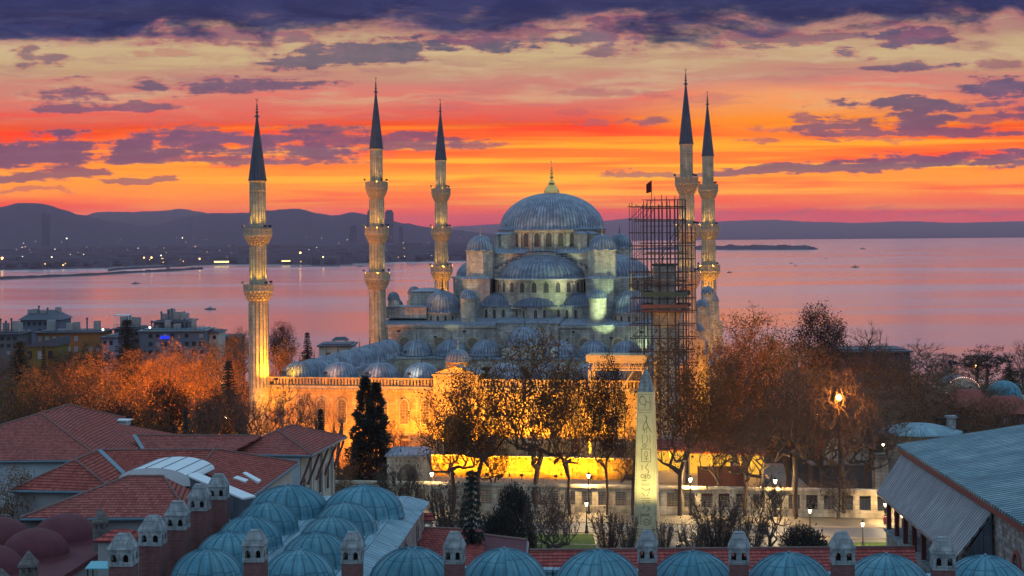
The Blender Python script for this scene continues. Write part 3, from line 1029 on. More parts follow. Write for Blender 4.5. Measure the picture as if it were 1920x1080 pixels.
def finial(b, c, s, crescent=True):
    """stack of bulbs with a crescent; s = total height"""
    c = Vector(c)
    b.lathe(c, [(.16 * s, 0), (.10 * s, .06 * s), (.045 * s, .14 * s), (.03 * s, .17 * s)], 10)
    z = .17
    for r in (.075, .062, .052, .042):
        b.ball(c + Vector((0, 0, (z + r) * s)), r * s, 10, 6)
        z += r * 2.1
    b.tube([c + Vector((0, 0, .1 * s)), c + Vector((0, 0, .86 * s))], .014 * s, 6)
    if crescent:
        pts = []
        for i in range(13):
            a = R(-60) - PI * .5 + R(30) + 2 * PI * 0.83 * (i / 12)
            a = R(120) + R(300) * i / 12
            pts.append(c + Vector((math.cos(a) * .06 * s, 0, .90 * s + math.sin(a) * .06 * s)))
        b.tube(pts, [.005 * s + .013 * s * math.sin(PI * i / 12) for i in range(13)], 6)


def make_dome(parent, a, b_, z, r, h, ribs, mat_, fin=1.6, fmat='bronze', n=48, name='dome', pw=1.0, drum=0.0, drum_r=None, drum_sides=32, drum_mat='stone'):
    d = MB()
    d.lathe((a, b_, z), dome_prof(r, h, 10, .1, pw), n, ribs=ribs)
    o = d.build(name, M[mat_], parent)
    if fin:
        f = MB()
        finial(f, (a, b_, z + h - .05), fin)
        f.build('finial', M[fmat], o)
    if drum:
        dr = MB()
        rr = drum_r or r * 1.0
        dr.lathe((a, b_, z - drum), [(rr, 0), (rr, drum - .35), (rr * 1.05, drum - .3), (rr * 1.05, drum - .02), (rr * .8, drum)], drum_sides, smooth=drum_sides > 20)
        dr.build('drum', M[drum_mat], o)
    return o


class WB(MB):
    """window builder with two materials: 0 frame, 1 pane"""

    def __init__(s):
        super().__init__()
        s.marks = []

    def mark(s, i):
        s.marks.append((len(s.f), i))

    def build2(s, name, mats, parent=None):
        o = s.build(name, mats[0], parent, merge=False)
        for m2 in mats[1:]:
            o.data.materials.append(m2)
        idx = [0] * len(s.f)
        for (st_, i) in s.marks:
            for k_ in range(st_, len(s.f)):
                idx[k_] = i
        o.data.polygons.foreach_set('material_index', idx)
        return o


def arch_pts(w, h, n=10, pointed=True):
    """outline of an arched opening, foot at 0, counter-clockwise seen from outside: (x, z)"""
    sp = h - w * (.62 if pointed else .5)
    pts = [(-w / 2, 0), (w / 2, 0), (w / 2, sp)]
    for i in range(1, n):
        t = PI * i / n
        x = w / 2 * math.cos(t)
        zz = math.sin(t)
        zz = zz if not pointed else 1 - (1 - zz) ** .8
        pts.append((x, sp + zz * (h - sp)))
    pts.append((-w / 2, sp))
    return pts


def window(parent, o, r, n, w, h, pane='win', frame='stone_trim', fr=.16, proud=.12, rect=False, name='window'):
    """o: foot centre on the wall; r: rightwards as seen from outside; n: outward"""
    o, r, n = Vector(o), Vector(r).normalized(), Vector(n).normalized()
    up = Vector((0, 0, 1))
    inn = [(-w / 2, 0), (w / 2, 0), (w / 2, h), (-w / 2, h)] if rect else arch_pts(w, h)
    k = (w + 2 * fr) / w
    outp = [(x * k, (z - h / 2) * (h + 2 * fr) / h + h / 2) for x, z in inn]
    b = WB()
    b.mark(0)
    P = lambda q, d: o + r * q[0] + up * q[1] + n * d
    m_ = len(inn)
    for i in range(m_):
        j = (i + 1) % m_
        b.face([P(outp[i], proud), P(outp[j], proud), P(inn[j], proud), P(inn[i], proud)])
        b.face([P(inn[i], proud), P(inn[j], proud), P(inn[j], .02), P(inn[i], .02)])
        b.face([P(outp[j], proud), P(outp[i], proud), P(outp[i], -.05), P(outp[j], -.05)])
    b.mark(1)
    b.face([P(q, .02) for q in inn])
    return b.build2(name, [M[frame], M[pane]], parent)


def arcade(b, o, r, n, spans, w, h, top, depth=.8):
    """wall pierced by arches: o is its left foot, spans arches of w wide / h high, up to top"""
    o, r, n = Vector(o), Vector(r).normalized(), Vector(n).normalized()
    up = Vector((0, 0, 1))
    pitch = spans[1]
    for i in range(spans[0]):
        c = o + r * (pitch * (i + .5))
        pts = arch_pts(w, h, 12)[2:]
        P = lambda x, z, d=0.0: c + r * x + up * z - n * d
        for d_, flip in ((0, False), (depth, True)):
            qs = [[P(w / 2, 0, d_), P(pitch / 2, 0, d_), P(pitch / 2, top, d_), P(w / 2, top, d_)], [P(-pitch / 2, 0, d_), P(-w / 2, 0, d_), P(-w / 2, top, d_), P(-pitch / 2, top, d_)]]
            for (x0, z0), (x1, z1) in zip(pts, pts[1:]):
                qs.append([P(x1, z1, d_), P(x0, z0, d_), P(x0, top, d_), P(x1, top, d_)])
            for q in qs:
                b.face(q[::-1] if flip else q)
        rim = [(w / 2, 0)] + pts + [(-w / 2, 0)]
        for (x0, z0), (x1, z1) in zip(rim, rim[1:]):
            b.face([P(x0, z0), P(x0, z0, depth), P(x1, z1, depth), P(x1, z1)])


L_ = []      # lamps to add later: (kind, position, colour, power, extra)
WARM = (1.0, 0.28, 0.002)
AMBER = (1.0, 0.42, 0.008)
YELL = (1.0, 0.60, 0.07)
GREEN = (0.72, 1.0, 0.52)


def lamp(parent, loc, colr, power, radius=.3, target=None, angle=120, name='lamp_light'):
    if target is None:
        l = bpy.data.lights.new(name, 'POINT')
    else:
        l = bpy.data.lights.new(name, 'SPOT')
        l.spot_size = R(angle)
        l.spot_blend = .6
    l.energy = power
    l.color = colr
    l.shadow_soft_size = radius
    o = bpy.data.objects.new(name, l)
    col.objects.link(o)
    o.location = loc
    if target is not None:
        o.rotation_euler = (Vector(target) - Vector(loc)).to_track_quat('-Z', 'Y').to_euler()
    if parent is not None:
        o.parent = parent
    return o


# ---------------------------------------------------------------- prayer hall
hall = thing('mosque', 'great domed grey stone mosque with cascading lead half domes', 'mosque', MC, -TH)
BF, BB, BC = 59.35, 111.0, 85.1
# first tier
b = MB()
b.box(-29, BF, 0, 29, BB, 18.3)
b.box(-6.1, BF - .5, 0, 5.6, BF + 1.5, 19.1)
b.box(-29.35, BF - .35, 18.3, 29.35, BB + .3, 18.75)
b.build('wall', M['stone_grey'], hall)
b = MB()
for (x0, x1, y0, y1) in ((-29.3, -6.4, BF - .3, 66), (5.9, 29.3, BF - .3, 66)):
    b.hexa([(x0, y0, 18.76), (x1, y0, 18.76), (x1, y1, 18.76), (x0, y1, 18.76), (x0, y0, 18.9), (x1, y0, 18.9), (x1, y1, 19.9), (x0, y1, 19.9)])
b.hexa([(-6.4, BF - .6, 19.1), (5.9, BF - .6, 19.1), (5.9, 66, 19.1), (-6.4, 66, 19.1), (-6.4, BF - .6, 19.3), (5.9, BF - .6, 19.3), (5.9, 66, 20.1), (-6.4, 66, 20.1)])
b.box(-29.2, 66.01, 18.76, 29.2, BB, 19.85)
b.build('lower_roof', M['lead_flat'], hall)
# round pierced windows in the front wall
for a_ in (-24.5, -17.5, -11, 10.5, 17, 24):
    b = WB()
    b.mark(0)
    c = Vector((a_, BF - .0, 15.4))
    nn = 20
    for i in range(nn):
        t0, t1 = 2 * PI * i / nn, 2 * PI * (i + 1) / nn
        P = lambda r_, t, d: c + Vector((r_ * math.cos(t), -d, r_ * math.sin(t)))
        b.face([P(1.25, t0, .1), P(1.25, t1, .1), P(1.0, t1, .1), P(1.0, t0, .1)])
    b.mark(1)
    b.face([c + Vector((1.0 * math.cos(2 * PI * i / nn), -.05, math.sin(2 * PI * i / nn))) for i in range(nn)])
    b.build2('round_window', [M['stone_trim'], M['lat_stone']], hall)

# second tier: front exedrae and their faceted wall
def bulge(x0, x1, y, d, n=10):
    return [(x0 + (x1 - x0) * i / n, y - d * math.sin(PI * i / n)) for i in range(n + 1)]


for side in ('front', 'back', 'left', 'right'):
    ang = {'front': 0, 'back': PI, 'left': -PI / 2, 'right': PI / 2}[side]
    ca, sa = math.cos(ang), math.sin(ang)
    T = lambda x, y: (x * ca - y * sa, BC + x * sa + y * ca)      # local: y negative = outward from the centre
    # wall of the exedrae: three shallow bays
    out3 = bulge(-11.0, -4.1, -18.9, 1.0, 8) + bulge(-4.0, 4.0, -19.0, 2.4, 10) + bulge(4.1, 11.0, -18.9, 1.0, 8)
    poly = [(-11.2, -13.0)] + out3 + [(11.2, -13.0)]
    pl = [T(*q) for q in poly]
    b = MB()
    b.prism(pl, 19.0, 22.0)
    o_ex = b.build('exedra_wall', M['stone_grey'], hall)
    b = MB()
    b.prism([T(x * 1.02, y - .25) for x, y in poly], 22.0, 22.3)
    b.build('cornice', M['lead_flat'], o_ex)
    if side == 'front':
        for i in range(len(out3) - 1):
            if i in (1, 3, 5, 9, 11, 14, 16, 20, 22, 24):
                (xa, ya), (xb, yb) = out3[i], out3[i + 1]
                pa, pb_ = Vector((*T(xa, ya), 0)), Vector((*T(xb, yb), 0))
                mid = (pa + pb_) / 2
                r_ = pb_ - pa
                window(o_ex, (mid.x, mid.y, 19.75), r_, (r_.y, -r_.x, 0), .62, 1.75)
    # three half domes over them
    for (cx_, cy_, rr, hh) in ((-7.4, -15.2, 4.2, 2.5), (0, -16.4, 5.2, 2.7), (7.4, -15.2, 4.2, 2.5)):
        d = MB()
        q = T(cx_, cy_)
        d.lathe((*q, 22.3), dome_prof(rr, hh, 8), 36, ribs=44)
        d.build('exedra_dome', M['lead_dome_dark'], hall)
    # flat lead between, rising to the half dome's drum
    b = MB()
    ring = [(-11.2, -18.7), (11.2, -18.7), (9.6, -12), (-9.6, -12)]
    lo = [Vector((*T(*q), 22.31)) for q in ring]
    hi = [Vector((*T(*q), 24.4)) for q in ((-9.4, -14.6), (9.4, -14.6), (9.4, -12), (-9.4, -12))]
    for i in range(4):
        j = (i + 1) % 4
        b.face([lo[i], lo[j], hi[j], hi[i]])
    b.face(hi)
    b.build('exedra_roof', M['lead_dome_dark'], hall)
    # half dome drum with its ring of windows
    q = T(0, -11.4)
    b = MB()
    b.lathe((*q, 21.5), [(9.3, 0), (9.3, 5.5), (9.75, 5.6), (9.75, 5.85), (7.5, 6.0)], 40, ribs=None)
    o_d = b.build('half_dome_drum', M['stone'], hall)
    if side in ('front', 'right'):
        for i in range(11):
            t = ang - PI / 2 + R(-72 + 144 * i / 10)
            nx, ny = math.cos(t), math.sin(t)
            window(o_d, (q[0] + nx * 9.3, q[1] + ny * 9.3, 24.75), (-ny, nx, 0), (nx, ny, 0), .95, 2.0)
    d = MB()
    d.lathe((*q, 27.35), dome_prof(8.7, 4.6, 12, .12), 64, ribs=64)
    d.build('half_dome', M['lead_dome'], hall)
    # the great arch above it: a stepped gable on the central block
    b = MB()
    ns = 9
    for k_ in range(ns):
        x0, x1 = 10.6 - k_ * .95, 10.6 - (k_ + 1) * .95
        z1 = 28.4 + (k_ + 1) * .44
        for s_ in (-1, 1):
            xa, xb = sorted((s_ * x0, s_ * x1))
            pts = [T(xa, -12.35), T(xb, -12.35), T(xb, -10.5), T(xa, -10.5)]
            b.prism(pts, 26.0, z1)
    pts = [T(-2.05, -12.35), T(2.05, -12.35), T(2.05, -10.5), T(-2.05, -10.5)]
    b.prism(pts, 26.0, 32.45)
    o_g = b.build('stepped_gable', M['stone'], hall)
    b = MB()
    for k_ in range(ns):
        x0, x1 = 10.65 - k_ * .95, 10.6 - (k_ + 1) * .95
        z1 = 28.4 + (k_ + 1) * .44
        for s_ in (-1, 1):
            xa, xb = sorted((s_ * x0, s_ * x1))
            b.prism([T(xa, -12.5), T(xb, -12.5), T(xb, -10.5), T(xa, -10.5)], z1 + .003, z1 + .2)
    b.prism([T(-2.05, -12.5), T(2.05, -12.5), T(2.05, -10.5), T(-2.05, -10.5)], 32.46, 32.66)
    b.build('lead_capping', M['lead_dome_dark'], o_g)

# central block under the drum
b = MB()
b.box(-11.4, BC - 11.4, 19.9, 11.4, BC + 11.4, 32.2)
b.build('central_block', M['stone'], hall)
b = MB()
z0, z1 = 32.21, 33.3
b.hexa([(-12, BC - 12, z0), (12, BC - 12, z0), (12, BC + 12, z0), (-12, BC + 12, z0), (-9.5, BC - 9.5, z1), (9.5, BC - 9.5, z1), (9.5, BC + 9.5, z1), (-9.5, BC + 9.5, z1)])
b.build('block_roof', M['lead_flat'], hall)
# drum of the main dome
b = MB()
b.lathe((0, BC, 32.6), [(10.6, 0), (10.6, 3.8), (11.0, 3.9), (11.0, 4.25), (9.8, 4.4)], 56)
o_dr = b.build('main_drum', M['stone'], hall)
for i in range(28):
    t = 2 * PI * (i + .5) / 28
    nx, ny = math.cos(t), math.sin(t)
    if ny < .35:
        window(o_dr, (nx * 10.6, BC + ny * 10.6, 33.5), (-ny, nx, 0), (nx, ny, 0), 1.15, 2.8)
for i in range(28):
    t = 2 * PI * i / 28
    nx, ny = math.cos(t), math.sin(t)
    if ny < .4:
        b = MB()
        big = abs(abs(nx) - abs(ny)) < .35
        dd, ww = (2.3, 1.9) if big else (.5, .55)
        c = Vector((nx * (10.5 + dd / 2), BC + ny * (10.5 + dd / 2), 32.7))
        b.obox(c, (-ny, nx, 0), (nx, ny, 0), ww, dd, 3.2 if big else 3.4)
        o_b = b.build('buttress', M['stone'], o_dr)
        if big:
            b = MB()
            cc = Vector((nx * (10.5 + dd / 2), BC + ny * (10.5 + dd / 2), 35.9))
            r_, n_ = Vector((-ny, nx, 0)), Vector((nx, ny, 0))
            hw, hd = ww / 2 + .15, dd / 2 + .15
            b.hexa([cc - r_ * hw + n_ * hd, cc - r_ * hw - n_ * hd, cc + r_ * hw - n_ * hd, cc + r_ * hw + n_ * hd, cc - r_ * hw + n_ * hd + Vector((0, 0, .12)), cc - r_ * hw - n_ * hd + Vector((0, 0, .9)), cc + r_ * hw - n_ * hd + Vector((0, 0, .9)), cc + r_ * hw + n_ * hd + Vector((0, 0, .12))])
            b.build('buttress_roof', M['lead_flat'], o_dr)
# main dome and its gilded finial
d = MB()
d.lathe((0, BC, 37.0), [(11.25, -.15), (11.25, .1)] + [(10.75 * math.cos(PI / 2 * i / 20) if i < 20 else 1e-6, .1 + 7.35 * math.sin(PI / 2 * i / 20)) for i in range(21)], 128, ribs=96)
o_md = d.build('main_dome', M['lead_dome'], hall)
f = MB()
f.lathe((0, BC, 44.2), [(1.55, 0), (1.6, .4), (1.25, 1.2), (.7, 1.9), (.3, 2.5), (.14, 3.0)], 24, ribs=16)
f.build('finial_base', M['gold'], o_md)
f = MB()
finial(f, (0, BC, 46.4), 5.3)
f.build('finial', M['gold'], o_md)

# four weight towers round the drum
for sx_ in (-1, 1):
    for sy_ in (-1, 1):
        c = Vector((sx_ * 12.2, BC + sy_ * 12.9, 0))
        b = MB()
        b.lathe((c.x, c.y, 19.9), [(2.85, 0), (2.85, 12.7), (3.05, 12.8), (3.05, 13.05), (2.6, 13.2)], 8, a0=PI / 8, a1=PI / 8 + 2 * PI, smooth=False)
        o_t = b.build('weight_tower', M['stone'], hall)
        d = MB()
        d.lathe((c.x, c.y, 33.0), dome_prof(2.75, 2.9, 10), 40, ribs=26)
        d.build('cap_dome', M['lead_dome'], o_t)
        f = MB()
        finial(f, (c.x, c.y, 35.8), 2.0)
        f.build('finial', M['gold' if sy_ < 0 else 'bronze'], o_t)
        # stepped roof in front of the tower and the mass below it
        b = MB()
        b.obox((sx_ * 12.2, BC + sy_ * 15.4, 19.9), (1, 0, 0), (0, 1, 0), 5.4, 3.2, 7.4)
        b.obox((sx_ * 15.4, BC + sy_ * 12.2, 19.9), (1, 0, 0), (0, 1, 0), 3.2, 5.4, 7.4)
        b.build('pier_block', M['stone_grey'], hall)
        b = MB()
        b.hexa([(sx_ * 12.2 - 2.9, BC + sy_ * 15.4 - 1.8, 27.301), (sx_ * 12.2 + 2.9, BC + sy_ * 15.4 - 1.8, 27.301), (sx_ * 12.2 + 2.9, BC + sy_ * 15.4 + 1.8, 27.301), (sx_ * 12.2 - 2.9, BC + sy_ * 15.4 + 1.8, 27.301),
                (sx_ * 12.2 - 2.2, BC + sy_ * 15.4 - 1.2, 27.8), (sx_ * 12.2 + 2.2, BC + sy_ * 15.4 - 1.2, 27.8), (sx_ * 12.2 + 2.2, BC + sy_ * 15.4 + 1.8, 27.8), (sx_ * 12.2 - 2.2, BC + sy_ * 15.4 + 1.8, 27.8)])
        b.build('pier_roof', M['lead_flat'], hall)
        # corner domes
        c2 = (sx_ * 18.6, BC + sy_ * 18.9)
        d = MB()
        d.lathe((*c2, 21.2), dome_prof(3.75, 3.95, 10, .14), 48, ribs=34)
        o_c = d.build('corner_dome', M['lead_dome'], hall)
        f = MB()
        finial(f, (*c2, 25.1), 3.6)
        f.build('finial', M['gold' if sx_ > 0 else 'bronze'], o_c)
        b = MB()
        b.lathe((*c2, 18.7), [(3.75, 0), (3.75, 2.0), (3.98, 2.1), (3.98, 2.35), (3.4, 2.45)], 16, a0=PI / 16, a1=PI / 16 + 2 * PI, smooth=False)
        o_cd = b.build('corner_drum', M['stone'], hall)
        if sy_ < 0:
            for i in range(5):
                t = -PI / 2 + R(22.5 * (i - 2))
                nx, ny = math.cos(t), math.sin(t)
                window(o_cd, (c2[0] + nx * 3.68, c2[1] + ny * 3.68, 19.3), (-ny, nx, 0), (nx, ny, 0), .5, 1.15)
        # slim stair turrets at the edge of the roof
        c3 = (sx_ * 12.6, BC + sy_ * 22.6)
        rr = 1.45 if sx_ < 0 else 1.75
        b = MB()
        b.lathe((*c3, 18.8), [(rr, 0), (rr, 4.9), (rr * 1.1, 5.0), (rr * 1.1, 5.2), (rr * .8, 5.3)], 28)
        o_s = b.build('stair_turret', M['stone'], hall)
        d = MB()
        d.lathe((*c3, 24.0), dome_prof(rr * 1.08, 1.5, 8), 28, ribs=20)
        d.build('cap_dome', M['lead_dome'], o_s)
# raised blocks and the little lantern on the left corner
for bx in ((-29.0, BF + 3.2, 19.86, -20.9, BF + 10, 21.9), (-26.1, BF + 10.5, 19.86, -21.4, BF + 18, 24.7), (21.5, BF + 10.5, 19.86, 26, BF + 18, 24.7)):
    b = MB()
    b.box(*bx)
    b.build('gallery_block', M['stone_grey'], hall)
b = MB()
b.box(-29.2, BF + 3.0, 21.901, -20.7, BF + 10.2, 22.12)
b.build('gallery_roof', M['lead_flat'], hall)
for (x0, x1) in ((-26.3, -21.2), (21.3, 26.2)):
    b = MB()
    b.hexa([(x0, BF + 10.3, 24.701), (x1, BF + 10.3, 24.701), (x1, BF + 18.2, 24.701), (x0, BF + 18.2, 24.701), (x0 + .1, BF + 10.4, 24.85), (x1 - .1, BF + 10.4, 24.85), (x1 - 1.4, BF + 16, 25.35), (x0 + 1.4, BF + 16, 25.35)])
    b.build('gallery_roof', M['lead_flat'], hall)
make_dome(hall, -27.9, BF + 4.6, 23.65, 1.2, 1.35, 16, 'lead_dome', 0, n=24, name='lantern_dome', drum=1.55, drum_r=1.15, drum_sides=8)
# side galleries: buttress piers with small domes, seen at the right end
for sx_ in (-1, 1):
    for (y_, z_, w_) in ((66, 17.5, 3.0), (78, 21.6, 2.6), (92, 23.6, 2.6), (104, 21.6, 2.6)):
        b = MB()
        b.box(*(sorted((sx_ * 28.8, sx_ * 33.2))[0], y_ - w_ / 2, 0, sorted((sx_ * 28.8, sx_ * 33.2))[1], y_ + w_ / 2, z_ - 4.5))
        b.box(*(sorted((sx_ * 28.9, sx_ * 32.6))[0], y_ - w_ / 2 + .15, z_ - 4.5, sorted((sx_ * 28.9, sx_ * 32.6))[1], y_ + w_ / 2 - .15, z_ - 1.6))
        b.lathe((sx_ * 31.2, y_, z_ - 1.6), [(1.35, 0), (1.35, 1.3), (1.5, 1.4), (1.5, 1.6), (1.2, 1.65)], 8, smooth=False)
        o_p = b.build('side_pier', M['stone'], hall)
        d = MB()
        d.lathe((sx_ * 31.2, y_, z_), dome_prof(1.35, 1.45, 8), 28, ribs=18)
        d.build('cap_dome', M['lead_dome'], o_p)
    b = MB()
    xa, xb = sorted((sx_ * 29.01, sx_ * 33.0))
    for (y0, y1) in ((67.6, 76.6), (79.4, 90.6), (93.4, 102.6)):
        b.box(xa, y0, 0, xb, y1, 10.6)
    o_g = b.build('side_gallery', M['stone'], hall)
    b = MB()
    for (y0, y1) in ((67.6, 76.6), (79.4, 90.6), (93.4, 102.6)):
        xi, xo = (sx_ * 29.01, sx_ * 33.6)
        p = [(xi, y0, 10.61), (xo, y0, 10.61), (xo, y1, 10.61), (xi, y1, 10.61)]
        q = [(xi, y0, 13.0), (xo, y0, 10.9), (xo, y1, 10.9), (xi, y1, 13.0)]
        b.hexa(p + q if sx_ > 0 else [p[i] for i in (1, 0, 3, 2)] + [q[i] for i in (1, 0, 3, 2)])
    b.build('gallery_roof', M['lead_flat'], o_g)

# ---------------------------------------------------------------- courtyard
yard = thing('mosque_courtyard', 'floodlit courtyard ringed by small lead domes before the mosque', 'courtyard', MC, -TH)
b = MB()
b.box(-30.4, 0, 0, 30.4, 1.4, 12.9)
b.box(-30.4, 1.4, 0, -29.0, BF - .02, 12.9)
b.box(29.0, 1.4, 0, 30.4, BF - .02, 12.9)
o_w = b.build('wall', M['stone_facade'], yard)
b = MB()
b.box(-30.5, -.18, 12.45, -3.5, 0, 12.9)
b.box(3.5, -.18, 12.45, 30.5, 0, 12.9)
b.box(-30.5, -.12, 4.6, -3.5, 0, 4.85)
b.box(3.5, -.12, 4.6, 30.5, 0, 4.85)
for i in range(100):
    x = -30.2 + i * .61
    if abs(x) > 3.7:
        b.box(x - .17, -.28, 12.2, x + .17, -.0, 12.45)
b.build('string_course', M['stone_trim'], yard)
for i in range(19):
    a_ = -30.0 + 1.65 + 3.33 * (i - .0)
    if abs(a_) < 4 or a_ > 29.5:
        continue
    window(yard, (a_, 0, 7.2), (1, 0, 0), (0, -1, 0), 1.25, 3.7, 'lat_stone', 'stone_trim', .22, .16, name='arched_window')
    if i % 2 == 0:
        window(yard, (a_, 0, 2.7), (1, 0, 0), (0, -1, 0), 1.35, 2.7, 'lat_iron', 'stone_trim', .22, .14, rect=True, name='barred_window')
# balustrade on the wall head
for (x0, x1) in ((-30.4, -3.5), (3.5, 30.4)):
    b = MB()
    b.box(x0, -.1, 13.95, x1, .3, 14.2)
    b.box(x0, -.05, 12.91, x1, .25, 13.05)
    n = int((x1 - x0) / .52)
    for i in range(n + 1):
        x = x0 + (x1 - x0) * i / n
        w_ = .2 if i % 6 == 0 else .13
        b.box(max(x0, x - w_), -.02, 13.05, min(x1, x + w_), .22, 13.95)
    b.build('balustrade', M['stone_facade'], yard)
# lead roof of the arcades
b = MB()
b.box(-30.2, 1.45, 12.91, 30.2, 7.6, 13.5)
b.box(-30.2, 7.61, 12.91, -23.0, 50.9, 13.5)
b.box(23.0, 7.61, 12.91, 30.2, 50.9, 13.5)
b.box(-30.2, 50.91, 12.91, 30.2, BF - .4, 13.3)
b.build('arcade_roof', M['lead_flat'], yard)
b = MB()
arcade(b, (-23.3, 51.2, 6.0), (1, 0, 0), (0, -1, 0), (7, 6.66), 5.0, 5.6, 6.9)
arcade(b, (-23.2, 51.2, 6.0), (0, -1, 0), (1, 0, 0), (6, 7.2), 5.4, 5.4, 6.9)
arcade(b, (23.2, 8.0, 6.0), (0, 1, 0), (-1, 0, 0), (6, 7.2), 5.4, 5.4, 6.9)
arcade(b, (23.3, 7.7, 6.0), (-1, 0, 0), (0, 1, 0), (7, 6.66), 5.0, 5.6, 6.9)
b.build('arcade', M['stone_grey'], yard)
b = MB()
b.box(-29, 1.5, 5.2, 29, BF - .5, 6.0)
b.build('yard_floor', M['stone_trim'], yard)
DR = 2.95
for i in range(9):
    a_ = -26.7 + 6.675 * i
    if i != 4:
        make_dome(yard, a_, 4.3, 13.75, DR, 2.55, 30, 'lead_dome', 1.5, n=40, pw=.96)
for k_ in range(1, 8):
    for sx_ in (-1, 1):
        make_dome(yard, sx_ * 26.4, 4.3 + 6.35 * k_, 13.7, DR, 2.55, 30, 'lead_dome', 1.5, n=36, pw=.96)
for i, a_ in enumerate((-26.5, -20.8, -14.1, -7.4, 6.6, 13.0, 19.0, 25.5)):
    make_dome(yard, a_, 54.6, 13.6, 3.0, 2.8, 30, 'lead_dome', 1.6, n=40)
make_dome(yard, 0.05, 54.6, 15.7, 3.35, 3.2, 34, 'lead_dome', 1.7, n=44, name='portico_dome', drum=.9)
b = MB()
b.box(-3.6, 51.1, 12.7, 3.6, BF - .6, 14.8)
b.build('portico_block', M['stone'], yard)
# monumental gate in the middle of the front
b = MB()
b.box(-3.4, -1.3, 0, 3.4, 3.6, 14.7)
b.box(-3.6, -1.5, 14.7, 3.6, 3.8, 15.0)
for y0 in (-1.4, 3.0):
    b.face([(-3.55, y0, 15.0), (3.55, y0, 15.0), (3.0, y0, 15.25), (0, y0, 16.25), (-3.0, y0, 15.25)])
b.build('gate_block', M['stone_facade'], yard)
b = MB()
for s_ in (-1, 1):
    q = [(s_ * 3.6, -1.45, 15.02), (s_ * 3.6, 3.7, 15.02), (0, 3.7, 16.4), (0, -1.45, 16.4)]
    b.face(q if s_ > 0 else q[::-1])
b.build('gate_roof', M['lead_flat'], yard)
make_dome(yard, -.35, 2.2, 16.85, 1.95, 1.75, 22, 'lead_dome', 1.4, 'gold', n=36, name='gate_dome', drum=1.6, drum_r=1.95, drum_sides=12, drum_mat='stone_facade')
window(yard, (0, -1.3, 0.2), (1, 0, 0), (0, -1, 0), 3.6, 8.8, 'dark', 'stone_trim', .35, .2, name='gate_arch')

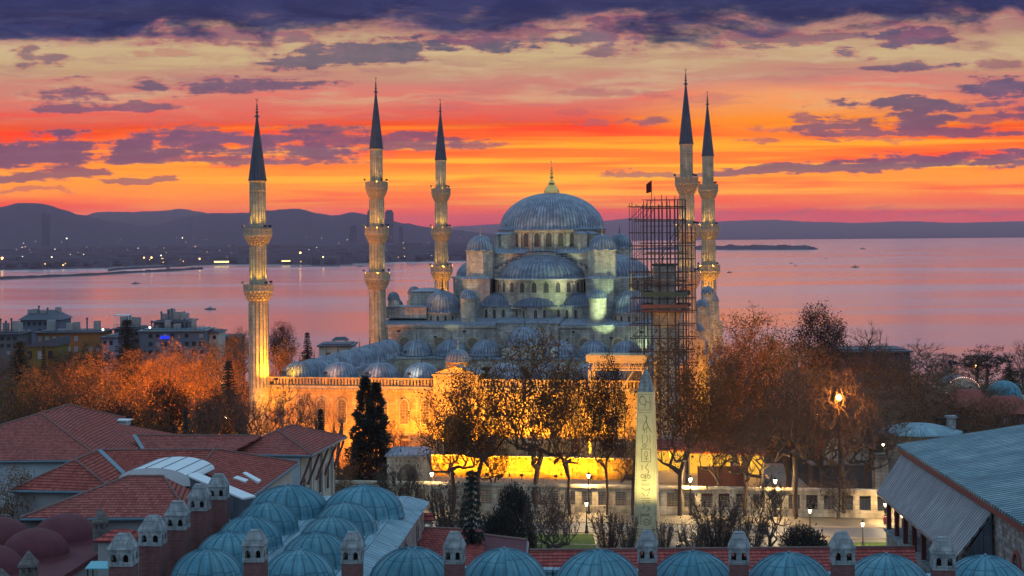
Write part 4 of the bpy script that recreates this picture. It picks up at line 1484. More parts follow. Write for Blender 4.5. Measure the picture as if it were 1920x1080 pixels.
# ---------------------------------------------------------------- minarets
def minaret(label, base, zs, rads, brads, cone, tip, zfoot=0.0, foot=None):
    """zs: (corbel bottom, deck, parapet top) of each balcony from low to high; rads: radius of each shaft section"""
    t = thing('minaret', label, 'minaret', base, rnd.uniform(0, .3), 'minarets of the great mosque')
    n = 16
    z = zfoot
    if foot:
        b = MB()
        b.lathe((0, 0, 0), [(foot * 1.25, 0), (foot * 1.25, 7.5), (foot * 1.05, 9.5), (foot, 12)], 12, smooth=False)
        b.build('pedestal', M['stone_min'], t)
        z = 11.9
    for i, r in enumerate(rads):
        z1 = zs[i][0] if i < len(zs) else cone
        b = MB()
        prof = [(r * 1.02, z), (r, z + 1), (r * .985, z1)]
        b.lathe((0, 0, 0), prof, n, smooth=False)
        for k_ in range(n):
            a = 2 * PI * k_ / n
            b.tube([(math.cos(a) * r * 1.0, math.sin(a) * r * 1.0, z + .6), (math.cos(a) * r * .985, math.sin(a) * r * .985, z1 - .4)], .07, 5)
        if i == len(rads) - 1:
            b.lathe((0, 0, 0), [(r * 1.06, z1 - 1.9), (r * 1.1, z1 - 1.75), (r * 1.06, z1 - 1.6)], 24)
            b.lathe((0, 0, 0), [(r * .98, z1 - .5), (r * 1.14, z1 - .2), (r * 1.14, z1), (r * .5, z1 + .05)], 24)
        b.build('shaft', M['stone_min'], t)
        if i < len(zs):
            zc, zd, zp = zs[i]
            rb = brads[i]
            b = MB()
            # stalactite corbels in four tiers
            tiers = 4
            for k_ in range(tiers):
                f0, f1 = k_ / tiers, (k_ + 1) / tiers
                ra, rb_ = r + (rb - r) * f0 ** .8, r + (rb - r) * f1 ** .8
                za, zb = zc + (zd - zc) * f0, zc + (zd - zc) * f1
                b.lathe((0, 0, 0), [(ra * .97, za), (rb_ * .97, zb - .1), (rb_, zb - .1), (rb_, zb), (rb_ * .8, zb)], 32, smooth=False)
                m_ = 20
                for q in range(m_):
                    a = 2 * PI * (q + .5 * (k_ % 2)) / m_
                    rr = (ra + rb_) / 2 * 1.0
                    b.obox((math.cos(a) * rr, math.sin(a) * rr, za + .02), (-math.sin(a), math.cos(a), 0), (math.cos(a), math.sin(a), 0), rr * .17, .22, (zb - za) * .8)
            b.lathe((0, 0, 0), [(rb, zd - .05), (rb * 1.04, zd), (rb * 1.04, zd + .18), (r * .9, zd + .2)], 32, smooth=False)
            o_b = b.build('balcony', M['stone_trim'], t)
            b = MB()
            m_ = 16
            for q in range(m_):
                a0, a1 = 2 * PI * q / m_, 2 * PI * (q + 1) / m_
                am = (a0 + a1) / 2
                wd = 2 * rb * math.sin(PI / m_)
                cx_, cy_ = math.cos(am) * rb * .99, math.sin(am) * rb * .99
                T_, N_ = (-math.sin(am), math.cos(am), 0), (math.cos(am), math.sin(am), 0)
                hgt = zp - zd - .18
                b.obox((cx_, cy_, zd + .18), T_, N_, wd * .98, .1, .16)
                b.obox((cx_, cy_, zp - .14), T_, N_, wd * .98, .12, .14)
                for s_ in (-.36, -.12, .12, .36):
                    b.obox((cx_ - math.sin(am) * wd * s_, cy_ + math.cos(am) * wd * s_, zd + .34), T_, N_, wd * .13, .07, hgt - .3)
                b.obox((math.cos(a0) * rb, math.sin(a0) * rb, zd + .18), (-math.sin(a0), math.cos(a0), 0), (math.cos(a0), math.sin(a0), 0), .17, .17, hgt + .1)
            b.build('parapet', M['stone_trim'], o_b)
            # small floodlights clamped on the balcony edge
            for q in range(3):
                a = -PI / 2 + TH + R(-100 + 100 * q) + .2
                b = MB()
                cx_, cy_ = math.cos(a) * rb * 1.12, math.sin(a) * rb * 1.12
                b.tube([(math.cos(a) * rb, math.sin(a) * rb, zp - .2), (cx_, cy_, zp + .3)], .035, 5)
                b.obox((cx_, cy_, zp + .25), (-math.sin(a), math.cos(a), 0), (math.cos(a), math.sin(a), 0), .42, .3, .34)
                b.build('floodlight', M['iron'], t)
            z = zd + .2
    rc = rads[-1] * 1.16
    b = MB()
    b.lathe((0, 0, 0), [(rc * 1.06, cone - .12), (rc * 1.06, cone + .03)] + [(rc * (1 - k_ / 10) + .13 * k_ / 10, cone + .03 + (tip - 3.1 - cone) * k_ / 10) for k_ in range(11)], 16, ribs=16, smooth=False)
    o_s = b.build('spire', M['spire'], t)
    b = MB()
    finial(b, (0, 0, tip - 3.15), 3.15)
    b.build('finial', M['bronze'], o_s)
    return t


def mw(x, y): return Vector((x, y, 0))


HB = [(25.7, 27.5, 28.9), (34.6, 36.3, 37.6), (43.4, 45.1, 46.4)]
MIN = {}
MIN['m1'] = minaret('nearest minaret left of the domed courtyard, two balconies and a bright yellow lower shaft', mw(-39.9, 250.9), [(26.1, 27.6, 28.6), (34.9, 36.3, 37.4)], [1.52, 1.33, 1.22], [2.25, 2.15], 45.1, 58.1, foot=1.55)
MIN['m2'] = minaret('tall grey minaret at the left front corner of the prayer hall', mw(-26.1, 308.7), HB, [1.58, 1.5, 1.4, 1.16], [2.4, 2.25, 2.1], 52.9, 66.8, foot=1.6)
MIN['m4'] = minaret('tall minaret half hidden behind the scaffolding', mw(32.5, 296.9), HB, [1.58, 1.5, 1.4, 1.16], [2.4, 2.25, 2.1], 52.7, 66.8, foot=1.6)
MIN['m3'] = minaret('minaret far behind the hall, between the tall grey one and the great dome', mw(-15.9, 359.2), HB, [1.58, 1.5, 1.4, 1.16], [2.4, 2.25, 2.1], 52.8, 66.7, foot=1.6)
MIN['m5'] = minaret('rightmost minaret, standing clear against the sea', mw(42.7, 347.4), HB, [1.58, 1.5, 1.4, 1.16], [2.4, 2.25, 2.1], 52.7, 66.9, foot=1.6)

# the sixth minaret, cut short for repair, inside its scaffold
t = thing('minaret_stump', 'unfinished stump of a minaret boxed in by scaffolding', 'minaret', mw(22.75, 238.3), -TH)
b = MB()
b.lathe((0, 0, 0), [(2.0, 0), (2.0, 12), (1.7, 15), (1.7, 24.9)], 12, smooth=False)
b.build('shaft', M['stone_grey'], t)
b = MB()
b.lathe((0, 0, 0), [(1.7, 22.2), (2.2, 23.6), (2.45, 24.6), (2.45, 25.2)], 16, smooth=False)
b.build('corbel', M['stone_trim'], t)
b = MB()
b.box(-1.55, -1.55, 25.3, 1.55, 1.55, 31.4)
b.build('upper_shaft', M['stone_grey'], t)
b = MB()
b.box(-1.75, -1.75, 31.41, 1.75, 1.75, 31.7)
b.build('lid', M['net_green'], t)

sc = thing('scaffolding', 'tall dark pipe scaffold tower wrapped round the minaret stump', 'scaffolding', mw(22.75, 238.3), -TH)
xs_ = [-2.9, -1.75, -.6, .6, 1.75, 2.9]
levels = [9.0 + 1.95 * i for i in range(17)]
srnd = random.Random(3)


def pole(b, p, q, r=.046):
    b.tube([p, q], r, 5, cap=False)


for x in xs_:
    for y in (-2.9, -1.75, 1.75, 2.9):
        b = MB()
        pole(b, (x, y, 0), (x, y, 41.2 + srnd.uniform(-1.2, .8)), .06)
        b.build('upright', M['steel'], sc)
# lighter outrigger bay on the left, as high as the tower
for x in (-4.9, -3.9):
    for y in (-2.9, 0.4, 2.9):
        b = MB()
        pole(b, (x, y, 12.5), (x, y, 41.0 - srnd.uniform(0, .8)), .05)
        b.build('upright', M['steel'], sc)
for x in (3.7, 4.3):
    for y in (-2.9, 2.9):
        b = MB()
        pole(b, (x, y, 14 if x < 4 else 24.5), (x, y, 37.2), .05)
        b.build('upright', M['steel'], sc)
for i, z in enumerate(levels):
    b = MB()
    zt = min(z, 41)
    x0 = -5.1 if z > 12.5 else -3.1
    x1 = 4.4 if 14 < z < 37 else 3.2
    for y in (-2.9, -1.75, 1.75, 2.9):
        pole(b, (x0 + srnd.uniform(-.3, .3), y, zt), (x1 + srnd.uniform(-.3, .3), y, zt))
    for x in xs_ + ([-4.9, -3.9] if z > 12.5 else []):
        pole(b, (x, -3.1, zt + .08), (x, 3.1, zt + .08))
    if i % 2 == 0:
        for y in (-2.9, 2.9):
            pole(b, (-3.1, y, zt + 1.0), (3.1, y, zt + 1.0), .04)
    b.build('ledger_ring', M['steel'], sc)
for i, z in enumerate(levels[:-1]):
    for y in (-2.95, 2.95):
        b = MB()
        k_ = i % 5
        xa, xb = xs_[k_], xs_[k_ + 1]
        pole(b, (xa, y, z), (xb, y, z + 1.95), .045)
        if i % 3 == 0:
            pole(b, (-4.9, y, z), (-2.9, y, z + 1.95), .04)
        b.build('brace', M['steel'], sc)
for (z, x0, x1) in ((34.6, -3.4, 4.4), (37.9, -4.2, 3.2), (33.0, -3.1, 3.2), (39.8, -3.1, 3.1), (29.0, -3.1, 3.3)):
    b = MB()
    b.box(x0, -2.9, z + .1, x1, -1.9, z + .22)
    b.box(x0, 1.9, z + .1, x1, 2.9, z + .22)
    b.build('plank_deck', M['plank'], sc)
b = MB()
for s_ in (-1, 1):
    b.box(-3.15, s_ * 3.1 - .03, 26.9, 3.5, s_ * 3.1 + .03, 27.6)
    b.box(min(s_ * 3.2 - .03, s_ * 3.2 + .03), -3.0, 26.9, max(s_ * 3.2 - .03, s_ * 3.2 + .03), 3.0, 27.6)
b.build('green_netting', M['net_green'], sc)
b = MB()
for s_ in (-1, 1):
    b.box(-3.2, s_ * 3.14 - .03, 25.2, 3.55, s_ * 3.14 + .03, 25.75)
    b.box(s_ * 3.25 - .03, -3.05, 25.2, s_ * 3.25 + .03, 3.05, 25.75)
b.box(-3.2, -3.1, 24.7, 3.5, 3.1, 24.88)
b.build('rust_red_skirt', M['net_red'], sc)
# mesh rails and cages of the scaffold's working platform
b = MB()
for k_ in range(14):
    x = -4.9 + k_ * .16
    pole(b, (x, -3.0, 15.3), (x, -3.0, 20.6), .02)
for k_ in range(8):
    pole(b, (-4.9, -3.0, 15.3 + k_ * .7), (-2.9, -3.0, 15.3 + k_ * .7), .02)
b.build('mesh_cage', M['steel'], sc)

fl = thing('flag', 'small dark red flag on the very top of the scaffold', 'flag', Vector((22.75, 238.3, 0)) + e1 * -1.9 + Vector((0, 0, 40.6)))
b = MB(); b.tube([(0, 0, 0), (0, 0, 3.6)], .05, 6); b.build('flagpole', M['iron'], fl)
b = MB()
g_ = 8
M['flag'] = plain('dark_red_cloth', (0.10, 0.012, 0.016), .8, 0, .15, 2)
vs = []
for i in range(g_ + 1):
    for j in range(5):
        u_ = i / g_
        for dpt in (0,):
            vs.append(Vector((-.05 - u_ * .75, math.sin(u_ * 6) * .12, 3.5 - j * .42 - u_ * (.55 - .08 * j))))
b.raw(vs, [(i * 5 + j, (i + 1) * 5 + j, (i + 1) * 5 + j + 1, i * 5 + j + 1) for i in range(g_) for j in range(4)], True)
o = b.build('cloth', M['flag'], fl)
o.modifiers.new('thick', 'SOLIDIFY').thickness = .03

# orange lit gantry canopy in front of the right part of the courtyard
gt = thing('gantry', 'orange lit steel girder canopy beside the scaffolding', 'gantry', MC, -TH)
b = MB()
b.box(20.6, -4.0, 17.35, 29.6, 0.6, 18.3)
b.build('fascia', M['gantry'], gt)
b = MB()
for yy_ in (-3.8, .4):
    for zz in (17.3, 16.2):
        b.box(20.9, yy_ - .1, zz - .18, 29.3, yy_ + .1, zz)
    n = 14
    for i in range(n):
        xa, xb = 20.9 + 8.4 * i / n, 20.9 + 8.4 * (i + 1) / n
        b.tube([(xa, yy_, 16.15), ((xa + xb) / 2, yy_, 17.15), (xb, yy_, 16.15)], .07, 5, cap=False)
b.build('truss', M['gantry'], gt)
for x in (21.1, 29.1):
    for yy_ in (-3.8, .4):
        b = MB()
        b.box(x - .18, yy_ - .18, 0 if yy_ < 0 else 13, x + .18, yy_ + .18, 16.0)
        b.build('post', M['gantry'], gt)
b = MB()
b.tube([(25.6, -3.8, 13.0), (27.6, -3.8, 16.0)], .16, 6)
b.tube([(21.1, -3.8, 12.6), (23.6, -3.8, 16.0)], .12, 6)
b.build('knee_brace', M['gantry'], gt)

# ================================================================ STREET LEVEL
M['dark_render'] = plain('dark_render', (0.06, 0.06, 0.07), .9, 0, .3, .3)
def frame(o, r):
    """local builder helper: r unit vector along, n outward (towards the camera side)"""
    r = Vector(r).normalized()
    return r, Vector((r.y, -r.x, 0))


# precinct wall with barred openings along the street
pa, pb_ = hz(590, 951, 0), hz(1712, 972.5, 0)
ang = math.atan2(pb_.y - pa.y, pb_.x - pa.x)
wl = thing('precinct_wall', 'long low stone precinct wall with barred openings along the street', 'wall', pa, ang)
LW = (pb_ - pa).length
pitch = 2.22
nb = int(LW / pitch)
b = MB()
b.box(-.5, -.25, 0, nb * pitch + .5, .75, .55)
b.box(-.5, -.1, .55, nb * pitch + .5, .6, .95)
b.box(-.5, -.0, 2.75, nb * pitch + .5, .5, 3.25)
for i in range(nb + 1):
    b.box(i * pitch - .4, -.05, .95, i * pitch + .4, .55, 2.75)
b.build('masonry', M['stone_wall'], wl)
b = MB()
b.box(-.6, -.28, 3.25, nb * pitch + .6, .78, 3.42)
b.box(-.6, -.16, 3.42, nb * pitch + .6, .66, 3.6)
b.build('coping', M['stone_wall'], wl)
for i in range(nb):
    b = MB()
    x0, x1 = i * pitch + .4, (i + 1) * pitch - .4
    for k_ in range(9):
        x = x0 + (x1 - x0) * k_ / 8
        b.tube([(x, .2, .95), (x, .2, 2.75)], .034, 4, cap=False)
    for k_ in range(8):
        z = .95 + 1.8 * (k_ + .5) / 8
        b.tube([(x0, .2, z), (x1, .2, z)], .03, 4, cap=False)
    b.build('window_grille', M['iron'], wl)

# grey gatehouse block with a lead roof behind the wall
q = hz(768, 905, 1.5)
gh = thing('gatehouse', 'grey plastered block with a flat blue lead roof beside the bright wall', 'gatehouse', (q.x, 221, 0), -TH * .3)
b = MB(); b.box(-2.9, 0, 0, 2.9, 4, 5.7); b.build('wall', M['stone_grey'], gh)
b = MB(); b.hexa([(-3.2, -.3, 5.71), (3.2, -.3, 5.71), (3.2, 4.3, 5.71), (-3.2, 4.3, 5.71), (-3.1, -.2, 6.0), (3.1, -.2, 6.0), (2.6, 4.2, 6.5), (-2.6, 4.2, 6.5)]); b.build('roof', M['lead_flat'], gh)
window(gh, (0, 0, .5), (1, 0, 0), (0, -1, 0), 3.0, 4.2, 'cap_dark', 'stone_grey', .25, .12, name='blind_arch')

# smooth low terrace wall glowing in front of the courtyard
tw = thing('terrace_wall', 'smooth low terrace wall glowing yellow at the foot of the bright facade', 'wall', MC, -TH)
b = MB()
b.box(-8, -5.0, 0, 27.5, -4.6, 3.1)
for i in range(8):
    b.box(-8 + i * 5, -5.12, 0, -7.5 + i * 5, -5.0, 3.1)
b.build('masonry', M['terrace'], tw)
b = MB()
b.box(-8.1, -5.2, 3.1, 27.6, -4.5, 3.25)
b.build('coping', M['stone_trim'], tw)

# obelisk
q = at(1211, 700, 190)
ob = thing('obelisk', 'tall pale granite obelisk carved with hieroglyphs, lit from its foot', 'obelisk', (q.x, 190, 0), -TH)
b = MB()
for (w_, z0, z1) in ((2.3, 0, .5), (2.0, .5, 1.0), (1.75, 1.0, 1.6)):
    b.box(-w_, -w_, z0, w_, w_, z1)
b.build('pedestal', M['stone_trim'], ob)
w0, w1, zb, zt, ztip = 1.40, 0.945, 1.55, 17.62, 20.45
b = MB()
b.hexa([(-w0, -w0, zb), (w0, -w0, zb), (w0, w0, zb), (-w0, w0, zb), (-w1, -w1, zt), (w1, -w1, zt), (w1, w1, zt), (-w1, w1, zt)])
b.build('shaft', M['granite'], ob)
b = MB()
pts = [(-w1, -w1, zt), (w1, -w1, zt), (w1, w1, zt), (-w1, w1, zt)]
mid = [(x * .52, y * .52, zt + 1.75) for x, y, z in pts]
for i in range(4):
    j = (i + 1) % 4
    b.face([pts[i], pts[j], mid[j], mid[i]])
    b.face([mid[i], mid[j], (0, 0, ztip)])
b.build('pyramidion', M['cap'], ob)
cv = MB()


def stroke(pl, w=.08, close=False):
    if close:
        pl = pl + [pl[0]]
    hw = lambda z: w0 + (w1 - w0) * (z - zb) / (zt - zb)
    for (x0, z0), (x1, z1) in zip(pl, pl[1:]):
        d = math.hypot(x1 - x0, z1 - z0) or 1
        nx, nz = -(z1 - z0) / d * w / 2, (x1 - x0) / d * w / 2
        ex, ez = (x1 - x0) / d * w * .3, (z1 - z0) / d * w * .3
        base = [(x0 - ex + nx, z0 - ez + nz), (x0 - ex - nx, z0 - ez - nz), (x1 + ex - nx, z1 + ez - nz), (x1 + ex + nx, z1 + ez + nz)]
        fr_ = [Vector((x, -hw(z) - .012, z)) for x, z in base]
        bk = [Vector((x, -hw(z) + .02, z)) for x, z in base]
        cv.face(fr_)
        for i in range(4):
            j = (i + 1) % 4
            cv.face([fr_[j], fr_[i], bk[i], bk[j]])


def ell(cx_, cz, rx, rz_, n=12, a0=0, a1=360):
    return [(cx_ + rx * math.cos(R(a0 + (a1 - a0) * i / n)), cz + rz_ * math.sin(R(a0 + (a1 - a0) * i / n))) for i in range(n + 1)]


# top panel: frame with a standing figure, a bird and an offering stand
stroke([(-.8, 17.35), (.8, 17.35), (.8, 15.5), (-.8, 15.5)], .05, True)
stroke(ell(-.25, 16.6, .42, .5, 10, 60, 300)); stroke([(-.1, 16.9), (.1, 16.5), (-.05, 15.7)]); stroke([(.1, 16.5), (.5, 16.4)]); stroke([(.5, 17.1), (.62, 16.3), (.55, 15.6)])
stroke([(-.75, 15.2), (.75, 15.2)], .05); stroke([(-.6, 17.0), (-.35, 17.2), (-.2, 17.0)])
# falcon
stroke([(-.05, 14.9), (.2, 14.6), (.1, 14.2), (.35, 13.5), (.72, 12.9)], .11); stroke([(.1, 14.2), (-.2, 13.7), (-.28, 13.1)], .09); stroke([(-.28, 13.1), (.1, 13.35), (.35, 13.5)]); stroke([(-.1, 13.1), (-.1, 12.8)]); stroke([(.15, 13.2), (.15, 12.8)])
# columns of reeds, feathers, vessels, water, sun discs and cartouche
stroke([(-.35, 12.6), (-.35, 11.6)]); stroke([(.15, 12.6), (.3, 12.1), (.15, 11.6)]); stroke([(.55, 12.6), (.55, 11.6)]); stroke(ell(-.1, 11.3, .22, .2, 10)); stroke([(-.5, 10.9), (.6, 10.9)])
stroke([(-.45, 10.9), (-.45, 9.4), (.62, 9.4), (.62, 10.9)]); stroke(ell(.1, 10.3, .18, .34, 10)); stroke([(.1, 9.95), (.1, 9.5)]); stroke([(-.15, 9.75), (.35, 9.75)])
stroke([(.3, 9.2), (.0, 8.7), (.4, 8.3), (.25, 7.9)], .1); stroke([(-.4, 9.0), (-.4, 8.4)], .1); stroke(ell(-.35, 7.7, .2, .22, 10), .09); stroke([(.0, 7.9), (.0, 7.4)], .16); stroke(ell(.38, 7.65, .18, .2, 10), .09); stroke([(-.4, 7.2), (.1, 7.2)], .1)
stroke([(-.5, 6.8), (-.3, 6.6), (-.1, 6.8), (.1, 6.6), (.3, 6.8), (.5, 6.6)], .06); stroke([(-.45, 6.3), (.1, 6.0), (.55, 6.3)], .09); stroke([(.55, 6.3), (.2, 5.4)], .09); stroke([(-.4, 5.7), (-.1, 5.4)], .09)
stroke([(-.5, 5.1), (.55, 5.1)], .06); stroke([(-.5, 4.85), (.55, 4.85)], .06); stroke(ell(.3, 4.5, .25, .2, 8, 0, 180)); stroke([(-.35, 4.7), (-.1, 4.3), (-.35, 3.9)], .1); stroke([(.2, 4.2), (.5, 3.9), (.2, 3.6)], .1)
stroke(ell(-.1, 3.35, .5, .3, 10, 180, 360), .1); stroke(ell(-.1, 2.95, .5, .3, 10, 0, 180), .08)
stroke([(-.55, 3.0), (-.55, 2.0)]); stroke(ell(.1, 2.3, .34, .36, 12), .1); stroke([(-.1, 2.3), (.3, 2.3)]); stroke([(.6, 3.0), (.6, 2.0)])
stroke([(-.9, 15.0), (-1.05, 10.0), (-1.2, 2.2)], .025); stroke([(.88, 15.0), (1.03, 10.0), (1.18, 2.2)], .025)
cv.build('hieroglyphs', M['granite_cut'], ob)
OBL = ob


def street_lamp(px, pyl, pyb, label, h, lit, pw, group='lit lamps along the street', double=False):
    q = hz(px, pyb, 0.0)
    t = thing('street_lamp', label, 'street lamp', q, 0, group)
    b = MB()
    b.lathe((0, 0, 0), [(.26, 0), (.26, .25), (.17, .35), (.15, .9), (.09, 1.0), (.065, 1.4), (.05, h - .75), (.09, h - .72), (.09, h - .66), (.03, h - .6)], 10)
    b.build('post', M['iron'], t)
    b = MB()
    b.lathe((0, 0, h - .6), [(.11, 0), (.23, .46)], 6, smooth=False)
    b.build('lantern', M['lamp_glow' if lit > 1 else 'lamp_soft'], t)
    b = MB()
    b.lathe((0, 0, h - .12), [(.27, 0), (.27, .03), (.12, .17), (.05, .22), (.05, .3), (1e-6, .36)], 8)
    for k_ in range(6):
        a = PI / 3 * k_
        b.tube([(.115 * math.cos(a), .145 * math.sin(a), h - .6), (.235 * math.cos(a), .305 * math.sin(a), h - .14)], .012, 4, cap=False)
    b.build('lantern_roof', M['iron'], t)
    if pw:
        lamp(t, (0, -.0, h - .42), (1.0, .66, .28), pw * 5, .32)
    return t


def lamp_h(px, pyl, pyb):
    q = hz(px, pyb, 0.0)
    return at(px, pyl, q.y).z + .45


for (px, pl, pb2, lit, pw, lab) in ((810, 891, 956, 2, 380, 'lit street lamp beside the grey gatehouse'), (1104, 894, 963, 2, 900, 'lit tall street lamp before the wall left of the obelisk'), (1295, 901, 966, 2, 900, 'lit street lamp before the wall just right of the obelisk'),
                                    (1454, 904, 969, 2, 900, 'lit street lamp before the wall, third from the roof on the right'), (1100, 947, 1000, 0, 160, 'small lamp post on the lawn left of the obelisk'), (1618, 985, 1031, 1, 500, 'lone lamp post on the lawn by the tiled roof'),
                                    (1519, 960, 1004, 1, 300, 'lamp post half hidden behind the round dark bush'), (1660, 948, 980, 1, 500, 'lamp post with a red bin below the sloping lead roof'), (1692, 968, 1030, 1, 400, 'lamp post close by the corner of the stone hall')):
    street_lamp(px, pl, pb2, lab, lamp_h(px, pl, pb2), lit, pw)


def mast_lamp(px, pyl, Y, label, glow_, r, pw, c, zg=0.0, cat='lamp'):
    q = at(px, pyl, Y)
    t = thing('mast_lamp', label, cat, (q.x, Y, zg))
    h = q.z - zg
    b = MB(); b.tube([(0, .25, 0), (0, .25, h), (0, 0, h + .25)], [.12, .07, .06], 8); b.build('mast', M['iron'], t)
    b = MB(); b.ball((0, 0, h), r, 12, 8); b.build('lantern', M[glow_], t)
    if pw:
        lamp(t, (0, -.45 - r, h), c, pw, .3)
    return t


mast_lamp(1573, 745, 202, 'dazzling orange lamp on a mast among the bare trees', 'sodium', .42, 2800, (1, .36, .04))
mast_lamp(1532, 778, 228, 'small orange lamp left below the dazzling one', 'sodium', .17, 500, WARM)
mast_lamp(415, 717, 300, 'small globe lamp in the glowing garden left of the courtyard', 'sodium', .2, 900, WARM)
mast_lamp(423, 784, 246, 'garden globe lamp among the trees behind the tiled ridge', 'lamp_glow', .2, 700, WARM)
mast_lamp(1656, 834, 224, 'pale greenish lamp by the stone pillar on the right', 'lamp_glow', .16, 200, (.8, 1, .7))
mast_lamp(1830, 687, 380, 'small amber lamp in front of the dark pines', 'sodium', .3, 200, WARM, -6)

# lit kiosks behind the wall, right of the obelisk
M['kiosk_glow'] = glow('kiosk_interior', (1.0, .50, .05), .95)


def kiosk(px0, px1, yt, Y, depth, label, win=True):
    a_, c_ = at(px0, yt, Y), at(px1, yt, Y)
    t = thing('kiosk', label, 'kiosk', ((a_.x + c_.x) / 2, Y, 0), -TH * .4)
    w_ = (c_.x - a_.x) / 2
    h = a_.z
    b = MB()
    b.box(-w_, 0, 0, w_, depth, 1.6)
    b.box(-w_, depth - .3, 1.6, w_, depth, h - .5)
    n = max(2, int(w_ * 2 / 2.6))
    for i in range(n + 1):
        x = -w_ + 2 * w_ * i / n
        b.box(max(-w_, x - .12), 0, 1.6, min(w_, x + .12), .25, h - .5)
    b.build('wall', M['render'], t)
    b = MB()
    b.box(-w_ - .7, -.9, h - .5, w_ + .7, depth + .4, h - .25)
    b.hexa([(-w_ - .7, -.9, h - .25), (w_ + .7, -.9, h - .25), (w_ + .7, depth + .4, h - .25), (-w_ - .7, depth + .4, h - .25), (-w_, .3, h + .5), (w_, .3, h + .5), (w_, depth - .5, h + .5), (-w_, depth - .5, h + .5)])
    b.build('roof', M['tile'], t)
    if win:
        for i in range(n):
            b = MB()
            x0, x1 = -w_ + 2 * w_ * i / n + .14, -w_ + 2 * w_ * (i + 1) / n - .14
            b.face([(x0, .9, 1.65), (x1, .9, 1.65), (x1, .9, h - .75), (x0, .9, h - .75)])
            b.build('lit_window', M['kiosk_glow'], t)
    lamp(t, (0, -1.6, h - 1.0), AMBER, 700, .3)
    return t


kiosk(1292, 1372, 843, 229, 5, 'glowing kiosk under a dark tiled roof between bare trunks')
kiosk(1384, 1432, 846, 228, 4, 'narrower bright kiosk right of the wide glowing one')
kiosk(1228, 1284, 838, 232, 5, 'half hidden kiosk lit orange just right of the obelisk')
# board fence before them
q0, q1 = hz(1308, 905, 1.2), hz(1396, 905, 1.2)
fc = thing('fence', 'brown board fence topping the wall below the glowing kiosk', 'fence', (at(1308, 880, 219).x, 219, 0))
b = MB()
for i in range(26):
    b.box(i * .25, 0, .2, i * .25 + .24, .04, 4.3)
b.build('boards', M['wood_red'], fc)
b = MB()
for i in range(5):
    b.box(i * 1.6, .04, 0, i * 1.6 + .12, .16, 4.4)
b.build('post', M['iron'], fc)
# stone pillar, low grey enclosure and vaulted hut on the right
q = at(1650, 852, 219)
pl_ = thing('pillar', 'squat stone pillar at the end of the precinct wall', 'pillar', (q.x, 219, 0))
b = MB(); b.box(-.9, -.9, 0, .9, .9, 5.2); b.build('shaft', M['stone_grey'], pl_)
b = MB(); b.box(-1.1, -1.1, 5.2, 1.1, 1.1, 5.6); b.box(-.8, -.8, 5.6, .8, .8, 5.9); b.build('cap', M['cap_dark'], pl_)
q = at(1582, 880, 226)
en = thing('enclosure', 'low blue grey walled enclosure behind the wall on the right', 'enclosure', (q.x, 226, 0))
b = MB(); b.box(-4.4, 0, 0, 4.4, 3.5, 3.2); b.build('wall', M['dark_render'], en)
b = MB(); b.box(-4.6, -.15, 3.2, 4.6, 3.7, 3.4); b.build('coping', M['cap_dark'], en)
q = at(1588, 825, 240)
vh = thing('pavilion', 'small vaulted pavilion with a pale arched front below the dazzling lamp', 'pavilion', (q.x, 240, 0))
b = MB()
arch = [(3.4 * math.cos(PI * i / 12), 3.2 + 2.6 * math.sin(PI * i / 12)) for i in range(13)]
n = len(arch)
for (x0, z0), (x1, z1) in zip(arch, arch[1:]):
    b.face([(x1, 0, z1), (x0, 0, z0), (x0, 7, z0), (x1, 7, z1)], None, True)
for x in (-3.4, 3.4):
    b.box(x - .1, 0, 0, x + .1, 7, 3.2)
b.build('vault', M['tile'], vh)
b = MB()
b.face([(3.3, .05, 0), (3.3, .05, 3.2)][::-1] + [] if False else [(-3.3, .05, 0), (3.3, .05, 0)] + [(x * .97, .05, z) for x, z in arch])
b.build('front', M['render'], vh)
b = MB()
for k_ in range(-2, 3):
    b.box(k_ * 1.1 - .05, -.03, 0, k_ * 1.1 + .05, .02, 4.6)
b.build('glazing_bar', M['iron'], vh)

# litter bin by the lamp
q = hz(1661, 981, 0) + Vector((-.2, -.6, 0))
lb_ = thing('litter_bin', 'red litter bin at the foot of the lamp under the sloping roof', 'bin', q)
b = MB(); b.lathe((0, 0, 0), [(.24, 0), (.28, .75), (.22, .8), (.2, .95), (1e-6, 1.0)], 14); b.build('body', plain('bin_red', (.3, .03, .025), .5), lb_)
b = MB(); b.lathe((0, 0, 1.5), [(.04, -1.5), (.04, 0)], 8); b.lathe((0, 0, 1.4), [(.16, 0), (.16, .45)], 10); b.build('post_sign', M['iron'], lb_)
# tree grates / kerb stones ring in the paving are left to the trees

# ================================================================ HOUSES BETWEEN THE GARDENS AND THE SEA
M['house_blue'] = plain('dark_blue_render', (0.10, 0.12, 0.15), .85, 0, .3, .3)  # even dark blue-grey base colour
M['house_grey'] = plain('dark_grey_render', (0.11, 0.105, 0.11), .85, 0, .35, .3)  # even dark grey base colour
M['ochre'] = plain('ochre_render', (0.24, 0.11, 0.04), .85, 0, .2, .3)
M['olive'] = plain('olive_render', (0.13, 0.105, 0.03), .85, 0, .2, .3)
M['lilac'] = plain('lilac_render', (0.22, 0.19, 0.25), .85, 0, .2, .3)
M['slate'] = plain('dark_roofing', (0.05, 0.055, 0.07), .7, 0, .3, .6)
M['blue_glow'] = glow('blue_sign_light', (.02, .06, 1.0), .8)
M['win_pale'] = plain('pale_window', (0.22, 0.23, 0.26), .3, 0, .15, .5)


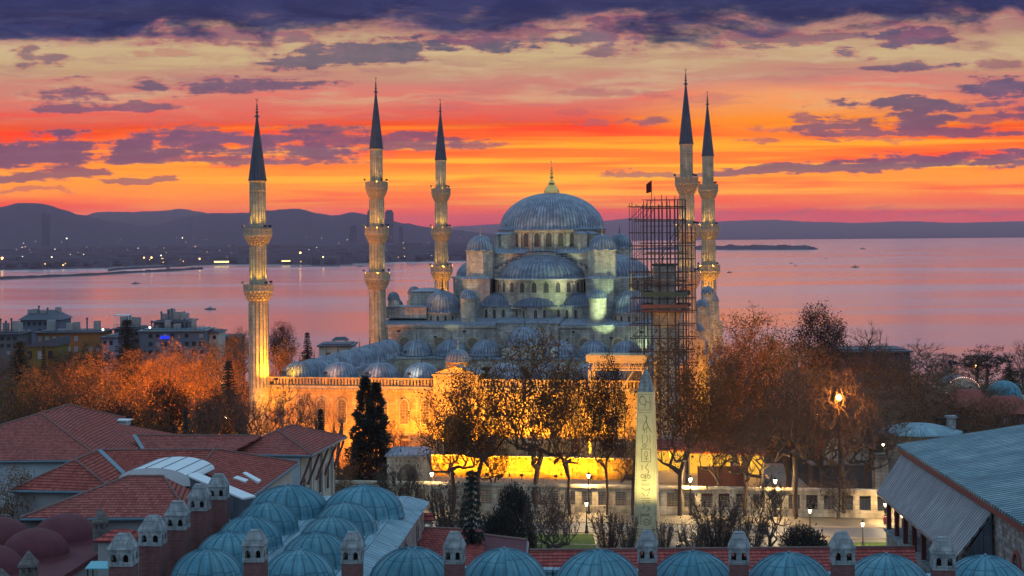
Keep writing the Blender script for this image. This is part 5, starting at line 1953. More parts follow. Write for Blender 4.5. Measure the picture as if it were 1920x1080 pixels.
def house(px0, px1, yt, yb, Y, wallm, label, rows=2, cols=6, roof='flat', roofm='slate', winm='dark_glass', deep=12, rail=False, gear=0):
    a_, c_ = at(px0, yt, Y), at(px1, yt, Y)
    zb_ = at(px0, yb, Y).z - 12
    t = thing('house', label, 'house', ((a_.x + c_.x) / 2, Y, zb_))
    w_, h = (c_.x - a_.x) / 2, a_.z - zb_
    b = MB(); b.box(-w_, 0, 0, w_, deep, h); b.build('wall', M[wallm], t)
    vis = a_.z - at(px0, yb, Y).z
    rh = vis / max(rows, 1)
    for r_ in range(rows):
        for c2 in range(cols):
            if srnd.random() < .12:
                continue
            x = -w_ + 2 * w_ * (c2 + .5) / cols
            z = h - rh * (r_ + .78)
            ww = min(1.2, 2 * w_ / cols * .55)
            window(t, (x, 0, z), (1, 0, 0), (0, -1, 0), ww, rh * .5, winm if srnd.random() < .7 else 'win_pale', wallm, .1, .1, rect=True)
    b = MB()
    if roof == 'flat':
        b.box(-w_ - .5, -.7, h, w_ + .5, deep + .5, h + .35)
        b.box(-w_ + .5, 1.5, h + .35, w_ - .5, deep - 1, h + .6)
    elif roof == 'hip':
        b.hexa([(-w_ - .6, -.8, h), (w_ + .6, -.8, h), (w_ + .6, deep + .6, h), (-w_ - .6, deep + .6, h), (-w_ * .55, deep * .4, h + 2.6), (w_ * .55, deep * .4, h + 2.6), (w_ * .55, deep * .6, h + 2.6), (-w_ * .55, deep * .6, h + 2.6)])
    elif roof == 'shed':
        b.hexa([(-w_ - .4, -.6, h), (w_ + .4, -.6, h), (w_ + .4, deep + .4, h), (-w_ - .4, deep + .4, h), (-w_ - .4, -.6, h + .25), (w_ + .4, -.6, h + 2.2), (w_ + .4, deep + .4, h + 2.2), (-w_ - .4, deep + .4, h + .25)])
    b.build('roof', M[roofm], t)
    if rail:
        b = MB()
        n = int(w_ * 2 / 1.2)
        for i in range(n + 1):
            x = -w_ + 2 * w_ * i / n
            b.tube([(x, -.4, h + .35), (x, -.4, h + 1.5)], .04, 4, cap=False)
        for z in (.7, 1.1, 1.5):
            b.tube([(-w_, -.4, h + z), (w_, -.4, h + z)], .035, 4, cap=False)
        b.build('railing', M['iron'], t)
    for k_ in range(gear):
        b = MB()
        x = -w_ * .8 + 1.6 * w_ * (k_ + srnd.uniform(.2, .8)) / gear
        hh = srnd.uniform(1.2, 3.0)
        y = srnd.uniform(1.5, 6)
        if srnd.random() < .5:
            b.box(x - srnd.uniform(.5, 1.3), y, h + .6, x + srnd.uniform(.5, 1.3), y + 1.5, h + .6 + hh)
            b.build('roof_plant', M['render_grey'], t)
        else:
            b.tube([(x, y, h + .3), (x, y, h + 1 + hh)], .22, 8)
            b.lathe((x, y, h + 1 + hh), [(.35, 0), (.35, .3), (1e-6, .5)], 8)
            b.build('chimney', M['slate'], t)
    return t


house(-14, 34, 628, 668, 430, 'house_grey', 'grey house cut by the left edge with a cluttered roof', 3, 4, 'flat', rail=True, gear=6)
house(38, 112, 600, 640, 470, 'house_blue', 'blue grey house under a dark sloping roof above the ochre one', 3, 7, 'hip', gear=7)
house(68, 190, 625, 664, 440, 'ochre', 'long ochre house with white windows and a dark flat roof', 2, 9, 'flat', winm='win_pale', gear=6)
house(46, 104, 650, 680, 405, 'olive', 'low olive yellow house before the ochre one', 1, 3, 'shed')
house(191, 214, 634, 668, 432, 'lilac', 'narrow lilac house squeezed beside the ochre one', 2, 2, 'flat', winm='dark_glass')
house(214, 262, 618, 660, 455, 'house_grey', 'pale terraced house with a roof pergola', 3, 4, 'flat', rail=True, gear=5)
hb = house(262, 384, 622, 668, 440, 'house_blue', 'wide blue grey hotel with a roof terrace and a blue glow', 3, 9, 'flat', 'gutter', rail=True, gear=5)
b = MB()
q = at(310, 632, 440)
b.box(q.x - hb.location.x - 1.3, -.9, q.z - hb.location.z - .5, q.x - hb.location.x + 1.3, -.75, q.z - hb.location.z + .4)
b.build('sign_light', M['blue_glow'], hb)
house(288, 352, 605, 622, 447, 'slate', 'dark penthouse with vents standing over the blue grey hotel', 1, 5, 'flat', gear=9)
house(384, 408, 625, 668, 446, 'render', 'narrow cream house right of the blue grey hotel', 3, 2, 'flat', rail=True)
house(408, 446, 634, 660, 470, 'house_grey', 'low white shed between the houses and the nearest minaret', 1, 4, 'flat')
house(598, 660, 650, 690, 420, 'render', 'low pale building between the nearest minaret and the courtyard domes', 1, 5, 'flat')
gz = thing('gazebo', 'small dark roofed gazebo above the pale low building', 'gazebo', at(637, 650, 440))
b = MB()
for x in (-1.7, 1.7):
    for y in (0, 3):
        b.box(x - .12, y - .12, 0, x + .12, y + .12, 1.7)
b.build('post', M['slate'], gz)
b = MB(); b.hexa([(-2.4, -.6, 1.7), (2.4, -.6, 1.7), (2.4, 3.6, 1.7), (-2.4, 3.6, 1.7), (-1.3, .5, 2.6), (1.3, .5, 2.6), (1.3, 2.5, 2.6), (-1.3, 2.5, 2.6)]); b.build('roof', M['slate'], gz)
pg = thing('pergola', 'open white frame pergola on the pale terraced roof', 'pergola', at(228, 616, 452))
b = MB()
for x in (-2, 2):
    for y in (0, 3):
        b.tube([(x, y, 0), (x, y, 3.6)], .08, 5)
b.build('post', M['white_metal'], pg)
b = MB(); b.box(-2.2, -.2, 3.6, 2.2, 3.2, 3.85); b.build('top', M['white_metal'], pg)
for (px, py, Y, lab) in ((193, 618, 440, 'warm lit terrace lamp above the ochre house'), (281, 614, 438, 'pale lit terrace lamp on the blue grey hotel')):
    q = at(px, py, Y)
    t = thing('terrace_lamp', lab, 'lamp', q - Vector((0, 0, 2.2)))
    b = MB(); b.tube([(0, 0, 0), (0, 0, 2.2)], .06, 5); b.build('post', M['iron'], t)
    b = MB(); b.ball((0, 0, 2.2), .32, 8, 5); b.build('globe', M['lamp_soft'], t)

# right side: dark long hall, tomb, bath dome, roofs
house(1545, 1706, 662, 720, 330, 'dark_render', 'long dark building behind the trees on the right', 2, 12, 'flat', 'slate', 'slate')
q = at(1730, 812, 236)
tm = thing('tomb', 'low tomb under a swelling pale blue lead roof behind the hall', 'tomb', (q.x, 236, 0))
b = MB(); b.prism([(5.2 * math.cos(PI * i / 4 + PI / 8), 3 + 4.2 * math.sin(PI * i / 4 + PI / 8)) for i in range(8)], 0, 6.2); b.build('wall', M['stone_grey'], tm)
b = MB(); b.lathe((0, 3, 6.2), [(5.9, 0), (5.9, .12), (4.8, .35), (3.8, .8), (2.4, 1.15), (1.2, 1.28), (1e-6, 1.32)], 32, ribs=40, sx=1.12); b.build('roof', M['lead_roof'], tm)
b = MB(); b.box(4.5, 2.5, 6.5, 5.6, 3.6, 8.3); b.box(4.3, 2.3, 8.3, 5.8, 3.8, 8.6); b.build('chimney', M['cap'], tm)
q = at(1893, 760, 330)
bh = thing('bath_house', 'blue green domed bath house at the right edge', 'bath house', (q.x, 330, 0))
b = MB(); b.box(-5, -1, -3, 8, 9, 1.2); b.build('wall', M['rubble'], bh)
b = MB(); b.lathe((0, 4, 1.2), dome_prof(3.7, 3.4, 10), 40, ribs=28); b.build('dome', M['lead_near'], bh)
for (px0, px1, yt, yb, Y, lab) in ((1795, 1862, 762, 790, 300, 'low red roofed house left of the bath house dome'), (1862, 1940, 776, 800, 285, 'red roofed house below the bath house dome'), (1700, 1790, 772, 800, 330, 'dim brown roofed house behind the pale tomb')):
    house(px0, px1, yt, yb, Y, 'dark_render', lab, 1, 5, 'hip', 'tile', 'dark_glass', 10)
q = at(1806, 735, 345)
ah = thing('arched_kiosk', 'small arched pavilion edged with tiny lights on the right', 'pavilion', (q.x, 345, -2))
b = MB()
arch = [(3.6 * math.cos(PI * i / 12), 3.0 + 3.2 * math.sin(PI * i / 12)) for i in range(13)]
for (x0, z0), (x1, z1) in zip(arch, arch[1:]):
    b.face([(x1, 0, z1), (x0, 0, z0), (x0, 8, z0), (x1, 8, z1)], None, True)
b.build('roof', M['lead_roof'], ah)
b = MB(); b.face([(-3.5, .05, 0), (3.5, .05, 0)] + [(x * .97, .05, z) for x, z in arch]); b.build('front', M['render'], ah)
b = MB()
for i in range(26):
    t_ = PI * i / 25
    b.ball((3.7 * math.cos(t_), -.15, 3.0 + 3.3 * math.sin(t_)), .09, 6, 4)
b.build('light_string', glow('tiny_lights', (1, .5, .3), 3.0), ah)
q = at(1892, 712, 420)
tn = thing('tent', 'white peaked tent in front of the dark pines', 'tent', (q.x, 420, q.z - 3.2))
b = MB(); b.hexa([(-3.4, -3, 1.6), (3.4, -3, 1.6), (3.4, 3, 1.6), (-3.4, 3, 1.6), (-.1, -.1, 4), (.1, -.1, 4), (.1, .1, 4), (-.1, .1, 4)]); b.build('roof', M['white_metal'], tn)
b = MB()
for x in (-3.3, 3.3):
    for y in (-2.9, 2.9):
        b.tube([(x, y, -6), (x, y, 1.6)], .08, 5)
b.build('pole', M['iron'], tn)

# ================================================================ TREES
def skeleton(env, n, trunk_pts, rng, r0, expo=.47, minr=.02, start=0):
    """grow limbs to n points of the envelope, each joined to the nearest limb nearer the root"""
    nodes = [Vector(p) for p in trunk_pts]
    parent = [i - 1 for i in range(len(nodes))]
    crotch = nodes[-1]
    pts = [env(rng) for _ in range(n)]
    pts.sort(key=lambda p: (p - crotch).length)
    arr = np.array([list(p) for p in nodes])
    for p in pts:
        # discourage sharp back-turns: compare with a point pulled towards the crotch
        a = np.array(p) - arr[start:]
        hz_ = np.hypot(a[:, 0], a[:, 1])
        d = np.sqrt((a ** 2).sum(1)) + 0.9 * np.maximum(0, 0.75 * hz_ - a[:, 2])
        k_ = int(d.argmin()) + start
        seg = p - nodes[k_]
        steps = max(1, int(seg.length / 1.3))
        for s_ in range(1, steps + 1):
            q = nodes[k_ if s_ == 1 else -1] + (p - nodes[k_ if s_ == 1 else -1]) / (steps - s_ + 1)
            q = q + Vector((rng.gauss(0, .07), rng.gauss(0, .07), rng.gauss(0, .05))) * (1 if s_ < steps else .3)
            parent.append(k_ if s_ == 1 else len(nodes) - 1)
            nodes.append(q)
            arr = np.vstack([arr, [list(q)]])
    cnt = [0] * len(nodes)
    haschild = [False] * len(nodes)
    for i in range(len(nodes)):
        if parent[i] >= 0:
            haschild[parent[i]] = True
    for i in range(len(nodes) - 1, -1, -1):
        if not haschild[i]:
            cnt[i] += 1
        if parent[i] >= 0:
            cnt[parent[i]] += cnt[i]
    tot = cnt[0]
    rad = [max(minr, r0 * (c / tot) ** expo) for c in cnt]
    tips = [i for i in range(len(nodes)) if not haschild[i]]
    return nodes, parent, rad, tips


def limbs(nodes, parent, rad, thin=0.0):
    b = MB()
    for i, p in enumerate(nodes):
        j = parent[i]
        if j < 0 or rad[i] < thin:
            continue
        rj = min(rad[j], rad[i] * 1.6)
        b.tube([nodes[j], p], [rj, rad[i]], 6 if rad[i] > .1 else 4, cap=False)
    return b


def twigs(b, p, dirn, n, L, w, rng, droop=0.0, fork=True):
    """fine crossing shoots"""
    for _ in range(n):
        d = (dirn + Vector((rng.gauss(0, .55), rng.gauss(0, .55), rng.gauss(0, .45) - droop)))
        d = d.normalized() if d.length > .01 else Vector((0, 0, 1))
        l = L * rng.uniform(.5, 1.2)
        s_ = d.cross(Vector((rng.gauss(0, 1), rng.gauss(0, 1), rng.gauss(0, 1))))
        s_ = s_.normalized() * w if s_.length > .01 else Vector((w, 0, 0))
        m_ = p + d * l * .55 + Vector((rng.gauss(0, .05), rng.gauss(0, .05), rng.gauss(0, .05))) * L
        e = p + d * l
        k_ = len(b.v)
        b.raw([p - s_, p + s_, m_ + s_ * .6, m_ - s_ * .6, e], [(0, 1, 2, 3), (3, 2, 4)])
        if fork:
            f = (d + Vector((rng.gauss(0, .7), rng.gauss(0, .7), rng.gauss(0, .5)))).normalized()
            b.raw([m_ - s_ * .6, m_ + s_ * .6, m_ + f * l * .5], [(0, 1, 2)])


def leaves(b, p, n, spread, size, rng):
    for _ in range(n):
        c = p + Vector((rng.gauss(0, spread), rng.gauss(0, spread), rng.gauss(0, spread * .8)))
        u_ = Vector((rng.gauss(0, 1), rng.gauss(0, 1), rng.gauss(0, .6)))
        u_ = u_.normalized() if u_.length > .01 else Vector((1, 0, 0))
        v_ = u_.cross(Vector((rng.gauss(0, 1), rng.gauss(0, 1), rng.gauss(0, 1))))
        v_ = v_.normalized() if v_.length > .01 else Vector((0, 0, 1))
        s_ = size * rng.uniform(.6, 1.3)
        b.raw([c - u_ * s_, c + v_ * s_ * .55, c + u_ * s_, c - v_ * s_ * .55], [(0, 1, 2, 3)])


def ell_env(c, rx, ry, rz_, hollow=.45, lobes=3.0, seed=0):
    c = Vector(c)

    def f(rng):
        for _ in range(60):
            d = Vector((rng.gauss(0, 1), rng.gauss(0, 1), rng.gauss(0, 1))).normalized()
            rr = (hollow ** 3 + (1 - hollow ** 3) * rng.random()) ** (1 / 3)
            lob = .92 + .24 * math.sin(lobes * math.atan2(d.y, d.x) + seed) * math.cos(2.2 * d.z + seed * 1.7) + .16 * math.sin(7 * d.z + 5 * d.x + seed * 3)
            p = c + Vector((d.x * rx, d.y * ry, d.z * rz_)) * rr * min(lob, 1.12)
            return p
    return f


PROTO = {}
DIM = {}


def make_proto(kind, seed):
    rng = random.Random(seed)
    up = Vector((0, 0, 1))
    if kind in ('plane', 'plane_dark', 'plane_dense', 'plane_gold', 'plane_half'):
        # 12 m broad crown on a short bole
        tp = [(0, 0, 0), (rng.gauss(0, .08), rng.gauss(0, .08), 1.4), (rng.gauss(0, .2), rng.gauss(0, .2), 2.9)]
        env = ell_env((0, 0, 7.9), 4.6, 4.6, 4.5, .25, 3, seed)
        nodes, par, rad, tips = skeleton(env, 380, tp, rng, .25, .5, .02, 2)
        trunk = limbs(nodes, par, rad)
        crown = MB()
        dens = {'plane_dark': 46, 'plane': 21, 'plane_dense': 27, 'plane_gold': 34, 'plane_half': 16}[kind]
        for i in range(3, len(nodes)):
            if rad[i] < .10 and (nodes[i].z > 3.6):
                clump = vnoise(nodes[i].x * .55 + seed, nodes[i].z * .55 + nodes[i].y * .3)
                k_ = int(dens * (0.25 + 1.5 * clump) * (.62 if i not in tips else 1.0))
                leaves(crown, nodes[i], k_, .55, .118, rng)
                twigs(crown, nodes[i], (nodes[i] - nodes[par[i]] + up * .3).normalized(), 2, .9, .02, rng)
                if i in tips:
                    twigs(crown, nodes[i], (nodes[i] - nodes[par[i]]).normalized(), 4, .8, .012, rng)
        mats = {'plane': ('bark', 'leaf_brown'), 'plane_dark': ('bark', 'leaf_dark'), 'plane_dense': ('bark', 'leaf_brown'), 'plane_gold': ('bark', 'leaf_gold'), 'plane_half': ('bark', 'leaf_brown')}[kind]
    elif kind in ('bare', 'bare_pale', 'bare_fan'):
        tp = [(0, 0, 0), (rng.gauss(0, .1), rng.gauss(0, .1), 1.8), (rng.gauss(0, .25), rng.gauss(0, .25), 3.4)]
        if kind == 'bare_fan':
            tp = [(0, 0, 0), (.05, 0, .5), (.1, .05, 1.0)]
            env = ell_env((0, 0, 6.8), 3.4, 3.4, 5.0, .3, 2, seed)
        else:
            env = ell_env((0, 0, 8.2), 4.0, 4.0, 4.2, .3, 3, seed)
        nodes, par, rad, tips = skeleton(env, 300, tp, rng, .30, .52, .02, 2)
        trunk = limbs(nodes, par, rad)
        crown = MB()
        for i in range(3, len(nodes)):
            if rad[i] < .06:
                d = (nodes[i] - nodes[par[i]])
                d = d.normalized() if d.length > .01 else up
                twigs(crown, nodes[i], (d + up * .5).normalized(), 12 if i in tips else 7, 1.1, .017, rng)
        leaves(crown, Vector((0, 0, 8)), 130, 2.4, .13, rng)
        mats = {'bare': ('bark', 'twig'), 'bare_pale': ('bark', 'twig_pale'), 'bare_fan': ('bark_grey', 'twig')}[kind]
    elif kind == 'orange':
        # lit garden tree, dense veil of fine pale twigs and clinging leaves
        tp = [(0, 0, 0), (0.05, 0, 1.2), (.1, .1, 2.2)]
        env = ell_env((0, 0, 6.9), 4.4, 4.4, 4.6, .2, 3, seed)
        nodes, par, rad, tips = skeleton(env, 330, tp, rng, .30, .52, .02, 2)
        trunk = limbs(nodes, par, rad)
        crown = MB()
        for i in range(3, len(nodes)):
            if rad[i] < .07:
                d = (nodes[i] - nodes[par[i]])
                d = d.normalized() if d.length > .01 else up
                twigs(crown, nodes[i], (d + up * .7).normalized(), 7 if i in tips else 4, 1.1, .016, rng)
                leaves(crown, nodes[i], 7, .5, .13, rng)
        mats = ('bark', 'leaf_gold')
    elif kind == 'pollard':
        tp = [(0, 0, 0), (.1, 0, 1.5), (.2, .1, 3.0)]
        env = ell_env((0.2, 0, 4.6), 1.8, 1.2, 1.3, .6, 2, seed)
        nodes, par, rad, tips = skeleton(env, 7, tp, rng, .26, .35, .09, 2)
        trunk = limbs(nodes, par, rad)
        crown = MB()
        for i in tips:
            twigs(crown, nodes[i], up, 34, 3.2, .02, rng)
            trunk.ball(nodes[i], .17, 8, 5)
        mats = ('bark_grey', 'twig_pale')
    elif kind == 'spruce':
        trunk = MB()
        trunk.tube([(0, 0, 0), (.05, 0, 6), (0, .05, 13)], [.24, .15, .02], 7)
        crown = MB()
        z = 1.6
        while z < 13:
            f = 1 - (z - 1.2) / 12.2
            nb_ = rng.choice((5, 6, 7))
            a0 = rng.uniform(0, 6.28)
            for q in range(nb_):
                a = a0 + 2 * PI * q / nb_ + rng.gauss(0, .25)
                L = 3.0 * f * rng.uniform(.7, 1.15) + .25
                dr = Vector((math.cos(a), math.sin(a), 0))
                n = max(2, int(L / .28))
                for s_ in range(n + 1):
                    t_ = s_ / n
                    c = Vector((0, 0, z)) + dr * L * t_ + Vector((0, 0, -.55 * L * t_ * (1 - t_ * .65)))
                    side = Vector((-dr.y, dr.x, 0))
                    wd = .55 * (1 - t_ * .75) * (.4 + f)
                    for sg in (-1, 1):
                        for _ in range(3):
                            e = c + side * sg * wd * rng.uniform(.6, 1.4) + dr * .3 + Vector((0, 0, rng.uniform(-.35, -.02)))
                            crown.raw([c - dr * .15, c + dr * .2, e], [(0, 1, 2)])
                    crown.raw([c + side * .06, c - side * .06, c + Vector((0, 0, -.42)) + dr * .05], [(0, 1, 2)])
            z += rng.uniform(.24, .42)
        mats = ('bark', 'needle')
    elif kind == 'fir':
        # dense two-peaked dark conifer
        trunk = MB()
        trunk.tube([(0, 0, 0), (0, 0, 6), (-.6, 0, 12.4)], [.35, .2, .02], 7)
        trunk.tube([(0, 0, 5), (.65, 0, 8), (.75, 0, 11.6)], [.2, .1, .02], 7)
        crown = MB()
        for _ in range(9000):
            pk = rng.random() < .5
            t_ = rng.random() ** 1.15
            z = 1.2 + t_ * (11.4 if pk else 10.8)
            cx_ = (-.45 if pk else .75) * min(1, t_ * 1.3)
            rr = (2.7 * (1 - t_) ** .95 + .08) * (.88 + .22 * math.sin(z * 3.1 + (0 if pk else 2)))
            a = rng.uniform(0, 2 * PI)
            q_ = rr * rng.random() ** .38
            c = Vector((cx_ + math.cos(a) * q_, math.sin(a) * q_, z))
            o_ = Vector((math.cos(a), math.sin(a), rng.uniform(-.1, .9))).normalized()
            s_ = o_.cross(Vector((rng.gauss(0, 1), rng.gauss(0, 1), rng.gauss(0, 1))))
            s_ = s_.normalized() if s_.length > .01 else up
            L = rng.uniform(.25, .55)
            crown.raw([c - s_ * .11, c + s_ * .11, c + o_ * L], [(0, 1, 2)])
        mats = ('bark', 'needle')
    elif kind == 'pine':
        tp = [(0, 0, 0), (.1, 0, 3), (.25, .1, 6)]
        env = ell_env((.2, 0, 6.9), 4.0, 4.0, 3.7, .3, 3, seed)
        nodes, par, rad, tips = skeleton(env, 110, tp, rng, .28, .5, .04, 1)
        trunk = limbs(nodes, par, rad)
        crown = MB()
        for i in range(3, len(nodes)):
            if rad[i] < .15:
                for _ in range(34 if i in tips else 14):
                    c = nodes[i] + Vector((rng.gauss(0, .55), rng.gauss(0, .55), rng.gauss(.1, .25)))
                    twigs(crown, c, up, 1, .5, .07, rng, 0, False)
        mats = ('bark', 'needle')
    elif kind == 'round_bush':
        trunk = MB()
        for k_ in range(6):
            a = k_ * 1.05
            trunk.tube([(0, 0, 0), (math.cos(a) * .5, math.sin(a) * .5, 1.0), (math.cos(a) * 1.1, math.sin(a) * 1.1, 2.2)], [.09, .06, .02], 5)
        crown = MB()
        for _ in range(7000):
            d = Vector((rng.gauss(0, 1), rng.gauss(0, 1), abs(rng.gauss(0, 1)))).normalized()
            rr = rng.uniform(.72, 1.0) * (.94 + .08 * math.sin(5 * d.x + 3 * d.y) + .05 * math.sin(11 * d.z))
            p_ = Vector((d.x * 2.0, d.y * 2.0, .35 + d.z * 2.6)) * rr
            twigs(crown, p_, d, 1, .22, .03, rng, 0, False)
        leaves(crown, Vector((0, 0, 1.4)), 500, .7, .12, rng)
        mats = ('bark', 'bush')
    elif kind == 'bare_shrub':
        trunk = MB()
        crown = MB()
        for k_ in range(9):
            a = k_ * .7 + rng.uniform(-.2, .2)
            sp = rng.uniform(.5, 1.4)
            p0, p1, p2 = Vector((0, 0, 0)), Vector((math.cos(a) * sp * .6, math.sin(a) * sp * .6, 1.1)), Vector((math.cos(a) * sp * 1.5, math.sin(a) * sp * 1.5, 2.5))
            trunk.tube([p0, p1, p2], [.07, .045, .015], 5, cap=False)
            for q in range(24):
                t_ = rng.uniform(.3, 1)
                c = p0.lerp(p1, t_ * 2) if t_ < .5 else p1.lerp(p2, t_ * 2 - 1)
                twigs(crown, c, Vector((math.cos(a), math.sin(a), 1.2)).normalized(), 6, .8, .013, rng)
                leaves(crown, c + Vector((0, 0, .25)), 3, .35, .09, rng)
        mats = ('bark', 'twig')
    t = empty('tree', (0, 0, -500))
    o1 = trunk.build('trunk', M[mats[0]], t, merge=False)
    o2 = crown.build('crown', M[mats[1]], t, merge=False)
    PROTO[(kind, seed)] = t
    cv_ = np.array([list(q_) for q_ in crown.v])
    zt_ = float(np.percentile(cv_[:, 2], 99.0))
    cx_, cy_ = np.median(cv_[:, 0]), np.median(cv_[:, 1])
    DIM[(kind, seed)] = (zt_, 2 * float(np.percentile(np.hypot(cv_[:, 0] - cx_, cv_[:, 1] - cy_), 95)))
    return t


used_proto = set()


def tree(kind, seed, px, pyt, w, Y, label, name='tree', cat='tree', pyb=None, rz=None, group=None, zg=None):
    """px: trunk, pyt: crown top, w: crown width (photo pixels), at depth Y"""
    key = (kind, seed)
    if key not in PROTO:
        make_proto(kind, seed)
    src = PROTO[key]
    if key in used_proto:
        o = copy_tree(src)
    else:
        o = src
        used_proto.add(key)
    q = at(px, pyt, Y)
    z0 = ground_z(q.x, Y) if zg is None else zg
    if pyb is not None:
        z0 = at(px, pyb, Y).z
    H0, W0 = DIM[key]
    sz = (q.z - z0) / H0
    sw = (w / F * Y) / W0
    o.name = name
    o.location = (q.x, Y, z0)
    o.scale = (sw, sw, sz)
    o.rotation_euler.z = srnd.uniform(0, 6.28) if rz is None else rz
    tag(o, label, cat, group)
    return o


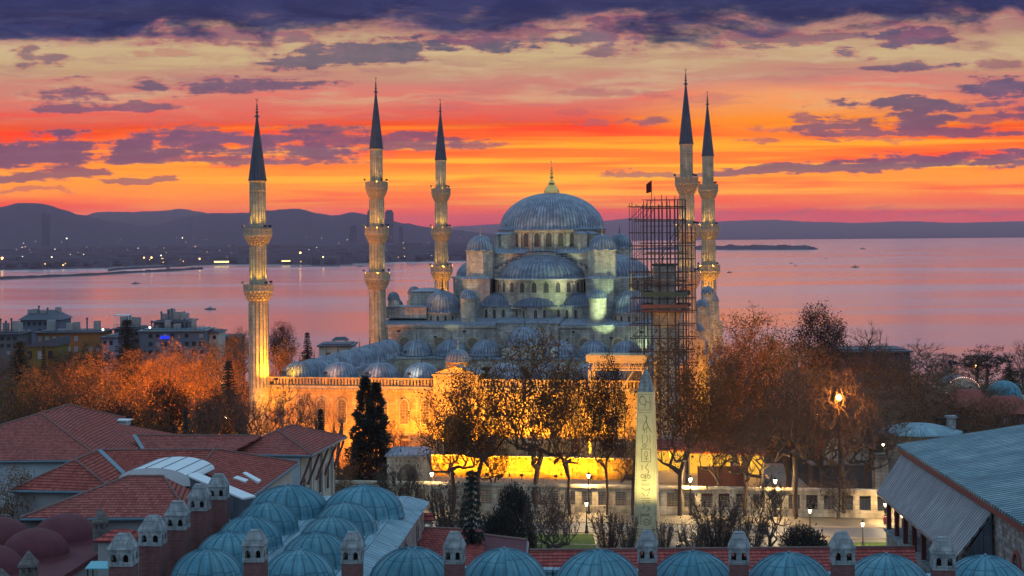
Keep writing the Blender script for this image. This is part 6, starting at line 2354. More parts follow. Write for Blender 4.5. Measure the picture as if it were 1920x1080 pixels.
G1 = 'plane trees between the street and the mosque'
G2 = 'bare winter trees along the street'
G3 = 'orange lit trees in the left garden'
G4 = 'dark trees on the right'
G5 = 'conifers among the broadleaf trees'
T = [
    # ---- before the facade
    ('fir', 1, 692, 712, 92, 224, 'dense dark two peaked conifer against the bright wall left of the gatehouse', 'conifer', G5, 0.0),
    ('plane', 1, 848, 722, 150, 211, 'broad brown plane tree right of the grey gatehouse', 'plane_tree', G1, None),
    ('plane_dense', 2, 893, 682, 138, 210, 'brown plane tree rising in front of the domed gate', 'plane_tree', G1, None),
    ('plane_dense', 1, 1003, 626, 185, 209.5, 'biggest dark plane tree, midway between gate and obelisk', 'plane_tree', G1, None),
    ('plane', 2, 1066, 680, 112, 207, 'thin leaved plane tree on the right flank of the biggest one', 'plane_tree', G1, None),
    ('plane_dark', 3, 1136, 672, 88, 206.5, 'narrow dark tree just left of the obelisk below the gantry', 'plane_tree', G1, None),
    ('plane_dense', 1, 1272, 632, 160, 205.5, 'full brown tree just right of the obelisk', 'plane_tree', G1, None),
    ('plane', 2, 1398, 668, 170, 216, 'wide brown tree behind the glowing kiosks', 'plane_tree', G1, None),
    ('plane_half', 3, 1345, 720, 100, 207, 'sparse tree between the brown trees right of the obelisk', 'plane_tree', G1, None),
    ('plane_gold', 1, 1480, 655, 150, 245, 'orange tinted tree left of the dazzling lamp', 'plane_tree', G1, None),
    ('plane_half', 2, 925, 800, 80, 212, 'small half bare tree under the biggest plane tree', 'plane_tree', G1, None),
    # ---- along the street
    ('bare', 1, 1396, 760, 112, 205, 'bare tree with crooked limbs in front of the glowing kiosk', 'bare_tree', G2, None),
    ('bare', 2, 1490, 690, 130, 204, 'tall bare tree left below the dazzling lamp', 'bare_tree', G2, None),
    ('bare', 3, 1580, 690, 150, 203.5, 'tall bare tree right below the dazzling lamp', 'bare_tree', G2, None),
    ('bare_fan', 1, 1571, 880, 76, 202, 'small bare sapling on the pavement before the wall', 'bare_tree', G2, None),
    ('bare_fan', 2, 1524, 900, 50, 206, 'slim bare sapling left of the small one on the pavement', 'bare_tree', G2, None),
    ('bare', 2, 1185, 800, 76, 206, 'bare branching tree touching the left side of the obelisk', 'bare_tree', G2, None),
    ('bare_pale', 1, 1640, 720, 150, 232, 'hazy bare tree behind the corner of the sloping roof', 'bare_tree', G2, None),
    ('plane_half', 1, 1668, 688, 150, 262, 'dull brown tree above the pale tomb', 'bare_tree', G2, None),
    ('bare_pale', 2, 1730, 725, 140, 262, 'dim bare tree right of the pale tomb', 'bare_tree', G2, None),
    ('plane_half', 2, 1800, 745, 130, 262, 'dim bushy tree beyond the hall roof', 'bare_tree', G2, None),
    ('plane_half', 3, 1880, 770, 150, 240, 'dim bushy tree behind the hall roof near the right edge', 'bare_tree', G2, None),
    # ---- further back on the right
    ('plane_gold', 1, 1408, 588, 150, 292, 'large orange lit tree right of the rightmost minaret', 'plane_tree', G4, None),
    ('plane', 2, 1376, 640, 110, 268, 'orange lit tree at the foot of the rightmost minaret', 'plane_tree', G4, None),
    ('plane_dark', 3, 1536, 574, 112, 310, 'dark round tree standing against the sea', 'plane_tree', G4, None),
    ('bare', 1, 1630, 614, 86, 312, 'dark pointed bare tree over the long dark building', 'plane_tree', G4, None),
    ('plane_half', 1, 1572, 650, 140, 290, 'brown tree below the dark round one', 'plane_tree', G4, None),
    ('bare_pale', 1, 1725, 642, 100, 345, 'fine bare tree with sea behind it right of the long dark building', 'plane_tree', G4, None),
    ('bare_pale', 2, 1768, 690, 70, 345, 'low bare tree left of the dark pines', 'plane_tree', G4, None),
    ('pine', 1, 1850, 650, 96, 380, 'large dark pine near the right edge', 'pine_tree', G4, None),
    ('pine', 2, 1776, 664, 66, 390, 'smaller dark pine left of the large one', 'pine_tree', G4, None),
    ('spruce', 2, 1893, 676, 40, 400, 'small dark spruce right of the large pine', 'spruce_tree', G4, None),
    ('bare', 3, 1925, 640, 60, 350, 'bare tree cut by the right edge', 'bare_tree', G4, None),
    ('plane_half', 2, 1690, 700, 160, 300, 'dark brown tree in front of the long dark building', 'plane_tree', G4, None),
    ('plane_half', 3, 1610, 700, 150, 270, 'brown tree right behind the dazzling lamp', 'plane_tree', G4, None),
    ('bare_pale', 1, 1530, 690, 130, 262, 'hazy bare tree left behind the dazzling lamp', 'plane_tree', G4, None),
    ('plane_half', 1, 1830, 715, 120, 330, 'dim tree before the large dark pine', 'plane_tree', G4, None),
    ('plane_half', 1, 1450, 690, 150, 262, 'rusty tree between the glowing kiosks and the dazzling lamp', 'plane_tree', G4, None),
    ('plane', 1, 1362, 668, 120, 246, 'orange edged tree close behind the full brown one', 'plane_tree', G4, None),
    ('plane', 2, 1512, 640, 150, 285, 'rust brown tree in front of the dark round one', 'plane_tree', G4, None),
    ('plane_half', 2, 1650, 660, 150, 280, 'sombre tree over the left end of the long dark building', 'plane_tree', G4, None),
    ('plane', 3, 1590, 705, 150, 245, 'sombre tree just behind the dazzling lamp', 'plane_tree', G4, None),
    ('plane_half', 3, 1735, 700, 150, 290, 'sombre tree below the fine bare one', 'plane_tree', G4, None),
    ('bare_pale', 1, 1475, 720, 140, 222, 'dense bare tree right of the narrow kiosk', 'bare_tree', G2, None),
    ('bare', 1, 1625, 760, 130, 218, 'dark bare tree by the stone pillar', 'bare_tree', G2, None),
    ('bare', 3, 1540, 740, 120, 219, 'bare tree just left of the dazzling lamp', 'bare_tree', G2, None),
    ('plane_half', 1, 1790, 690, 110, 360, 'dim tree before the smaller dark pine', 'plane_tree', G4, None),
    ('plane_half', 2, 1700, 755, 130, 250, 'low brown tree just behind the pale tomb', 'plane_tree', G4, None),
    ('plane_half', 3, 1860, 740, 110, 280, 'low dim tree covering the red roofs on the right', 'plane_tree', G4, None),
    ('pine', 2, 1832, 668, 70, 384, 'dark pine touching the large one on its left', 'pine_tree', G4, None),
    ('pine', 1, 1918, 690, 50, 370, 'dark pine at the right edge', 'pine_tree', G4, None),
    # ---- left gardens
    ('orange', 2, 300, 672, 120, 275, 'fiery tree between the brightest orange one and the left trees', 'garden_tree', G3, None),
    ('orange', 1, 60, 690, 130, 280, 'dull rusty tree by the left edge', 'garden_tree', G3, None),
    ('plane_half', 2, 150, 700, 120, 268, 'dusky brown tree behind the peak of the large hipped roof', 'garden_tree', G3, None),
    ('plane_half', 1, 265, 735, 110, 240, 'brown tree right behind the large hipped roof', 'garden_tree', G3, None),
    ('plane_dark', 3, 405, 735, 100, 246, 'olive brown tree before the dark layered cedar', 'garden_tree', G3, None),
    ('plane_half', 2, 25, 660, 110, 330, 'dark tree behind the tall left cedar', 'dark_tree', G5, None),
    ('plane_dark', 3, 118, 660, 70, 340, 'dark tree under the olive yellow house', 'dark_tree', G5, None),
    ('orange', 1, 480, 690, 90, 272, 'orange tree behind the foot of the nearest minaret', 'garden_tree', G3, None),
    ('orange', 1, 335, 640, 140, 292, 'brightest orange tree in the left garden', 'garden_tree', G3, None),
    ('orange', 2, 265, 655, 130, 300, 'glowing orange tree left of the brightest one', 'garden_tree', G3, None),
    ('orange', 1, 178, 655, 140, 296, 'copper coloured tree with feathery twigs on the left', 'garden_tree', G3, None),
    ('orange', 2, 420, 632, 110, 300, 'orange tree just left of the nearest minaret', 'garden_tree', G3, None),
    ('orange', 2, 385, 668, 110, 272, 'orange tree between the brightest one and the nearest minaret', 'garden_tree', G3, None),
    ('plane_half', 3, 112, 672, 110, 300, 'dull copper tree near the left dark cedars', 'garden_tree', G3, None),
    ('plane_gold', 1, 535, 650, 80, 285, 'golden tree behind the nearest minaret on its right', 'garden_tree', G3, None),
    ('plane_dark', 3, 312, 716, 100, 250, 'dark brown tree in front of the brightest orange one', 'garden_tree', G3, None),
    ('orange', 1, 225, 700, 120, 262, 'lower orange tree above the large hipped roof', 'garden_tree', G3, None),
    ('bare', 1, 436, 722, 90, 240, 'grey bare tree before the foot of the nearest minaret', 'bare_tree', G3, None),
    ('bare_fan', 1, 532, 716, 84, 236, 'fan shaped bare tree before the left end of the bright wall', 'bare_tree', G3, None),
    ('bare_fan', 2, 575, 738, 52, 238, 'smaller fan shaped bare tree before the bright wall', 'bare_tree', G3, None),
    ('pollard', 1, 596, 728, 60, 232, 'pollarded bare tree left of the two peaked conifer', 'pollard_tree', G3, None),
    ('pollard', 2, 632, 735, 64, 230, 'leaning pollarded tree close to the two peaked conifer', 'pollard_tree', G3, None),
    ('bare_pale', 2, 728, 790, 70, 229, 'bare twiggy tree right of the two peaked conifer', 'bare_tree', G3, None),
    ('spruce', 1, 601, 768, 34, 229, 'small dark spruce under the pollarded trees', 'spruce_tree', G5, None),
    ('spruce', 2, 428, 678, 56, 262, 'dark layered cedar left of the nearest minaret', 'spruce_tree', G5, None),
    ('spruce', 1, 37, 640, 80, 300, 'tall dark cedar near the left edge', 'spruce_tree', G5, None),
    ('spruce', 2, 82, 650, 26, 300, 'narrow dark cypress beside the tall left cedar', 'spruce_tree', G5, None),
    ('spruce', 1, 238, 600, 66, 380, 'dark spreading cedar among the houses', 'spruce_tree', G5, None),
    ('spruce', 2, 576, 624, 36, 400, 'slim spruce against the pink water left of the courtyard', 'spruce_tree', G5, None),
    ('pine', 1, 172, 645, 70, 350, 'low green pine under the ochre house', 'pine_tree', G5, None),
    ('plane_dark', 3, 528, 606, 58, 380, 'dark tree just right of the nearest minaret against the water', 'dark_tree', G5, None),
    ('plane_half', 3, 455, 616, 70, 390, 'dark bushy tree just left of the nearest minaret against the water', 'dark_tree', G5, None),
    ('plane_half', 1, 20, 712, 120, 240, 'dark leafless tree at the left edge over the large roof', 'dark_tree', G5, None),
    ('plane_half', 2, 90, 700, 110, 246, 'dusky tree above the left end of the large roof', 'dark_tree', G5, None),
    ('plane_dark', 3, 222, 752, 100, 220, 'low dark evergreen behind the large hipped roof', 'dark_tree', G5, None),
    ('bare', 2, 375, 745, 80, 232, 'bare grey tree over the tiled ridge', 'bare_tree', G5, None),
    ('bare', 3, 470, 745, 86, 234, 'bare bushy tree just left of the minaret foot', 'bare_tree', G5, None),
    ('spruce', 2, 348, 770, 30, 226, 'tiny dark cypress by the tiled ridge', 'spruce_tree', G5, None),
    ('plane_half', 3, 635, 845, 70, 205, 'bronze leaved tree between the hipped roof and the two peaked conifer', 'dark_tree', G5, None),
    ('plane_dense', 2, 20, 880, 120, 122, 'dark evergreen at the left edge below the tiled roofs', 'dark_tree', G5, 8.0),
    # ---- plaza in front
    ('bare_shrub', 1, 750, 868, 104, 180, 'big bare shrub with orange light behind it right of the stone wing', 'shrub', 'shrubs on the near side of the street', 0.0),
    ('bare_shrub', 2, 843, 905, 90, 172, 'bare shrub left of the dark foreground spruce', 'shrub', 'shrubs on the near side of the street', 0.0),
    ('spruce', 2, 884, 884, 92, 101, 'dark foreground spruce rising behind the bottom domes', 'spruce_tree', G5, 8.5),
    ('round_bush', 1, 966, 912, 78, 180, 'big dark clipped round bush left of the street lawn', 'bush', 'shrubs on the near side of the street', 0.0),
    ('round_bush', 1, 935, 955, 84, 170, 'lower dark bush at the foot of the clipped round one', 'bush', 'shrubs on the near side of the street', 0.0),
    ('bare', 1, 1020, 905, 84, 168, 'bare twisted tree right of the clipped round bush', 'bare_tree', 'shrubs on the near side of the street', 0.0),
    ('bare', 2, 1052, 925, 64, 166, 'second bare twisted tree, further right of the round bush', 'bare_tree', 'shrubs on the near side of the street', 0.0),
    ('bare_shrub', 1, 1140, 955, 70, 172, 'leafless shrub just left of the obelisk', 'shrub', 'shrubs on the near side of the street', 0.0),
    ('bare_shrub', 2, 1178, 965, 46, 170, 'thin shrub at the left foot of the obelisk', 'shrub', 'shrubs on the near side of the street', 0.0),
    ('bare_shrub', 1, 1244, 975, 40, 172, 'thin shrub at the right foot of the obelisk', 'shrub', 'shrubs on the near side of the street', 0.0),
    ('bare_shrub', 2, 1345, 930, 110, 168, 'wide bare shrub in the middle of the street edge', 'shrub', 'shrubs on the near side of the street', 0.0),
    ('bare', 3, 1440, 890, 84, 170, 'small crooked bare tree left of the dark mound bush', 'bare_tree', 'shrubs on the near side of the street', 0.0),
    ('bare_shrub', 1, 1400, 960, 90, 166, 'bushy shrub right of the wide bare one', 'shrub', 'shrubs on the near side of the street', 0.0),
    ('round_bush', 1, 1508, 988, 106, 164, 'dark mound shaped bush above the pantiled roof', 'bush', 'shrubs on the near side of the street', 0.0),
    ('bare_shrub', 2, 1300, 975, 60, 165, 'low tangled shrub between obelisk and wide shrub', 'shrub', 'shrubs on the near side of the street', 0.0),
]
for (kind, seed, px, pyt, w, Y, lab, nm, grp, zg) in T:
    cat = {'shrub': 'shrub', 'bush': 'bush'}.get(nm, 'tree')
    tree(kind, seed, px, pyt, w, Y, lab, nm, cat, group=grp, zg=zg)
# far-off undergrowth between the garden trees, one mass nobody could count
ub = MB()
urng = random.Random(5)
for i in range(4200):
    side = urng.random()
    if side < .5:
        x, y = urng.uniform(-150, -34), urng.uniform(225, 420)
    else:
        x, y = urng.uniform(44, 150), urng.uniform(228, 420)
    s_ = urng.uniform(.8, 3.0)
    c = Vector((x, y, ground_z(x, y) + s_ * .6))
    leaves(ub, c, 12, s_ * .65, .30, urng)
tag(ub.build('undergrowth', M['leaf_olive'], merge=False), 'dark tangled undergrowth below the garden trees', 'undergrowth', kind='stuff')

# ================================================================ NEAR ROOFS
def near_dome(b_, c, r, h, ribs=20, sx=1.0, ax=0.0):
    prof = [(r * 1.03, -.12), (r * 1.03, .04)]
    n = 14
    for i in range(n + 1):
        t_ = PI / 2 * i / n
        prof.append((max(r * math.cos(t_), 1e-6), .04 + h * math.sin(t_)))
    b_.lathe(c, prof, 60, ribs=ribs, sx=sx, ax=ax)
    # raised welts along the meridians
    for k_ in range(ribs):
        a = 2 * PI * k_ / ribs
        pts = []
        for i in range(0, n):
            t_ = PI / 2 * i / n
            rr = r * math.cos(t_) + .012
            x, y = rr * math.cos(a) * sx, rr * math.sin(a)
            pts.append(Vector(c) + Vector((x * math.cos(ax) - y * math.sin(ax), x * math.sin(ax) + y * math.cos(ax), .045 + h * math.sin(t_) + .008)))
        b_.tube(pts, .013, 4, cap=False)
    b_.ball(Vector(c) + Vector((0, 0, h + .08)), .09, 8, 5)


def chimney(label, cx_, cy_, zt, w, zshaft, rz, group='brick chimneys with arched stone heads', kind='tall'):
    """stone head: two pointed openings a side, sloping cap"""
    zt += srnd.uniform(-.1, .08)
    w *= srnd.uniform(.96, 1.04)
    t = thing('chimney', label, 'chimney', (cx_, cy_, zshaft), rz + srnd.uniform(-.05, .05), group)
    t.rotation_euler.x, t.rotation_euler.y = srnd.uniform(-.012, .012), srnd.uniform(-.012, .012)
    H = zt - zshaft
    hw = w / 2
    zb_ = H - 1.42
    b = MB()
    b.box(-hw * .93, -hw * .93, 0, hw * .93, hw * .93, zb_)
    b.build('shaft', M['brick'], t)
    b = MB()
    b.box(-hw * 1.0, -hw * 1.0, zb_, hw * 1.0, hw * 1.0, zb_ + .2)
    th = .13
    for (o, r, n) in (((-hw * .98, -hw * .98, zb_ + .2), (1, 0, 0), (0, -1, 0)), ((hw * .98, -hw * .98, zb_ + .2), (0, 1, 0), (1, 0, 0)), ((hw * .98, hw * .98, zb_ + .2), (-1, 0, 0), (0, 1, 0)), ((-hw * .98, hw * .98, zb_ + .2), (0, -1, 0), (-1, 0, 0))):
        arcade(b, o, r, n, (2, hw * .98), hw * .46, .36, .52, th)
    b.build('stone_head', M['cap'], t)
    b = MB()
    z1 = zb_ + .72
    b.box(-hw * 1.06, -hw * 1.06, z1, hw * 1.06, hw * 1.06, z1 + .07)
    a_, c_ = hw * 1.05, hw * .5
    b.hexa([(-a_, -a_, z1 + .07), (a_, -a_, z1 + .07), (a_, a_, z1 + .07), (-a_, a_, z1 + .07), (-c_, -c_, H - .04), (c_, -c_, H - .04), (c_, c_, H - .04), (-c_, c_, H - .04)])
    b.box(-c_ * .92, -c_ * .92, H - .04, c_ * .92, c_ * .92, H)
    b.build('stone_cap', M['cap'], t)
    b = MB()
    b.box(-hw * .9, -hw * .9, zb_ + .05, hw * .9, hw * .9, zb_ + .201 + .012)
    b.box(-hw * .45, -hw * .45, zb_ + .21, hw * .45, hw * .45, zb_ + .5)
    b.build('flue', M['dark'], t)
    return t


# ---- the wing with two rows of domes, running away on the left
DA = math.atan2(1.2, 18.6)
wing_o = Vector((-15.1, 78.4, 0))
wing = thing('domed_wing', 'stone wing roofed with two rows of blue lead domes on the left', 'building', wing_o, -DA)
ZR = 19.78
b = MB()
b.box(-1.9, -10, 0, 7.3, 26, ZR - .5)
b.build('wall', M['rubble'], wing)
M['wing_stone'] = ashlar('pinkish_ashlar', (0.36, 0.28, 0.25), 0.8, 0.38, .22, .6, .6, .6)
b = MB()
b.box(7.3, -10, 8, 7.55, 26, ZR - .5)
b.build('side_wall', M['wing_stone'], wing)
b = MB()
# sloping lead sheet eaves and the flat between the domes
b.hexa([(-2.1, -10, ZR - .5), (7.9, -10, ZR - .5), (7.9, 26.4, ZR - .5), (-2.1, 26.4, ZR - .5), (-1.6, -10, ZR), (6.6, -10, ZR), (6.6, 25.6, ZR), (-1.6, 25.6, ZR)])
b.build('lead_roof', M['lead_roof'], wing)
for (x, z, w_, h) in ((0, 0, 0, 0),):
    pass
for k_, y in enumerate((3, 8.5, 14, 19.5, 24)):
    window(wing, (7.55, y, ZR - 4.4), (0, 1, 0), (1, 0, 0), .95, 2.0, 'dark', 'wing_stone', .2, .1)
for k_, y in enumerate((0.5, 6, 11.5, 17, 22.5)):
    window(wing, (7.55, y, ZR - 2.2), (0, 1, 0), (1, 0, 0), .55, .8, 'dark', 'wing_stone', .14, .08, rect=True)
for row, x0 in enumerate((0.0, 4.55)):
    for i, y in enumerate((0.0, 4.5, 9.0, 13.5, 18.6)):
        b = MB()
        if i == 4:
            near_dome(b, (x0 + .2, y, ZR), 1.95, 1.75, 18, 1.28, .35)
        else:
            near_dome(b, (x0, y, ZR), 1.82, 1.62, 16)
        b.build('dome', M['lead_near'], wing)

# ---- front range along the bottom of the view
fr0 = Vector((-5.0, 77.8, 0))
FA = math.atan2(-3.1, 27.3)
fw = thing('front_range', 'low range with a single row of blue lead domes along the bottom', 'building', fr0, FA)
ZF = 19.45
b = MB(); b.box(-2.6, -6, 0, 38, 3.2, ZF - .45); b.build('wall', M['rubble'], fw)
b = MB()
b.box(-2.6, -6, ZF - .45, 38, 3.2, ZF)
b.build('lead_roof', M['lead_roof'], fw)
b = MB(); b.box(-2.6, 3.2, ZF - .5, 38, 3.55, ZF + .32); b.box(-2.6, 3.1, ZF + .32, 38, 3.75, ZF + .45); b.build('parapet', M['lead_roof'], fw)
for i in range(8):
    b = MB()
    near_dome(b, (i * 4.53, 0, ZF), 2.2, 2.05, 18)
    b.build('dome', M['lead_near'], fw)

# ---- chimneys
for (cx_, cy_, zt, w_, zs_, rz, lab) in (
        (-17.1, 92.5, 23.0, 1.03, 18.2, -DA, 'farthest chimney of the receding row left of the domed wing'), (-17.35, 88.2, 23.0, 1.05, 18.2, -DA, 'second farthest chimney of the row left of the domed wing'), (-17.65, 83.6, 23.0, 1.05, 18.2, -DA, 'middle chimney of the receding row left of the domed wing'),
        (-17.9, 78.9, 23.0, 1.1, 18.0, -DA, 'second nearest chimney of the row left of the domed wing'), (-18.1, 74.0, 23.0, 1.1, 17, -DA, 'nearest chimney of the receding row, beside the small teal canopy'),
        (-12.05, 74.6, 23.0, .97, 17, -DA, 'chimney standing between the nearest domes of the wing'), (-7.6, 74.7, 23.0, .93, 17, -DA, 'chimney at the near right corner of the domed wing'),
        (-2.8, 74.8, 22.95, .9, 17, FA, 'chimney left of the dark foreground spruce on the front range'), (6.2, 74.3, 22.9, .88, 17, FA, 'chimney in front of the obelisk foot'), (10.4, 74.2, 22.9, 1.0, 17, FA, 'chimney right of the obelisk on the front range'),
        (15.1, 73.4, 22.9, 1.0, 17, FA, 'chimney left of the stone hall on the front range'), (19.55, 72.9, 22.85, 1.03, 17, FA, 'rightmost chimney, overlapping the stone hall')):
    chimney(lab, cx_, cy_, zt, w_, zs_, rz)


def dark_chimney(px, pyt, Y, w_, hgt, lab):
    q = at(px, pyt, Y)
    t = thing('stone_chimney', lab, 'chimney', (q.x, Y, q.z - hgt), .1, 'small sooty chimneys by the red domes')
    b = MB()
    hw = w_ / 2
    b.box(-hw, -hw, 0, hw, hw, hgt * .52)
    for x in (-hw * .8, 0, hw * .8):
        for y in (-hw * .85, hw * .85):
            b.box(x - hw * .17, y - hw * .12, hgt * .52, x + hw * .17, y + hw * .12, hgt * .66)
    b.build('shaft', M['cap_dark'], t)
    b = MB()
    b.box(-hw * 1.2, -hw * 1.2, hgt * .66, hw * 1.2, hw * 1.2, hgt * .71)
    b.hexa([(-hw * 1.15, -hw * 1.15, hgt * .71), (hw * 1.15, -hw * 1.15, hgt * .71), (hw * 1.15, hw * 1.15, hgt * .71), (-hw * 1.15, hw * 1.15, hgt * .71), (-.05, -.05, hgt), (.05, -.05, hgt), (.05, .05, hgt), (-.05, .05, hgt)])
    b.build('pyramid_cap', M['cap_dark'], t)
    return t


dark_chimney(188, 953, 100, .82, 2.6, 'sooty pyramid capped chimney behind the red domes')
dark_chimney(53, 1033, 88, .86, 2.4, 'sooty pyramid capped chimney in front of the red domes')
dark_chimney(2, 1066, 84, .86, 2.2, 'sooty pyramid capped chimney in the bottom left corner')

# ---- old bath with oxide red domes in the bottom left corner
rb = thing('red_domed_bath', 'old building with dusky red plastered domes in the corner', 'building', (-30, 100, 0), -DA)
b = MB()
b.box(-9, -11, 0, 3.4, 9, 16.4)
b.build('wall', M['render_grey'], rb)
b = MB()
b.box(-9.2, -11.2, 16.41, 3.7, 9.2, 16.75)
b.build('roof', M['red_dome'], rb)
for (x, y, r, h) in ((.1, 5.2, 2.15, 1.7), (0, 0, 2.1, 1.7), (-3.9, 3.9, 2.1, 1.7), (-.9, -5.2, 2.1, 1.7), (-4.6, -1.5, 2.1, 1.7)):
    b = MB()
    b.lathe((x, y, 16.7), [(r * 1.05, 0), (r * 1.03, .12)] + [(max(r * math.cos(PI / 2 * i / 12), 1e-6), .12 + h * math.sin(PI / 2 * i / 12)) for i in range(13)], 48)
    b.build('dome', M['red_dome'], rb)
b = MB(); b.box(1.6, 5.6, 16.76, 3.4, 8.2, 17.0); b.build('hatch', M['slate'], rb)
# stair kiosk with a tiled hip roof, teal canopy
q = at(226, 1003, 86)
kk = thing('roof_hut', 'small plastered roof hut under a pantiled hip roof', 'hut', (q.x, 86, 15), -DA)
zt_ = q.z - 15
b = MB(); b.box(-.95, -.9, 0, .95, .9, zt_ - .2); b.build('wall', M['render_grey'], kk)
b = MB()
b.box(-1.15, -1.1, zt_ - .2, 1.15, 1.1, zt_ - .12)
for q4 in ([(-1.12, -1.08), (1.12, -1.08), (.35, 0), (-.35, 0)], [(1.12, -1.08), (1.12, 1.08), (.35, 0)], [(1.12, 1.08), (-1.12, 1.08), (-.35, 0), (.35, 0)], [(-1.12, 1.08), (-1.12, -1.08), (-.35, 0)]):
    b.face([(x, y, zt_ + (.33 if abs(y) < .1 else -.119)) for x, y in q4])
b.build('roof', M['tile_near'], kk)
window(kk, (.25, -.9, zt_ - 1.7), (1, 0, 0), (0, -1, 0), .6, 1.3, 'dark', 'render', .08, .05, rect=True, name='door')
q = at(191, 1060, 80)
cn = thing('canopy', 'small teal sheet canopy at the bottom left', 'canopy', (q.x, 80, 15), -DA)
zz = q.z - 15
b = MB(); b.hexa([(-.7, -.5, zz - .1), (.7, -.5, zz - .1), (.7, .5, zz + .06), (-.7, .5, zz + .06), (-.7, -.5, zz - .05), (.7, -.5, zz - .05), (.7, .5, zz + .11), (-.7, .5, zz + .11)]); b.build('sheet', M['teal'], cn)
b = MB()
for x in (-.6, .6):
    b.tube([(x, -.4, 0), (x, -.4, zz - .1)], .04, 5)
    b.tube([(x, .4, 0), (x, .4, zz)], .04, 5)
b.build('post', M['iron'], cn)


# ---- tiled roofs
def tiled(name, label, faces, ridges, eaves, walls=(), wallm='render_grey', tile='tile', valley=(), cat='house', drop=14):
    allp = [p for f in faces for p in f]
    cx_ = sum(p.x for p in allp) / len(allp)
    cy_ = sum(p.y for p in allp) / len(allp)
    t = thing(name, label, cat, (cx_, cy_, 0), 0)
    b = MB()
    for f in faces:
        n = Vector((0, 0, 0))
        for i in range(len(f)):
            n += f[i].cross(f[(i + 1) % len(f)])
        f = f if n.z > 0 else f[::-1]
        b.face(f)
        lo = [p - Vector((0, 0, .16)) for p in f]
        b.face(lo[::-1])
        for i in range(len(f)):
            j = (i + 1) % len(f)
            b.face([lo[i], lo[j], f[j], f[i]])
    o = b.build('roof', M[tile], t, world=True)
    if ridges:
        b = MB()
        for (p, q_) in ridges:
            n = max(2, int((q_ - p).length / .42))
            for i in range(n):
                a_, c_ = p.lerp(q_, i / n), p.lerp(q_, (i + 1) / n)
                b.tube([a_ + Vector((0, 0, .03)), c_ + Vector((0, 0, .03))], [.10, .08], 6)
        b.build('ridge', M['ridge'], o, world=True)
    if valley:
        b = MB()
        for (p, q_) in valley:
            d = (q_ - p).normalized()
            s_ = d.cross(Vector((0, 0, 1))).normalized() * .2
            u = Vector((0, 0, .07))
            b.hexa([p - s_, p + s_, q_ + s_, q_ - s_, p - s_ + u, p + s_ + u, q_ + s_ + u, q_ - s_ + u] if s_.cross(d).z < 0 else [p + s_, p - s_, q_ - s_, q_ + s_, p + s_ + u, p - s_ + u, q_ - s_ + u, q_ + s_ + u])
        b.build('valley_flashing', M['gutter'], o, world=True)
    for (p, q_) in eaves:
        b = MB()
        d = Vector((0, 0, -.14))
        b.tube([p + d, q_ + d], .13, 6)
        b.build('gutter', M['gutter'], t, world=True)
    if walls:
        b = MB()
        for (p, q_) in walls:
            d = Vector((0, 0, -.2))
            inn = Vector((-(q_ - p).y, (q_ - p).x, 0)).normalized() * .45
            p2, q2 = p + inn + d, q_ + inn + d
            b.face([p2 - Vector((0, 0, drop)), q2 - Vector((0, 0, drop)), q2, p2])
            b.face([p2, q2, q2 + inn * 3, p2 + inn * 3])
        b.build('wall', M[wallm], t, world=True)
    return t


# A: large hipped roof upper left
A1, A2 = hz(76, 775, 18.7), hz(127, 759, 18.7)
Ae0, Ae1 = hz(-225, 865, 15.5), hz(192, 862, 15.5)
Ab, An1, An2 = hz(235, 783, 16.0), hz(216, 793, 16.1), hz(337, 815, 15.4)
tiled('tiled_house', 'large hipped tile roof highest up on the left, trees behind it', [[Ae0, Ae1, A1], [A1, Ae1, An2, An1, Ab, A2]], [(Ae0, A1), (A1, A2), (A1, Ae1), (A2, Ab)], [(Ae0, Ae1), (An2, An1)], [(Ae0, Ae1)], 'render_blue', 'tile')
b = MB()
q = at(222, 790, 178)
t_ = thing('roof_vent', 'pale flat dormer vent at the back edge of the largest hipped roof', 'vent', (q.x, q.y, q.z - .4), -.2)
b = MB(); b.box(-1.2, -.6, 0, 1.2, .6, .5); b.build('base', M['render_blue'], t_)
b = MB(); b.box(-1.4, -.8, .5, 1.4, .8, .62); b.build('lid', M['white_metal'], t_)

# B: long low ridge behind
B1, B2 = at(252, 816, 162.3), at(490, 817, 162.3)
zB = hz(270, 842, 15.35)
B3, B4 = hz(268, 843, 15.35), hz(440, 844, 15.35)
B5, B6 = Vector((B1.x, 166, 15.2)), Vector((B2.x, 166, 15.2))
tiled('tiled_house', 'long low tiled ridge linking the two hipped roofs', [[B3, B4, B2, B1], [B1, B2, B6, B5]], [(B1, B2)], [], [], tile='tile', valley=[(B1 + Vector((0, -.1, .02)), B3 + Vector((0, 0, .02)))])

# C: hipped roof above the stone gable wall
C1, C2 = at(521, 807, 164.0), at(545, 797, 168.3)
Ce1, Ce0 = hz(584, 853, 14.8), hz(420, 850, 14.8)
Cr = hz(649, 818, 14.8)
Cb = Vector((Ce0.x + 2.0, Cr.y + .2, 14.8))
tc_ = tiled('tiled_house', 'hipped tile roof with braced eaves nearest the bright wall', [[Ce0, Ce1, C1], [C1, Ce1, Cr, C2], [C2, Cr, Cb], [C1, C2, Cb, Ce0]], [(Ce0, C1), (C1, C2), (C1, Ce1), (C2, Cr)], [(Ce0, Ce1), (Ce1, Cr)], [(Ce0, Ce1 - Vector((1.3, 0, 0)))], 'render_blue', 'tile')
